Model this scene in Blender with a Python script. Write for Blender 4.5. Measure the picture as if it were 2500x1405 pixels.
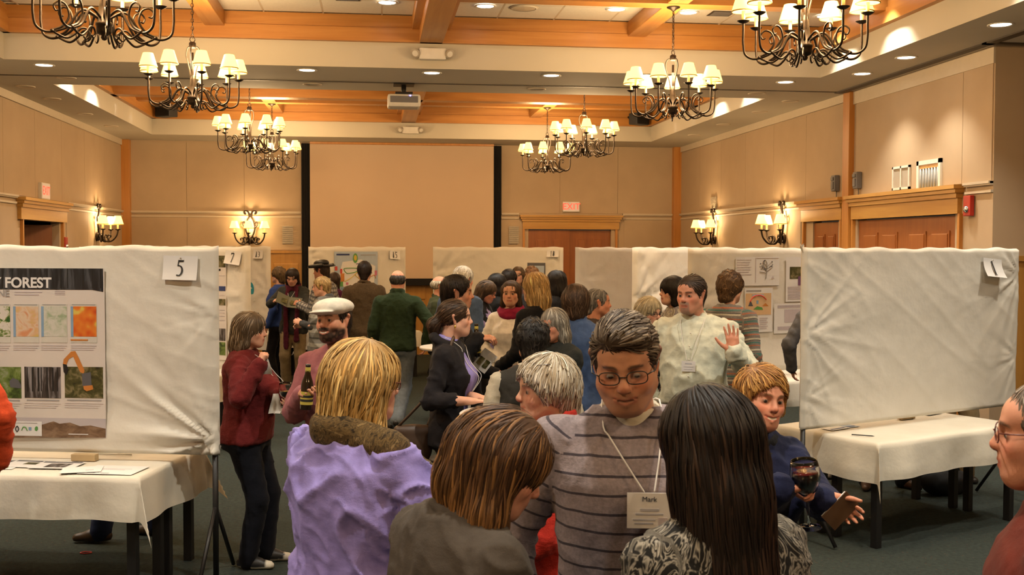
import bpy, bmesh, math, random, os
import numpy as np
import openvdb
from mathutils import Vector, Matrix

for _o in list(bpy.data.objects): bpy.data.objects.remove(_o)
SC = bpy.context.scene
COL = SC.collection
# ---------------------------------------------------------------- camera (image taken as 2500 x 1405)
CAM_H, FPX, YAW, PITCH, ROLL = 2.0, 2700.0, 7.162, 2.089, 0.143
cd = bpy.data.cameras.new('camera'); cam = bpy.data.objects.new('camera', cd); COL.objects.link(cam)
cd.sensor_width = 36.0; cd.lens = 36.0*FPX/2500.0; cd.clip_start = .05; cd.clip_end = 200
_y, _p, _r = (math.radians(q) for q in (YAW, PITCH, ROLL))
_F = Vector((math.sin(_y)*math.cos(_p), math.cos(_y)*math.cos(_p), -math.sin(_p)))
_R = Vector((math.cos(_y), -math.sin(_y), 0)); _U = _R.cross(_F)
_R2 = _R*math.cos(_r)+_U*math.sin(_r); _U2 = _R2.cross(_F)
cam.matrix_world = Matrix(((_R2.x, _U2.x, -_F.x, 0), (_R2.y, _U2.y, -_F.y, 0), (_R2.z, _U2.z, -_F.z, CAM_H), (0, 0, 0, 1)))
SC.camera = cam
cd.dof.use_dof = True; cd.dof.focus_distance = 6.5; cd.dof.aperture_fstop = 12.0
# ---------------------------------------------------------------- world, exposure
w = bpy.data.worlds.new('world'); SC.world = w; w.use_nodes = True
w.node_tree.nodes['Background'].inputs[0].default_value = (1.0, .74, .48, 1); w.node_tree.nodes['Background'].inputs[1].default_value = .02
SC.view_settings.view_transform = 'Standard'; SC.view_settings.look = 'None'
SC.view_settings.exposure = 0.6; SC.view_settings.gamma = 1.0; SC.view_settings.use_curve_mapping = False
SC.cycles.use_denoising = True; SC.cycles.use_adaptive_sampling = True; SC.cycles.adaptive_threshold = .07; SC.cycles.adaptive_min_samples = 20; SC.cycles.max_bounces = 8; SC.cycles.diffuse_bounces = 2; SC.cycles.glossy_bounces = 2; SC.cycles.transmission_bounces = 8; SC.cycles.transparent_max_bounces = 8
SC.cycles.sample_clamp_indirect = 4.0; SC.cycles.caustics_reflective = False; SC.cycles.caustics_refractive = False
# ---------------------------------------------------------------- helpers
def at(px, D):
    """ground position on the sight line of image column px at distance D along the lens axis"""
    k = (px-1250.0)/FPX
    return (D*(math.sin(_y)+k*math.cos(_y)), D*(math.cos(_y)-k*math.sin(_y)))
def at3(px, py, D):
    d = _F+_R2*((px-1250.0)/FPX)-_U2*((py-702.5)/FPX)
    return Vector((0, 0, CAM_H))+d*D
def tag(o, label=None, cat=None, group=None, kind=None):
    if label: o['label'] = label
    if cat: o['category'] = cat
    if group: o['group'] = group
    if kind: o['kind'] = kind
    return o
def empty(name, loc=(0, 0, 0), rz=0):
    o = bpy.data.objects.new(name, None); COL.objects.link(o); o.location = loc; o.rotation_euler = (0, 0, rz); o.empty_display_size = .1
    return o
def part(name, me, parent=None, loc=None, rot=None):
    o = bpy.data.objects.new(name, me); COL.objects.link(o); o.parent = parent
    if loc is not None: o.location = loc
    if rot is not None: o.rotation_euler = rot
    return o
def copy_tree(o, parent=None):
    c = o.copy(); COL.objects.link(c); c.parent = parent
    for ch in [q for q in bpy.data.objects if q.parent == o]: copy_tree(ch, c)
    return c
def smooth_path(pts, n=6, closed=False):
    P = [np.array(p, float) for p in pts]; out = []
    for i in range(len(P)-1):
        p0, p1, p2, p3 = P[max(i-1, 0)], P[i], P[i+1], P[min(i+2, len(P)-1)]
        for j in range(n):
            t = j/n; out.append(.5*((2*p1)+(-p0+p2)*t+(2*p0-5*p1+4*p2-p3)*t*t+(-p0+3*p1-3*p2+p3)*t**3))
    out.append(P[-1]); return out
class MB:
    def __init__(s): s.v = []; s.f = []; s.sm = []
    def add(s, vs, fs, smooth=False):
        b = len(s.v); s.v += [tuple(map(float, q)) for q in vs]; s.f += [tuple(i+b for i in f) for f in fs]; s.sm += [smooth]*len(fs); return s
    def box(s, c, d, rz=0, bev=0):
        x, y, z = [q/2 for q in d]; ca, sa = math.cos(rz), math.sin(rz)
        if bev <= 0:
            vs = [(i*x, j*y, k*z) for i in (-1, 1) for j in (-1, 1) for k in (-1, 1)]
            fs = [(0, 1, 3, 2), (4, 6, 7, 5), (0, 4, 5, 1), (2, 3, 7, 6), (0, 2, 6, 4), (1, 5, 7, 3)]
        else:
            bm = bmesh.new(); bmesh.ops.create_cube(bm, size=1); bmesh.ops.scale(bm, vec=d, verts=bm.verts); bmesh.ops.bevel(bm, geom=bm.edges[:], offset=bev, segments=2, affect='EDGES', profile=.6)
            bm.verts.index_update(); vs = [tuple(q.co) for q in bm.verts]; fs = [tuple(q.index for q in f.verts) for f in bm.faces]; bm.free()
        return s.add([(c[0]+p[0]*ca-p[1]*sa, c[1]+p[0]*sa+p[1]*ca, c[2]+p[2]) for p in vs], fs)
    def b2(s, lo, hi, bev=0):
        return s.box([(a+b)/2 for a, b in zip(lo, hi)], [abs(b-a) for a, b in zip(lo, hi)], 0, bev)
    def poly(s, pts): return s.add(pts, [tuple(range(len(pts)))])
    def tube(s, pts, r, n=8, cap=True, closed=False):
        P = [np.array(p, float) for p in pts]; m = len(P)
        rr = r if hasattr(r, '__len__') else [r]*m
        vs = []; fs = []; T0 = None; nrm = None
        for i in range(m):
            t = P[min(i+1, m-1)]-P[max(i-1, 0)]; t /= np.linalg.norm(t)+1e-12
            if nrm is None:
                a = np.array([0, 0, 1.]) if abs(t[2]) < .9 else np.array([1., 0, 0]); nrm = np.cross(t, a)
            nrm = nrm-t*(nrm@t); nrm /= np.linalg.norm(nrm)+1e-12; b = np.cross(t, nrm)
            for j in range(n):
                an = 2*math.pi*j/n; vs.append(P[i]+rr[i]*(math.cos(an)*nrm+math.sin(an)*b))
        for i in range(m-1):
            for j in range(n): fs.append((i*n+j, i*n+(j+1) % n, (i+1)*n+(j+1) % n, (i+1)*n+j))
        if cap: fs.append(tuple(range(n))[::-1]); fs.append(tuple((m-1)*n+j for j in range(n)))
        return s.add(vs, fs, True)
    def lathe(s, prof, n=20, c=(0, 0, 0), cap=False, smooth=True):
        vs = [(c[0]+r*math.cos(2*math.pi*j/n), c[1]+r*math.sin(2*math.pi*j/n), c[2]+z) for r, z in prof for j in range(n)]
        fs = [(i*n+j, i*n+(j+1) % n, (i+1)*n+(j+1) % n, (i+1)*n+j) for i in range(len(prof)-1) for j in range(n)]
        if cap: fs += [tuple(range(n))[::-1], tuple((len(prof)-1)*n+j for j in range(n))]
        return s.add(vs, fs, smooth)
    def prism(s, prof, a, b, axis='x'):
        """profile of (u, z) points swept from a to b along x (u is y) or along y (u is x)"""
        n = len(prof)
        vs = [((q, u, z) if axis == 'x' else (u, q, z)) for q in (a, b) for u, z in prof]
        fs = [(j, (j+1) % n, n+(j+1) % n, n+j) for j in range(n)]+[tuple(range(n))[::-1], tuple(n+j for j in range(n))]
        return s.add(vs, fs)
    def mesh(s, name, mat=None):
        me = bpy.data.meshes.new(name); me.from_pydata(s.v, [], s.f)
        me.polygons.foreach_set('use_smooth', s.sm)
        bm = bmesh.new(); bm.from_mesh(me); bmesh.ops.recalc_face_normals(bm, faces=bm.faces[:]); bm.to_mesh(me); bm.free()
        if mat: me.materials.append(mat)
        me.update(); return me
    def build(s, name, mat=None, parent=None, loc=None, rot=None): return part(name, s.mesh(name, mat), parent, loc, rot)
def text_part(name, body, size, loc, parent, mat, facing='-Y', align='CENTER', rot=None, bold=0.0, ex=.0004):
    cu = bpy.data.curves.new(name, 'FONT'); cu.body = body; cu.size = size; cu.align_x = align; cu.align_y = 'CENTER'; cu.extrude = ex; cu.offset = bold*size
    cu.materials.append(mat)
    o = bpy.data.objects.new(name, cu); COL.objects.link(o); me = bpy.data.meshes.new_from_object(o); bpy.data.objects.remove(o); bpy.data.curves.remove(cu)
    o = bpy.data.objects.new(name, me); COL.objects.link(o); o.parent = parent; o.location = loc
    o.rotation_euler = rot if rot is not None else ((math.pi/2, 0, 0) if facing == '-Y' else (math.pi/2, 0, math.pi))
    return o
# ---------------------------------------------------------------- materials
_M = {}
def MAT(n): return _M[n]
def nodes(name, rough=.6, metal=0.0, col=(.5, .5, .5)):
    m = bpy.data.materials.new(name); m.use_nodes = True; nt = m.node_tree; b = nt.nodes['Principled BSDF']
    b.inputs['Base Color'].default_value = (*col, 1); b.inputs['Roughness'].default_value = rough; b.inputs['Metallic'].default_value = metal
    _M[name] = m; return m, nt, b
def N(nt, t, **kw):
    n = nt.nodes.new(t)
    for k, v in kw.items():
        if k.startswith('i_'): n.inputs[k[2:].replace('_', ' ')].default_value = v
        else: setattr(n, k, v)
    return n
def coords(nt, scale=(1, 1, 1), kind='Object', rot=(0, 0, 0)):
    if kind == 'puv':
        a = N(nt, 'ShaderNodeAttribute', attribute_name='puv'); src = a.outputs['Vector']
    else: src = N(nt, 'ShaderNodeTexCoord').outputs[kind]
    mp = N(nt, 'ShaderNodeMapping'); mp.inputs['Scale'].default_value = scale; mp.inputs['Rotation'].default_value = rot
    nt.links.new(src, mp.inputs['Vector']); return mp.outputs['Vector']
def noise(nt, vec, scale, detail=3, rough=.5, dist=0.0):
    n = N(nt, 'ShaderNodeTexNoise'); n.inputs['Scale'].default_value = scale; n.inputs['Detail'].default_value = detail; n.inputs['Roughness'].default_value = rough; n.inputs['Distortion'].default_value = dist
    nt.links.new(vec, n.inputs['Vector']); return n.outputs['Fac']
def ramp(nt, fac, stops):
    r = N(nt, 'ShaderNodeValToRGB'); e = r.color_ramp.elements
    while len(e) < len(stops): e.new(.5)
    for i, (p, c) in enumerate(stops): e[i].position = p; e[i].color = (*c, 1) if len(c) == 3 else c
    nt.links.new(fac, r.inputs['Fac']); return r.outputs['Color']
def bump(nt, b, fac, strength=.3, dist=.01):
    n = N(nt, 'ShaderNodeBump'); n.inputs['Strength'].default_value = strength; n.inputs['Distance'].default_value = dist
    nt.links.new(fac, n.inputs['Height']); nt.links.new(n.outputs['Normal'], b.inputs['Normal']); return n
def mixrgb(nt, a, b_, fac, mode='MIX'):
    n = N(nt, 'ShaderNodeMix', data_type='RGBA', blend_type=mode)
    for src, i in ((a, 6), (b_, 7)):
        if isinstance(src, tuple): n.inputs[i].default_value = (*src, 1)
        else: nt.links.new(src, n.inputs[i])
    if isinstance(fac, (int, float)): n.inputs[0].default_value = fac
    else: nt.links.new(fac, n.inputs[0])
    return n.outputs[2]
def mth(nt, op, a, b_=None):
    n = N(nt, 'ShaderNodeMath', operation=op)
    for i, q in enumerate((a, b_)):
        if q is None: continue
        if isinstance(q, (int, float)): n.inputs[i].default_value = q
        else: nt.links.new(q, n.inputs[i])
    return n.outputs[0]
def colattr(nt): return N(nt, 'ShaderNodeAttribute', attribute_name='Col').outputs['Color']
def plain(name, col, rough=.6, metal=0.0, var=.06, scale=12, spec=None, bmp=0.0):
    m, nt, b = nodes(name, rough, metal, col)
    v = coords(nt); f = noise(nt, v, scale, 3)
    c = ramp(nt, f, [(.25, tuple(q*(1-var) for q in col)), (.75, tuple(min(1, q*(1+var)) for q in col))]); nt.links.new(c, b.inputs['Base Color'])
    if bmp: bump(nt, b, noise(nt, v, scale*6, 2), bmp, .004)
    if spec is not None: b.inputs['Specular IOR Level'].default_value = spec
    return m
def emis(name, col, st, base=(.8, .8, .8)):
    m, nt, b = nodes(name, .6, 0, base); b.inputs['Emission Color'].default_value = (*col, 1); b.inputs['Emission Strength'].default_value = st; return m
def wood(name, c0, c1, axis='X', rough=.42, sc=1.0):
    m, nt, b = nodes(name, rough)
    s = {'X': (.5, 9, 9), 'Y': (9, .5, 9), 'Z': (9, 9, .5)}[axis]
    v = coords(nt, tuple(q*sc for q in s)); f = noise(nt, v, 1.6, 6, .6, .6); k = noise(nt, coords(nt), 1.1, 2)
    c = ramp(nt, f, [(.28, c0), (.5, tuple((a+d)/2 for a, d in zip(c0, c1))), (.72, c1)])
    nt.links.new(mixrgb(nt, c, tuple(q*.75 for q in c0), mth(nt, 'MULTIPLY', k, .35)), b.inputs['Base Color'])
    bump(nt, b, f, .12, .004); return m
def attr_cloth(name, rough=.85, bmp=.25, bsc=380, weave=.0, sheen=.04):
    m, nt, b = nodes(name, rough); c = colattr(nt); v = coords(nt)
    f = noise(nt, v, 26, 4); k = ramp(nt, f, [(.3, (.86, .86, .86)), (.7, (1.1, 1.1, 1.1))])
    nt.links.new(mixrgb(nt, c, k, 1.0, 'MULTIPLY'), b.inputs['Base Color'])
    g = noise(nt, v, bsc, 2); h = noise(nt, coords(nt, (1, 1, 1.6)), 14, 4)
    bump(nt, b, mth(nt, 'ADD', mth(nt, 'MULTIPLY', g, .12), h), bmp, .02)
    b.inputs['Sheen Weight'].default_value = sheen; b.inputs['Specular IOR Level'].default_value = .15
    return m
attr_cloth('cloth'); attr_cloth('knit', .95, .5, 200); attr_cloth('satin', .55, .3, 380, sheen=.03)
m, nt, b = nodes('skin', .48); nt.links.new(colattr(nt), b.inputs['Base Color']); b.inputs['Specular IOR Level'].default_value = .35
b.inputs['Subsurface Weight'].default_value = .12; b.inputs['Subsurface Radius'].default_value = (.012, .004, .002)
bump(nt, b, noise(nt, coords(nt), 420, 2), .12, .002)
m, nt, b = nodes('hair', .55); nt.links.new(colattr(nt), b.inputs['Base Color']); b.inputs['Specular IOR Level'].default_value = .30; b.inputs['Anisotropic'].default_value = .5
m, nt, b = nodes('leather', .45); nt.links.new(colattr(nt), b.inputs['Base Color'])
def pattern(name, build, rough=.88, bmp=.25):
    m, nt, b = nodes(name, rough); v = coords(nt, kind='puv'); c = build(nt, v); nt.links.new(c, b.inputs['Base Color'])
    h = noise(nt, coords(nt, (1, 1, 1.6)), 14, 4); g = noise(nt, coords(nt), 260, 2)
    bump(nt, b, mth(nt, 'ADD', mth(nt, 'MULTIPLY', g, .15), h), bmp, .02); b.inputs['Specular IOR Level'].default_value = .15; b.inputs['Sheen Weight'].default_value = .03
    return m
def sep(nt, v):
    s = N(nt, 'ShaderNodeSeparateXYZ'); nt.links.new(v, s.inputs[0]); return s.outputs
def stripes_mask(nt, co, period, width, off=0.0):
    q = mth(nt, 'FRACT', mth(nt, 'DIVIDE', mth(nt, 'ADD', co, 10+off), period)); return mth(nt, 'LESS_THAN', q, width/period)
def b_stripe(bg, fg, per, wd, more=()):
    def f(nt, v):
        s = sep(nt, v); wob = mth(nt, 'ADD', s[1], mth(nt, 'MULTIPLY', noise(nt, v, 6, 2), .012)); k = noise(nt, coords(nt), 120, 2)
        c = mixrgb(nt, bg, fg, stripes_mask(nt, wob, per, wd))
        for (c2, p2, w2, o2) in more: c = mixrgb(nt, c, c2, stripes_mask(nt, wob, p2, w2, o2))
        return mixrgb(nt, c, ramp(nt, k, [(.3, (.85, .85, .85)), (.7, (1.12, 1.12, 1.12))]), 1.0, 'MULTIPLY')
    return f
def b_plaid(bg, c1, c2, per):
    def f(nt, v):
        s = sep(nt, v); c = mixrgb(nt, bg, c1, mth(nt, 'MULTIPLY', stripes_mask(nt, s[0], per, per*.45), .75)); c = mixrgb(nt, c, c1, mth(nt, 'MULTIPLY', stripes_mask(nt, s[1], per, per*.45), .75))
        c = mixrgb(nt, c, c2, stripes_mask(nt, s[0], per, per*.1, per*.6)); return mixrgb(nt, c, c2, stripes_mask(nt, s[1], per, per*.1, per*.6))
    return f
def b_blotch(stops, sc, sx=(1, 1, 1), dist=1.0, det=2):
    def f(nt, v):
        mp = N(nt, 'ShaderNodeMapping'); mp.inputs['Scale'].default_value = sx; nt.links.new(v, mp.inputs['Vector'])
        return ramp(nt, noise(nt, mp.outputs[0], sc, det, .55, dist), stops)
    return f
plain('white_cord', (.75, .72, .68), .7); plain('badge_white', (.74, .72, .72), .35, var=.02); plain('ink', (.05, .05, .055), .6); plain('ink_pale', (.42, .42, .46), .6)
plain('glasses_black', (.015, .013, .012), .3); plain('glasses_red', (.12, .015, .012), .3); plain('gold', (.75, .48, .12), .25, 1.0)
m = bpy.data.materials.new('lens'); m.use_nodes = True; nt = m.node_tree; _M['lens'] = m
_t = N(nt, 'ShaderNodeBsdfTransparent'); _g = N(nt, 'ShaderNodeBsdfGlossy'); _g.inputs['Roughness'].default_value = .02; _x = N(nt, 'ShaderNodeMixShader'); _x.inputs[0].default_value = .08
nt.links.new(_t.outputs[0], _x.inputs[1]); nt.links.new(_g.outputs[0], _x.inputs[2]); nt.links.new(_x.outputs[0], nt.nodes['Material Output'].inputs[0])
# ================================================================ room
XL, XR, YB, ZS, ZC, YF = -4.448, 5.799, 20.571, 3.90, 4.445, -3.0
XP = 7.6                                  # the room widens on the right in front of the partition pocket
YE = 9.8
TL, TR = -3.722, 4.954
TRAYS = ((6.05, 11.884), (13.634, 19.465))
plain('wall_paint', (.47, .345, .22), .8, var=.04, scale=3, bmp=.05); plain('soffit_paint', (.54, .49, .39), .85, var=.03, scale=2)
plain('tile_white', (.74, .68, .58), .9, var=.05, scale=40, bmp=.2); plain('rail_paint', (.60, .50, .37), .6, var=.03)
wood('beam_x', (.40, .155, .028), (.56, .26, .065), 'X', .4); wood('beam_y', (.40, .155, .028), (.56, .26, .065), 'Y', .4); wood('post_wood', (.46, .17, .028), (.60, .27, .06), 'Z', .4)
wood('trim_x', (.46, .22, .04), (.62, .34, .08), 'X', .38); wood('trim_y', (.46, .22, .04), (.62, .34, .08), 'Y', .38)
wood('door_wood', (.26, .075, .014), (.36, .115, .022), 'Z', .38); wood('wainscot_wood', (.40, .19, .04), (.52, .27, .06), 'Z', .4)
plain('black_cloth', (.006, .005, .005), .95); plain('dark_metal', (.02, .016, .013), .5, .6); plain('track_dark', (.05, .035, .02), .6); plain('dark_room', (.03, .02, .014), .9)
plain('screen_fabric', (.60, .44, .30), .95, var=.02, scale=2); plain('grille_grey', (.42, .36, .28), .7); plain('plastic_white', (.72, .68, .60), .5); plain('plastic_black', (.012, .012, .013), .5)
plain('plastic_grey', (.16, .15, .15), .5); plain('alarm_red', (.42, .02, .012), .35); plain('pane_curtain', (.42, .42, .40), .3); plain('chrome', (.7, .7, .7), .2, 1.0)
emis('can_lit', (1.0, .93, .80), 9.0); emis('exit_glow', (1.0, .07, .035), 1.3, (.6, .03, .02)); emis('exit_face', (1.0, .75, .65), .06, (.75, .68, .62))
# carpet: dark green with rust flecks
m, nt, b = nodes('carpet', .97); v = coords(nt)
f1 = noise(nt, v, 240, 2); f2 = noise(nt, v, 34, 2); c = ramp(nt, f1, [(.3, (.026, .034, .030)), (.7, (.055, .066, .058))])
fl = N(nt, 'ShaderNodeTexVoronoi'); fl.inputs['Scale'].default_value = 24; nt.links.new(v, fl.inputs['Vector'])
spot = mth(nt, 'MULTIPLY', mth(nt, 'LESS_THAN', fl.outputs['Distance'], .12), .55)
c = mixrgb(nt, c, (.15, .055, .03), spot); c = mixrgb(nt, c, ramp(nt, f2, [(.3, (.8, .8, .8)), (.7, (1.15, 1.15, 1.15))]), 1.0, 'MULTIPLY')
nt.links.new(c, b.inputs['Base Color']); bump(nt, b, f1, .7, .006); b.inputs['Specular IOR Level'].default_value = .1

def struct(name, mb, mat, parent=None):
    o = mb.build(name, MAT(mat), parent)
    if parent is None: o['kind'] = 'structure'
    return o
struct('floor', MB().b2((XL-2.2, YF-.2, -.1), (XP+.2, YB+.2, 0)), 'carpet')
# ceiling: soffit slabs around the two trays
mb = MB()
def slab(x0, x1, y0, y1): mb.b2((x0, y0, ZS), (x1, y1, ZS+.05))
slab(XL-.1, TL-.06, YF, YB+.1); slab(TR+.06, XP, YF, YB+.1)
slab(TL-.06, TR+.06, YF, TRAYS[0][0]-.06); slab(TL-.06, TR+.06, TRAYS[0][1]+.06, TRAYS[1][0]-.06); slab(TL-.06, TR+.06, TRAYS[1][1]+.06, YB+.1)
ceil = struct('ceiling', mb, 'soffit_paint')
mb = MB()
for y0, y1 in TRAYS: mb.b2((TL-.3, y0-.3, ZC+.02), (TR+.3, y1+.3, ZC+.10))
struct('tray_lid', mb, 'tile_white', ceil)
mb = MB()
for y0, y1 in TRAYS:
    for a in ((TL-.06, y0-.06, TL, y1+.06), (TR, y0-.06, TR+.06, y1+.06), (TL, y0-.06, TR, y0), (TL, y1, TR, y1+.06)): mb.b2((a[0], a[1], ZS), (a[2], a[3], ZC+.03))
struct('tray_face', mb, 'soffit_paint', ceil)
# ceiling tiles of the bays that show
tm = MB().box((0, 0, 0), (.594, .594, .02), 0, .004).mesh('tile', MAT('tile_white')); tr_ = MB()
for y0, y1 in ((10.38, 11.86), (18.1, 19.44)):
    ny = int(round((y1-y0)/.61)); nx = 14
    for i in range(nx):
        for j in range(ny):
            part('tile', tm, ceil, (TL+.16+.61*(i+.5), y1-.10-.61*(j+.5), ZC+.006))
    for i in range(nx+1): tr_.b2((TL+.16+.61*i-.008, y0, ZC-.004), (TL+.16+.61*i+.008, y1, ZC+.003))
    for j in range(ny+1): tr_.b2((TL, y1-.10-.61*j-.008, ZC-.004), (TR, y1-.10-.61*j+.008, ZC+.003))
struct('tile_grid', tr_, 'rail_paint', ceil)
# wooden fascia and beams of each tray
for y0, y1 in TRAYS:
    ym = (y0+y1)/2
    for (xa, xb) in ((TL, TL+.07), (TR-.07, TR)):
        o = struct('beam', MB().b2((xa, y0, 4.165), (xb, y1, 4.31)).b2((min(xa, xb)-(.0 if xa == TL else -.02), y0, 4.31), (max(xa, xb)-(.02 if xa == TL else 0), y1, ZC)), 'beam_y', ceil)
    for (ya, yb, sg) in ((y0, y0+.07, 1), (y1-.07, y1, -1)):
        struct('beam', MB().b2((TL, ya, 4.165), (TR, yb, 4.31)).b2((TL, ya+(0 if sg > 0 else .02), 4.31), (TR, yb-(.02 if sg > 0 else 0), ZC)), 'beam_x', ceil)
    xm = .616
    struct('beam', MB().b2((xm-.125, y0, 4.165), (xm+.125, y1, ZC), .008).b2((xm-.20, y0, 4.30), (xm+.20, y1, ZC)), 'beam_y', ceil)
    struct('beam', MB().b2((TL, ym-.125, 4.165), (TR, ym+.125, ZC), .008).b2((TL, ym-.20, 4.30), (TR, ym+.20, ZC)), 'beam_x', ceil)
    for x in (-1.62, 2.84): struct('beam', MB().b2((x-.10, y0, 4.285), (x+.10, y1, ZC), .006), 'beam_y', ceil)
    for y in ((7.0, 10.27) if y0 < 8 else (14.8, 18.0)): struct('beam', MB().b2((TL, y-.10, 4.28), (TR, y+.10, ZC), .006), 'beam_x', ceil)
# partition tracks in the soffit
trk = struct('trim_1', MB().b2((XL, 12.93, ZS-.006), (XR, 12.97, ZS+.01)), 'track_dark')
struct('trim_2', MB().b2((5.60, YF, ZS-.014), (5.70, 13.0, ZS+.01)).b2((5.60, 9.62, ZS-.014), (XP, 9.70, ZS+.01)), 'track_dark')
# walls
def wall_struct(name, boxes, mat='wall_paint'):
    mb = MB()
    for lo, hi in boxes: mb.b2(lo, hi)
    return struct(name, mb, mat)
wb = wall_struct('wall_back', [((XL-.1, YB, 0), (2.892, YB+.12, ZS)), ((4.474, YB, 0), (XR+.1, YB+.12, ZS)), ((2.892, YB, 2.34), (4.474, YB+.12, ZS))])
wl = wall_struct('wall_left', [((XL-.12, YF, 0), (XL, 14.83, ZS)), ((XL-.12, 16.51, 0), (XL, YB+.1, ZS)), ((XL-.12, 14.83, 2.34), (XL, 16.51, ZS))])
wr = wall_struct('wall_right', [((XR, YE, 0), (XR+.12, 10.476, ZS)), ((XR, 12.74, 0), (XR+.12, 13.285, ZS)), ((XR, 14.094, 0), (XR+.12, YB+.1, ZS)), ((XR, 10.476, 2.345), (XR+.12, 12.74, ZS)), ((XR, 13.285, 2.35), (XR+.12, 14.094, ZS))])
wall_struct('wall_pocket', [((XR+.12, YE-.0, 0), (XP, YE+.12, ZS)), ((XP, YF, 0), (XP+.12, YE+.12, ZS))])
wall_struct('wall_front', [((XL-.1, YF-.12, 0), (XP+.1, YF, ZS))])
# thin wall panels with open joints between them
def panels(wall, axis, plane, a0, a1, z0, z1, w, sgn):
    n = max(1, round((a1-a0)/w)); d = (a1-a0)/n
    for i in range(n):
        lo, hi = a0+d*i+.003, a0+d*(i+1)-.003
        b_ = MB().b2(*(((lo, plane-.010*(sgn < 0), z0), (hi, plane+.010*(sgn > 0), z1)) if axis == 'x' else ((plane-.010*(sgn < 0), lo, z0), (plane+.010*(sgn > 0), hi, z1))))
        b_.build('panel', MAT('wall_paint'), wall)
for a0, a1 in ((XL+.1, -1.30), (2.38, XR-.1)): panels(wb, 'x', YB, a0, a1, 2.64, ZS-.03, 1.05, -1)
panels(wb, 'x', YB, XL+.1, -1.30, 1.94, 2.53, 1.05, -1); panels(wb, 'x', YB, 4.72, XR-.1, 1.94, 2.53, 1.05, -1)
panels(wl, 'y', XL, 9.0, YB-.12, 2.64, ZS-.12, 1.22, 1); panels(wl, 'y', XL, 16.85, YB-.12, 1.2, 2.53, 1.22, 1)
panels(wr, 'y', XR, 13.12, YB-.12, 2.64, ZS-.12, 1.22, -1); panels(wr, 'y', XR, 14.5, YB-.12, 1.94, 2.53, 1.22, -1); panels(wr, 'y', XR, YE+.02, 10.35, 2.64, ZS-.16, 1.0, -1); panels(wr, 'y', XR, 10.35, 12.78, 2.64, ZS-.16, 3.0, -1)
# rails
n_ = [2]
def rail(axis, plane, a0, a1, sgn):
    n_[0] += 1
    pr = lambda z0, z1, t: ((a0, plane-(t if sgn < 0 else 0), z0), (a1, plane+(t if sgn > 0 else 0), z1)) if axis == 'x' else ((plane-(t if sgn < 0 else 0), a0, z0), (plane+(t if sgn > 0 else 0), a1, z1))
    mb = MB()
    for z0, z1, t in ((2.60, 2.635, .035), (2.615, 2.640, .05), (2.53, 2.555, .025)): mb.b2(*pr(z0, z1, t))
    struct('trim_%d' % n_[0], mb, 'rail_paint')
rail('x', YB, XL+.1, -1.30, -1); rail('x', YB, 4.69, XR-.1, -1); rail('x', YB, 2.38, 2.71, -1)
rail('y', XL, YF, 14.55, 1); rail('y', XL, 16.82, YB-.12, 1); rail('y', XR, 14.48, YB-.12, -1); rail('y', XR, YE, 10.27, -1)
struct('trim_20', MB().b2((XR-.02, YE, 3.74), (XR, 12.86, ZS)).b2((XL, YF, 3.80), (XL+.03, YB, ZS)).b2((XR-.03, 13.05, 3.80), (XR, YB, ZS)), 'rail_paint')
# wooden posts
for i, (x, y) in enumerate(((XL+.05, YB-.05), (XR-.05, YB-.05))): struct('trim_%d' % (30+i), MB().b2((x-.10, y-.10, 0), (x+.10, y+.06, ZS), .006), 'post_wood')
struct('trim_32', MB().b2((XR-.07, 12.86, 0), (XR+.02, 13.04, ZS), .006), 'post_wood')
# wainscot on the back wall with raised panels
ws = struct('trim_40', MB().b2((XL+.15, YB-.03, 0), (2.70, YB, 1.90)).b2((4.66, YB-.03, 0), (XR-.15, YB, 1.90)).b2((XL+.15, YB-.055, 1.88), (2.70, YB, 1.93)).b2((4.66, YB-.055, 1.88), (XR-.15, YB, 1.93)), 'wainscot_wood')
pm = MB().box((0, 0, 0), (.44, .022, .66), 0, .009).mesh('panel', MAT('wainscot_wood'))
for i in range(12):
    for z in (.52, 1.36): part('panel', pm, ws, (XL+.55+.58*i, YB-.036, z))
struct('trim_41', MB().b2((XR+.13, YE-.03, 0), (XP, YE, 1.90)).b2((XR+.13, YE-.055, 1.88), (XP, YE, 1.93)), 'wainscot_wood')
struct('baseboard_right', MB().b2((XR-.02, 14.1, 0), (XR, YB, .14)).b2((XR-.02, YE, 0), (XR, 10.4, .14)), 'trim_y'); struct('baseboard_left', MB().b2((XL, YF, 0), (XL+.02, 14.8, .14)).b2((XL, 16.6, 0), (XL+.02, YB, .14)), 'trim_y')
# door casings: deep wooden head with a moulded cornice
def casing(name, axis, plane, sgn, a0, a1, zb, zt, jam):
    mb = MB()
    def bx(u0, u1, z0, z1, t):
        lo, hi = plane-(t if sgn < 0 else 0), plane+(t if sgn > 0 else 0)
        mb.b2(*(((u0, lo, z0), (u1, hi, z1)) if axis == 'x' else ((lo, u0, z0), (hi, u1, z1))))
    hgt = zt-zb
    bx(a0+.06, a1-.06, zb, zb+hgt*.60, .05); bx(a0+.045, a1-.045, zb+hgt*.55, zb+hgt*.74, .075); bx(a0+.02, a1-.02, zb+hgt*.72, zb+hgt*.88, .10); bx(a0, a1, zb+hgt*.86, zt, .125)
    o = struct(name, mb, 'trim_'+axis); mb = MB()
    def bx2(u0, u1, z0, z1, t):
        lo, hi = plane-(t if sgn < 0 else 0), plane+(t if sgn > 0 else 0)
        mb.b2(*(((u0, lo, z0), (u1, hi, z1)) if axis == 'x' else ((lo, u0, z0), (hi, u1, z1))))
    bx2(jam[0]-.17, jam[0]-.13, 0, zb, .04); bx2(jam[1]+.13, jam[1]+.17, 0, zb, .04); mb.build('casing_edge', MAT('post_wood'), o)
    return o
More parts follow.
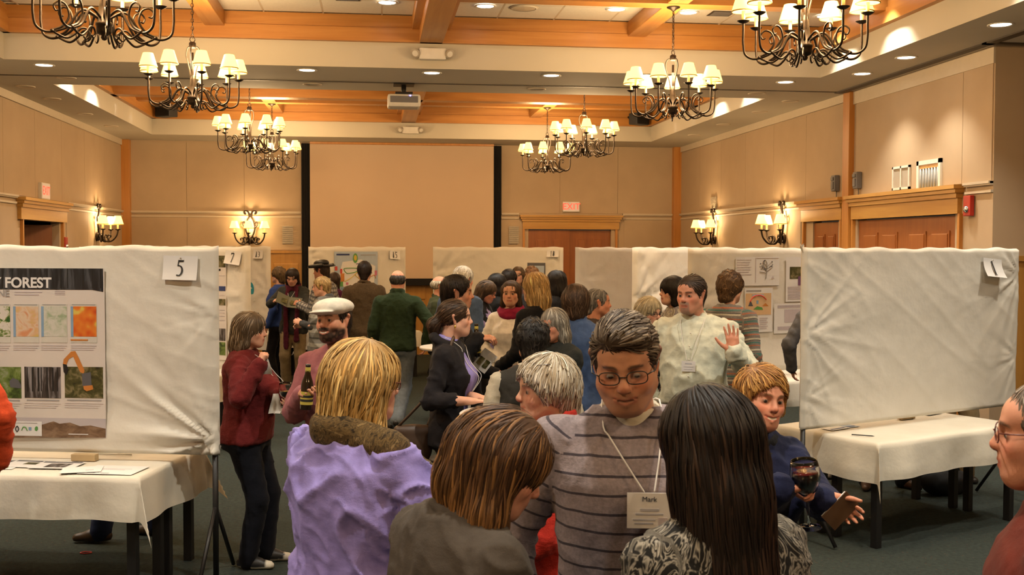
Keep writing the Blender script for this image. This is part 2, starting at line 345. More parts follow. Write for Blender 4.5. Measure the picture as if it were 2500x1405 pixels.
casing('trim_50', 'x', YB, -1, 2.72, 4.68, 2.34, 2.60, (2.95, 4.42)); casing('trim_51', 'y', XL, 1, 14.57, 16.80, 2.34, 2.62, (14.9, 16.45))
casing('trim_52', 'y', XR, -1, 10.29, 12.88, 2.345, 2.63, (10.5, 12.66)); casing('trim_53', 'y', XR, -1, 13.04, 14.46, 2.35, 2.63, (13.3, 14.2))
# doors
def door_leaf(name, w, h, loc, rz, kind=None, parent=None):
    o = MB().b2((0, 0, .01), (w, .045, h)).build(name, MAT('door_wood'), parent, loc, (0, 0, rz))
    if parent is None: o['kind'] = 'structure'
    for u0, u1 in ((.13, w/2-.05), (w/2+.05, w-.13)):
        for z0, z1 in ((.22, .78), (.92, 1.36), (1.50, h-.15)):
            MB().b2((u0, -.010, z0), (u1, .0, z1)).build('panel_frame', MAT('door_wood'), o)
            MB().box(((u0+u1)/2, -.012, (z0+z1)/2), (u1-u0-.06, .016, z1-z0-.06), 0, .007).build('panel', MAT('door_wood'), o)
    MB().tube([(w-.07, -.03, 1.0), (w-.07, -.06, 1.0), (w-.16, -.06, 1.0)], .011, 8).build('handle', MAT('chrome'), o)
    return o
door_leaf('door_1', .786, 2.32, (2.895, YB+.02, 0), 0); d2 = door_leaf('door_2', .786, 2.32, (4.471, YB+.065, 0), math.pi)
d2.scale = (1, -1, 1)
door_leaf('door_3', 1.13, 2.33, (XR+.02, 12.738, 0), -math.pi/2); door_leaf('door_4', 1.13, 2.33, (XR+.02, 11.606, 0), -math.pi/2); door_leaf('door_5', .805, 2.33, (XR+.02, 14.092, 0), -math.pi/2)
# open doorway on the left: a leaf swung out into a dark passage
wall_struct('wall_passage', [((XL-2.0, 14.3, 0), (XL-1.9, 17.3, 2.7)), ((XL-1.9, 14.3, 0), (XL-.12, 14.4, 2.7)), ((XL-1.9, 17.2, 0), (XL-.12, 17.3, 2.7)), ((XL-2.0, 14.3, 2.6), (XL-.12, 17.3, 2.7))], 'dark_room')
door_leaf('door_6', .84, 2.30, (XL-.10, 16.49, 0), math.pi/2+math.pi*.62)
# ---------------------------------------------------------------- projection screen between black masking curtains
sc = empty('projection_screen', ((-1.136+2.221)/2, YB-.16, 0)); tag(sc, 'tall blank beige projection screen hanging against the far wall', 'screen')
x0, x1 = -1.132-sc.location.x, 2.217-sc.location.x
MB().b2((x0, -.01, 1.42), (x1, .005, 3.88)).build('fabric', MAT('screen_fabric'), sc); MB().b2((x0, -.02, 1.29), (x1, .02, 1.42), .008).build('bottom_bar', MAT('black_cloth'), sc)
MB().b2((x0, -.07, 3.86), (x1, .08, 3.899), .006).build('case', MAT('post_wood'), sc)
for nm, xa, xb in (('left', -1.290, -1.137), ('right', 2.222, 2.365)):
    mb = MB(); pts = [(xa+(xb-xa)*i/12, YB-.10-.022*math.sin(i*1.7)) for i in range(13)]
    mb.add([(x, y, z) for z in (.02, ZS-.02) for x, y in pts]+[(x, y+.03, z) for z in (.02, ZS-.02) for x, y in pts], [(i, i+1, 14+i, 13+i) for i in range(12)]+[(26+i, 39+i, 40+i, 27+i) for i in range(12)]+[(0, 13, 39, 26), (12, 38, 51, 25)], True)
    tag(mb.build('masking_curtain', MAT('black_cloth')), 'narrow black curtain hanging along the %s edge of the projection screen' % nm, 'curtain', 'masking curtains')
# ---------------------------------------------------------------- things fixed to walls and ceiling
def exit_sign(loc, rz, label, sz=(.32, .05, .19)):
    r = empty('exit_sign', loc, rz); tag(r, label, 'exit sign', 'exit signs')
    MB().b2((-sz[0]/2, 0, -sz[2]/2), (sz[0]/2, sz[1], sz[2]/2), .006).build('housing', MAT('plastic_white'), r); MB().b2((-sz[0]/2+.012, -.004, -sz[2]/2+.012), (sz[0]/2-.012, 0, sz[2]/2-.012)).build('face', MAT('exit_face'), r)
    text_part('lettering', 'EXIT', .165, (0, -.006, 0), r, MAT('exit_glow'), bold=.012); return r
exit_sign((3.697, YB-.055, 2.762), 0, 'red lit exit sign above the double door beside the projection screen')
exit_sign((XL+.055, 15.685, 2.743), math.pi/2, 'red lit exit sign above the open doorway on the left wall', (.38, .05, .22))
def grille(loc, rz, w, h, label, slats=9, mat='grille_grey'):
    r = empty('wall_grille', loc, rz); tag(r, label, 'grille')
    MB().b2((-w/2, -.012, -h/2), (w/2, 0, h/2)).build('plate', MAT(mat), r)
    for i in range(slats):
        z = -h/2+h*(i+.5)/slats; MB().box((0, -.016, z), (w*.86, .010, h/slats*.45)).build('slat', MAT(mat), r)
    return r
grille((-1.545, YB-.012, 2.214), 0, .19, .33, 'grey speaker grille on the far wall left of the screen'); grille((2.613, YB-.012, 2.226), 0, .19, .33, 'grey speaker grille on the far wall between screen and double door')
grille((XR-.012, 18.37, 2.758), -math.pi/2, .32, .22, 'small grey grille high on the right wall above the far lamp')
g = empty('vent_pair', (XR-.012, 11.595, 2.775), -math.pi/2); tag(g, 'white framed double grille high on the right wall above the doors', 'grille')
for a in ((-.20, -.13, .20, -.105), (-.20, .105, .20, .13), (-.20, -.13, -.175, .13), (.175, -.13, .20, .13), (-.012, -.13, .012, .13)): MB().b2((a[0], -.02, a[1]), (a[2], 0, a[3])).build('frame', MAT('plastic_white'), g)
for sx in (-.095, .095):
    MB().b2((sx-.083, -.006, -.105), (sx+.083, 0, .105)).build('mesh_insert', MAT('grille_grey'), g)
w5 = empty('window_1', (XR-.012, 10.975, 2.765), -math.pi/2); w5['kind'] = 'structure'
for a in ((-.25, .115, .25, .16), (-.25, -.16, -.205, .16), (.205, -.16, .25, .16)): MB().b2((a[0], -.025, a[1]), (a[2], 0, a[3])).build('window_frame', MAT('plastic_white'), w5)
MB().b2((-.205, -.004, -.16), (.205, 0, .115)).build('pane', MAT('pane_curtain'), w5); MB().b2((-.205, -.014, .075), (.205, 0, .115)).build('blind', MAT('trim_y'), w5)
for i in range(7): MB().tube([(-.18+.06*i, -.010, -.15), (-.18+.06*i, -.010, .075)], .012, 6).build('curtain_fold', MAT('pane_curtain'), w5)
for y, lb in ((13.291, 'grey wall unit with a cord on the far side of the wooden post'), (12.657, 'grey wall unit with a cord on the near side of the wooden post')):
    r = empty('wall_phone', (XR-.012, y, 2.811), -math.pi/2); tag(r, lb, 'wall unit', 'grey wall units by the post')
    MB().b2((-.055, -.07, -.10), (.055, 0, .10), .01).build('housing', MAT('plastic_grey'), r); MB().b2((-.03, -.085, -.075), (.03, -.065, .02), .006).build('cover', MAT('plastic_grey'), r); MB().b2((-.035, -.088, .035), (.035, -.066, .075), .006).build('cap', MAT('plastic_grey'), r)
    MB().tube(smooth_path([(0, -.02, -.10), (.004, -.02, -.15), (-.006, -.02, -.185)], 4), .006, 6).build('cord', MAT('plastic_grey'), r)
def alarm(loc, rz, label):
    r = empty('fire_alarm', loc, rz); tag(r, label, 'fire alarm', 'red fire alarms')
    MB().b2((-.065, -.045, -.10), (.065, 0, .10), .008).build('housing', MAT('alarm_red'), r); MB().lathe([(.0, .03), (.02, .026), (.034, .012), (.036, 0)], 14).build('strobe', MAT('chrome'), r, (0, -.045, -.035), (math.pi/2, 0, 0))
    return r
alarm((XR-.012, 10.169, 2.415), -math.pi/2, 'red fire alarm with strobe beside the right double doors'); alarm((XL+.012, 16.67, 2.03), math.pi/2, 'small red alarm box beside the open doorway on the left wall')
def emergency(x, y, z, label):
    r = empty('emergency_light', (x, y-.0, z)); tag(r, label, 'emergency light', 'emergency lights on the ceiling trays')
    MB().b2((-.14, -.10, -.06), (.14, 0, .06), .012).build('housing', MAT('plastic_white'), r)
    for sd in (-1, 1):
        h_ = MB().lathe([(.018, -.03), (.04, 0), (.055, .035), (.052, .04), (0, .03)], 14).build('lamp_head', MAT('grille_grey'), r, (sd*.17, -.06, .015), (math.pi/2+.5, 0, sd*.45)); MB().lathe([(.0, .037), (.048, .036)], 14).build('lens', MAT('plastic_white'), h_)
emergency(.629, TRAYS[0][1]-.004, 4.045, 'white twin-head emergency light on the nearer ceiling ledge'); emergency(.652, TRAYS[1][1]-.004, 4.03, 'white twin-head emergency light on the far ceiling ledge')
for x, y, rz, lb in ((TL+.30, TRAYS[1][1]-.32, -.6, 'black loudspeaker in the left far corner of the ceiling tray'), (TR-.30, TRAYS[1][1]-.32, .6, 'black loudspeaker in the right far corner of the ceiling tray')):
    r = empty('loudspeaker', (x, y, 4.26), rz); tag(r, lb, 'speaker', 'ceiling tray loudspeakers')
    MB().b2((-.16, -.10, -.10), (.16, .10, .10), .015).build('cabinet', MAT('plastic_black'), r); MB().b2((-.145, -.108, -.085), (.145, -.098, .085), .004).build('grille', MAT('black_cloth'), r); MB().tube([(0, .08, 0), (0, .20, .02), (0, .26, .06)], .018, 8).build('bracket', MAT('dark_metal'), r)
r = empty('projector', (.36, 13.05, 3.70)); tag(r, 'white video projector hung from the ceiling on a black mount', 'projector')
MB().b2((-.19, -.15, -.08), (.19, .15, .07), .03).build('body', MAT('plastic_white'), r); MB().lathe([(.05, 0), (.05, .04), (.04, .05), (0, .045)], 18).build('lens', MAT('plastic_black'), r, (.06, .15, 0), (-math.pi/2, 0, 0))
MB().b2((-.16, -.153, -.03), (.16, -.148, .045), .004).build('connector_panel', MAT('plastic_grey'), r); MB().tube([(0, 0, .06), (0, 0, .195)], .03, 10).b2((-.10, -.10, .07), (.10, .10, .10)).b2((-.12, -.12, .185), (.12, .12, .199)).build('mount', MAT('dark_metal'), r)
MB().lathe([(0, .004), (.008, .003), (.009, 0)], 8).build('indicator', emis('blue_led', (.2, .2, 1.0), 6.0, (.1, .1, .5)), r, (.07, -.155, .05), (math.pi/2, 0, 0))
# recessed ceiling lights
ring = MB().lathe([(.085, .0), (.105, -.006), (.110, -.002), (.110, .004), (.085, .004)], 24).mesh('trim_ring', MAT('plastic_white')); glow = MB().lathe([(.0, .002), (.084, .002)], 24).mesh('lamp', MAT('can_lit'))
off_ring = MB().lathe([(.060, .010), (.085, .0), (.105, -.006), (.110, -.002), (.110, .004)], 24).mesh('trim_ring', MAT('rail_paint')); off_in = MB().lathe([(.0, .012), (.062, .012)], 20).mesh('lamp', MAT('track_dark'))
CAN_W, CAN_C = 70.0, (1.0, .93, .79)
def can(x, y, z, lit, label, group, power=None, ang=100, bl=.7):
    r = empty('recessed_light', (x, y, z-.004)); tag(r, label, 'ceiling light', group)
    part('trim_ring', ring if lit else off_ring, r); part('lamp', glow if lit else off_in, r)
    if lit:
        l = bpy.data.lights.new('can_light', 'SPOT'); l.energy = power or CAN_W; l.color = CAN_C; l.spot_size = math.radians(ang); l.spot_blend = bl; l.shadow_soft_size = .06
        o = bpy.data.objects.new('can_light', l); COL.objects.link(o); o.parent = r; o.location = (0, 0, -.02)
for i, (x, y) in enumerate(((-3.42, 12.2), (-.70, 12.15), (.64, 12.15), (1.96, 12.15), (4.69, 12.25))): can(x, y, ZS, True, ('leftmost', 'second from left', 'middle', 'second from right', 'rightmost')[i]+' lit recessed light in the ceiling band before the far tray', 'lit lights of the cross band')
for i, (x, y) in enumerate(((5.29, 11.55), (5.27, 10.51), (5.29, 8.87))): can(x, y, ZS, True, ('farthest', 'middle', 'nearest')[i]+' lit recessed light in the ceiling band along the right wall', 'lit lights of the right band')
for i, (x, y) in enumerate(((5.29, 7.2), (5.29, 5.5), (-4.08, 11.3), (-4.08, 9.6), (-4.08, 7.9), (-4.08, 6.2), (-2.2, 5.2), (.62, 5.2), (3.4, 5.2), (-2.2, 2.6), (.62, 2.6), (3.4, 2.6), (-2.2, -.6), (.62, -.6), (3.4, -.6))): can(x, y, ZS, True, 'added unseen recessed light in the near ceiling, lighting the foreground', 'added lights of the near ceiling', 150 if y < 5.3 else 90, 125)  # out-of-view ceiling lights added to brighten the foreground
for i, (x, y) in enumerate(((.144, 11.17), (1.13, 11.2), (2.472, 11.17), (3.241, 11.22))): can(x, y, ZC-.012, True, ('leftmost', 'second from left', 'second from right', 'rightmost')[i]+' lit recessed light among the white tiles of the near tray', 'lit lights in the near tray tiles', 40)
for i, (x, y) in enumerate(((-3.43, 13.08), (-.70, 13.2), (1.95, 13.2), (4.69, 13.2), (-4.1, 13.86), (-4.1, 14.96), (-4.1, 16.6), (-4.1, 18.2), (5.36, 13.83), (5.36, 14.97), (5.36, 16.58), (5.38, 18.2))):
    can(x, y, ZS, False, ('leftmost unlit recessed light just beyond the partition track|second unlit recessed light from left just beyond the partition track|third unlit recessed light just beyond the partition track|rightmost unlit recessed light just beyond the partition track|nearest unlit recessed light along the left wall|second nearest unlit recessed light along the left wall|second farthest unlit recessed light along the left wall|farthest unlit recessed light along the left wall|nearest unlit recessed light along the far right wall|second nearest unlit recessed light along the far right wall|second farthest unlit recessed light along the far right wall|farthest unlit recessed light along the far right wall').split('|')[i], 'unlit lights of the far band')
for i, (x, y) in enumerate([(TL+.24, 14.2+1.25*k) for k in range(4)]+[(TR-.24, 14.2+1.25*k) for k in range(4)]+[(TR-.24, 11.2-1.15*k) for k in range(4)]+[(TL+.24, 11.2-1.15*k) for k in range(4)]):
    can(x, y, ZC-.012, True, 'small lit recessed light tucked along the edge of the ceiling tray', 'edge lights of the ceiling trays', 60, 92, .3)
cs = empty('ceiling_speaker', (1.53, 11.25, ZC-.008)); tag(cs, 'round pale ceiling speaker grille among the white tiles', 'speaker')
MB().lathe([(0, -.008), (.13, -.008), (.145, -.004), (.15, 0)], 28).build('cover', MAT('rail_paint'), cs); MB().lathe([(.125, -.011), (.135, -.011), (.135, -.006)], 28).build('rim', MAT('plastic_white'), cs)
for x, y, lb in ((3.6, 11.25, 'small dark air vent among the tiles behind the right chandelier'), (-.24, 11.05, 'small dark air vent among the tiles left of the centre beam')):
    r = empty('air_vent', (x, y, ZC-.006)); tag(r, lb, 'vent', 'ceiling air vents')
    MB().b2((-.12, -.12, -.004), (.12, .12, 0)).build('frame', MAT('track_dark'), r)
    for k in range(6): MB().box((0, -.09+.036*k, -.007), (.20, .016, .006)).build('slat', MAT('plastic_grey'), r)
# ================================================================ chandeliers and wall lamps
plain('iron', (.040, .028, .020), .42, .75, var=.3, scale=60); plain('candle_sleeve', (.80, .66, .42), .5); plain('shade_trim', (.70, .48, .16), .6)
m, nt, b = nodes('lamp_shade', .8, 0, (.85, .68, .36)); b.inputs['Emission Color'].default_value = (1.0, .62, .15, 1); b.inputs['Emission Strength'].default_value = 2.0
emis('bulb_glow', (1.0, .82, .45), 14.0)
SH = MB().lathe([(.076, 0), (.079, .002), (.044, .118), (.041, .120), (.043, .116), (.074, .004)], 20).mesh('lamp_shade', MAT('lamp_shade'))
SHT = MB().lathe([(.0745, -.002), (.0805, -.002), (.0795, .006), (.0745, .006)], 20).mesh('shade_trim', MAT('shade_trim'))
BULB = MB().lathe([(.0, -.002), (.012, .0), (.016, .02), (.012, .045), (.004, .065), (0, .068)], 10).mesh('bulb', MAT('bulb_glow'))
CAN_ = MB().lathe([(.011, -.075), (.012, -.07), (.012, -.004), (.0, -.004)], 10).mesh('candle', MAT('candle_sleeve'))
PAN = MB().lathe([(.0, -.088), (.014, -.088), (.030, -.080), (.040, -.072), (.043, -.070), (.036, -.073), (.010, -.078), (0, -.078)], 16).mesh('drip_pan', MAT('iron'))
def sub(o, name, me, loc, rz=0): return part(name, me, o, loc, (0, 0, rz))
def chandelier(loc, ztop, label, spin, n=9, R=.40):
    x, y, z = loc; r = empty('chandelier', (x, y, z), spin); tag(r, label, 'chandelier', 'iron chandeliers')     # z: bottom finial
    mb = MB(); mb.lathe([(0, 0), (.012, .004), (.020, .018), (.016, .03), (.040, .04), (.046, .055), (.046, .085), (.050, .09), (.050, .105), (.040, .112), (.030, .20), (.020, .26), (.010, .30), (0, .30)], 16)
    mb.tube([(0, 0, .1), (0, 0, .50)], .010, 8); mb.build('column', MAT('iron'), r)
    t_ = MB()
    for k in range(3):
        a = 2*math.pi*k/3+.3; P = [(0, .565), (.055, .545), (.072, .48), (.050, .40), (.026, .30), (.026, .12)]
        t_.tube(smooth_path([(u*math.cos(a), u*math.sin(a), q) for u, q in P], 6), .0055, 6)
    t_.lathe([(.0, .54), (.026, .54), (.030, .55), (.030, .585), (.020, .595), (0, .595)], 12)
    t_.build('crown_frame', MAT('iron'), r)
    c_ = MB(); zz = .595
    lk = 0
    c_.tube([(.022*math.cos(q), 0, .615+.022*math.sin(q)) for q in np.linspace(0, 2*math.pi, 15)], .004, 6)
    zz = .632; L = ztop-z
    while zz < L-.02:
        a = (lk % 2)*math.pi/2; c_.tube([(.011*math.cos(q)*math.cos(a), .011*math.cos(q)*math.sin(a), zz+.016+.020*math.sin(q)) for q in np.linspace(0, 2*math.pi, 11)], .003, 5); zz += .034; lk += 1
    c_.tube([(0.004, .004, .62), (.004, .004, L-.01)], .0025, 5)
    c_.build('chain', MAT('iron'), r); MB().lathe([(0, -.045), (.015, -.04), (.03, -.025), (.062, -.012), (.065, 0)], 20).build('canopy', MAT('iron'), r, (0, 0, L))
    # one arm, copied round the ring
    am = MB()
    J = smooth_path([(.030, .13), (.10, .17), (.145, .155), (.20, .07), (.26, .035), (.33, .02), (.385, .05), (R, .12), (R, .20), (R, .262)], 6)
    am.tube([(u, 0, q) for u, q in J], .0078, 7)
    S1 = smooth_path([(.30, .03), (.24, .06), (.20, .12), (.215, .185), (.255, .205), (.285, .18), (.275, .15), (.255, .155)], 6); am.tube([(u, 0, q) for u, q in S1], list(np.linspace(.0075, .005, len(S1))), 7)
    S2 = smooth_path([(.29, .025), (.22, -.005), (.17, .02), (.13, .06), (.095, .055), (.085, .02), (.105, .0), (.12, .015)], 6); am.tube([(u, 0, q) for u, q in S2], list(np.linspace(.0075, .005, len(S2))), 7)
    am.lathe([(0, -.012), (.012, -.006), (.012, .006), (0, .012)], 8, (.295, 0, .027))
    me = am.mesh('arm', MAT('iron'))
    for k in range(n):
        a = 2*math.pi*k/n; ao = part('arm', me, r, None, (0, 0, a)); c, s_ = R, 0
        sub(ao, 'drip_pan', PAN, (R, 0, .345)); sub(ao, 'candle', CAN_, (R, 0, .345)); sub(ao, 'bulb', BULB, (R, 0, .350)); sub(ao, 'lamp_shade', SH, (R, 0, .335)); sub(ao, 'shade_trim', SHT, (R, 0, .335))
    l = bpy.data.lights.new('chandelier_light', 'POINT'); l.energy = CH_W; l.color = CH_C; l.shadow_soft_size = .22
    o = bpy.data.objects.new('chandelier_light', l); COL.objects.link(o); o.parent = r; o.location = (0, 0, .43)
    return r
CH_W, CH_C = 85.0, (1.0, .68, .36)
CHL = ((-1.60, 6.95, 'large iron chandelier at the left, cut off by the top of the picture'), (-1.60, 10.25, 'iron chandelier with nine glowing shades hanging left, second nearest'), (-1.60, 14.85, 'iron chandelier hanging left, just before the farthest left one'), (-1.60, 18.10, 'smallest iron chandelier hanging left, beside the projection screen edge'),
       (2.83, 7.05, 'large iron chandelier at the right, cut off by the top of the picture'), (2.83, 10.30, 'iron chandelier hanging right, second nearest, in front of the ceiling ledge'), (2.83, 14.75, 'iron chandelier hanging right, just before the farthest right one'), (2.83, 17.95, 'smallest iron chandelier hanging right of the projection screen'))
for i, (x, y, lb) in enumerate(CHL): chandelier((x, y, 3.235), 4.283, lb, [.12, .17, .5, .33, .05, .62, .41, .2][i])
for x, lb in ((-1.60, 'added unseen iron chandelier over the left of the near floor, lighting the foreground'), (2.83, 'added unseen iron chandelier over the right of the near floor, lighting the foreground')):
    chandelier((x, .9, 3.10), ZS, lb, .3)  # unseen extra pair, added to light the people in front
# wall lamps: scrolled iron back with three shaded arms; local -Y points into the room
SS = .80
def sconce(loc, rz, label):
    r = empty('wall_lamp', loc, rz); tag(r, label, 'wall lamp', 'iron wall lamps'); r.scale = (1.45, 1.45, 1.45)
    b_ = MB()
    b_.lathe([(0, 0), (.030, .005), (.05, .012), (.055, .02)], 14)
    bp = b_.build('back_plate', MAT('iron'), r, (0, -.02, -.12), (-math.pi/2, 0, 0))
    b_ = MB()
    for sd in (-1, 1):
        P = smooth_path([(0, -.12), (sd*.038, -.05), (sd*.055, .03), (sd*.035, .10), (sd*.010, .17), (sd*.03, .23), (sd*.065, .235), (sd*.07, .205), (sd*.048, .20)], 6); b_.tube([(u, -.03, q) for u, q in P], .011, 6)
        P = smooth_path([(0, -.12), (sd*.05, -.16), (sd*.085, -.13), (sd*.075, -.09), (sd*.05, -.10)], 6); b_.tube([(u, -.03, q) for u, q in P], .011, 6)
        P = smooth_path([(sd*.045, .02), (sd*.085, .06), (sd*.08, .10), (sd*.055, .09)], 5); b_.tube([(u, -.03, q) for u, q in P], .009, 6)
    b_.build('scroll_frame', MAT('iron'), r)
    for k, a in enumerate((-1.15, 0, 1.15)):
        ao = MB(); R_ = .20
        P = smooth_path([(.02, -.11), (.07, -.17), (.13, -.17), (.18, -.12), (R_, -.06), (R_, -.03)], 6); ao.tube([(u, 0, q) for u, q in P], .009, 6)
        P = smooth_path([(.11, -.172), (.085, -.13), (.10, -.10), (.125, -.11), (.118, -.13)], 6); ao.tube([(u, 0, q) for u, q in P], .008, 6)
        ar = ao.build('arm', MAT('iron'), r, (0, -.03, 0), (0, 0, a-math.pi/2))
        for nm, me in (('drip_pan', PAN), ('candle', CAN_), ('bulb', BULB), ('lamp_shade', SH), ('shade_trim', SHT)):
            q = part(nm, me, ar, (R_, 0, .02 if nm not in ('lamp_shade', 'shade_trim') else .015)); q.scale = (SS, SS, SS)
    l = bpy.data.lights.new('wall_lamp_light', 'POINT'); l.energy = 14; l.color = CH_C; l.shadow_soft_size = .05; o = bpy.data.objects.new('wall_lamp_light', l); COL.objects.link(o); o.parent = r; o.location = (0, -.10, .10)
sconce((-2.208, YB-.012, 2.30), 0, 'iron wall lamp with three shades on the far wall left of the screen'); sconce((XL+.012, 18.6, 2.33), math.pi/2, 'iron wall lamp with three shades on the left wall beside the wooden post')
sconce((XR-.012, 18.3, 2.31), -math.pi/2, 'iron wall lamp with three shades on the right wall, the farther one'); sconce((XR-.012, 15.1, 2.31), -math.pi/2, 'iron wall lamp with three shades on the right wall, the nearer one')
# ---------------------------------------------------------------- people: implicit surfaces turned into meshes
f32 = np.float32
def ell(c, r, op='u', k=.02, reg=0):
    c = np.array(c, f32); r = np.array(r, f32)
    def fn(x, y, z):
        q = np.sqrt(((x-c[0])/r[0])**2 + ((y-c[1])/r[1])**2 + ((z-c[2])/r[2])**2)
        return q*(q-1)/np.maximum(np.sqrt(((x-c[0])/r[0]**2)**2+((y-c[1])/r[1]**2)**2+((z-c[2])/r[2]**2)**2), 1e-5)
    return dict(fn=fn, lo=c-r, hi=c+r, op=op, k=k, reg=reg)
def cone(a, b, ra, rb, op='u', k=.02, reg=0, flat=None, fs=1.0, v0=0.0):
    a = np.array(a, f32); b = np.array(b, f32); ba = b-a; L2 = float(ba@ba)+1e-9
    fl = None if flat is None else np.array(flat, f32)/np.linalg.norm(flat)
    def fn(x, y, z):
        px, py, pz = x-a[0], y-a[1], z-a[2]
        t = np.clip((px*ba[0]+py*ba[1]+pz*ba[2])/L2, 0, 1)
        qx, qy, qz = px-t*ba[0], py-t*ba[1], pz-t*ba[2]
        s = qx*qx+qy*qy+qz*qz
        if fl is not None:
            d = qx*fl[0]+qy*fl[1]+qz*fl[2]; s = s + d*d*(1/fs**2-1)
        return np.sqrt(s)-(ra+(rb-ra)*t)
    m = max(ra, rb)
    return dict(fn=fn, lo=np.minimum(a, b)-m, hi=np.maximum(a, b)+m, op=op, k=k, reg=reg, a=a, b=b, v0=v0)
def torus(c, axis, R, r, op='u', k=.01, reg=0, sq=1.0):
    c = np.array(c, f32); n = np.array(axis, f32)/np.linalg.norm(axis)
    def fn(x, y, z):
        px, py, pz = x-c[0], y-c[1], z-c[2]
        h = px*n[0]+py*n[1]+pz*n[2]
        qx, qy, qz = px-h*n[0], py-h*n[1], pz-h*n[2]
        rad = np.sqrt((qx/sq)**2+qy*qy+qz*qz)
        return np.sqrt((rad-R)**2+h*h)-r
    e = (R*max(1, sq)+r)
    return dict(fn=fn, lo=c-e, hi=c+e, op=op, k=k, reg=reg)
def loft(secs, op='u', k=.03, reg=0, ex=2.3):
    S = np.array(secs, f32); S = S[np.argsort(S[:, 0])]       # z, wx, wy, cx, cy
    z0, z1 = float(S[0, 0]), float(S[-1, 0])
    def fn(x, y, z):
        zz = np.clip(z, z0, z1)
        wx = np.interp(zz, S[:, 0], S[:, 1]); wy = np.interp(zz, S[:, 0], S[:, 2])
        cx = np.interp(zz, S[:, 0], S[:, 3]); cy = np.interp(zz, S[:, 0], S[:, 4])
        q = (np.abs((x-cx)/wx)**ex+np.abs((y-cy)/wy)**ex)**(1/ex)
        d = (q-1)*np.minimum(wx, wy)
        return np.maximum(d, np.abs(z-(z0+z1)/2)-(z1-z0)/2)
    lo = np.array([(S[:, 3]-S[:, 1]).min(), (S[:, 4]-S[:, 2]).min(), z0]); hi = np.array([(S[:, 3]+S[:, 1]).max(), (S[:, 4]+S[:, 2]).max(), z1])
    return dict(fn=fn, lo=lo, hi=hi, op=op, k=k, reg=reg, S=S)
def comb(D, d, op, k):
    if op == 'u':
        h = np.maximum(k-np.abs(D-d), 0); return np.minimum(D, d)-h*h/(4*k)
    if op == 's':
        h = np.maximum(k-np.abs(-D-d), 0); return np.maximum(D, -d)+h*h/(4*k)
    h = np.maximum(k-np.abs(D-d), 0); return np.maximum(D, d)+h*h/(4*k)
def ev(prims, P):
    D = np.full(len(P), 1.0, f32)
    for p in prims: D = comb(D, p['fn'](P[:, 0], P[:, 1], P[:, 2]), p['op'], p['k'])
    return D
def polygonize(prims, vox, adapt=0.0):
    us = [p for p in prims if p['op'] == 'u']
    lo = np.min([p['lo'] for p in us], 0)-.03-2*vox; hi = np.max([p['hi'] for p in us], 0)+.03+2*vox
    n = np.ceil((hi-lo)/vox).astype(int)+1
    ax = [(lo[i]+np.arange(n[i])*vox).astype(f32) for i in range(3)]
    D = np.full(n, .1, f32)
    for p in prims:
        m = .03+p['k']
        i0 = np.maximum(np.floor((p['lo']-m-lo)/vox).astype(int), 0); i1 = np.minimum(np.ceil((p['hi']+m-lo)/vox).astype(int)+1, n)
        if (i1 <= i0).any(): continue
        s = tuple(slice(i0[i], i1[i]) for i in range(3))
        d = p['fn'](ax[0][s[0]][:, None, None], ax[1][s[1]][None, :, None], ax[2][s[2]][None, None, :]).astype(f32)
        D[s] = comb(D[s], d, p['op'], p['k'])
    D = np.clip(D, -.1, .1)
    g = openvdb.FloatGrid(); g.background = .1; g.copyFromArray(np.ascontiguousarray(D))
    pts, tr, qd = g.convertToPolygons(isovalue=0.0, adaptivity=adapt)
    return pts.astype(np.float64)*vox+lo, tr.astype(np.int64), qd.astype(np.int64)
def vnormals(v, tr, qd):
    N = np.zeros_like(v)
    for f in (tr, qd):
        if len(f):
            m = f.shape[1]
            fn = np.cross(v[f[:, 1]]-v[f[:, 0]], v[f[:, 2]]-v[f[:, 0]]) if m == 3 else np.cross(v[f[:, 2]]-v[f[:, 0]], v[f[:, 3]]-v[f[:, 1]])
            for j in range(m): np.add.at(N, f[:, j], fn)
    return N/np.maximum(np.linalg.norm(N, axis=1), 1e-9)[:, None]
_hash = np.random.RandomState(7).rand(64, 64, 64).astype(f32)
def vnoise(P):
    i = np.floor(P).astype(int); t = P-i; t = t*t*(3-2*t); i &= 63; j = (i+1) & 63
    r = 0
    for a in (0, 1):
        for b in (0, 1):
            for c in (0, 1):
                w = (t[:, 0] if a else 1-t[:, 0])*(t[:, 1] if b else 1-t[:, 1])*(t[:, 2] if c else 1-t[:, 2])
                r = r+w*_hash[(j if a else i)[:, 0], (j if b else i)[:, 1], (j if c else i)[:, 2]]
    return r*2-1
def mesh_np(name, v, tr=None, qd=None, smooth=True, col=None, puv=None, mats=None):
    me = bpy.data.meshes.new(name)
    tr = np.zeros((0, 3), int) if tr is None else tr; qd = np.zeros((0, 4), int) if qd is None else qd
    me.vertices.add(len(v)); me.vertices.foreach_set('co', np.asarray(v, f32).ravel())
    li = np.concatenate([tr.ravel(), qd.ravel()]).astype(np.int32)
    me.loops.add(len(li)); me.loops.foreach_set('vertex_index', li)
    st = np.concatenate([np.arange(len(tr))*3, len(tr)*3+np.arange(len(qd))*4]).astype(np.int32)
    me.polygons.add(len(st)); me.polygons.foreach_set('loop_start', st)
    me.update(calc_edges=True)
    if smooth: me.polygons.foreach_set('use_smooth', np.ones(len(st), bool))
    if col is not None:
        a = me.color_attributes.new('Col', 'FLOAT_COLOR', 'POINT')
        c = np.ones((len(v), 4), f32); c[:, :3] = col; a.data.foreach_set('color', c.ravel())
    if puv is not None:
        a = me.attributes.new('puv', 'FLOAT_VECTOR', 'POINT'); a.data.foreach_set('vector', np.asarray(puv, f32).ravel())
    if mats is not None: me.materials.append(mats)
    me.update()
    return me
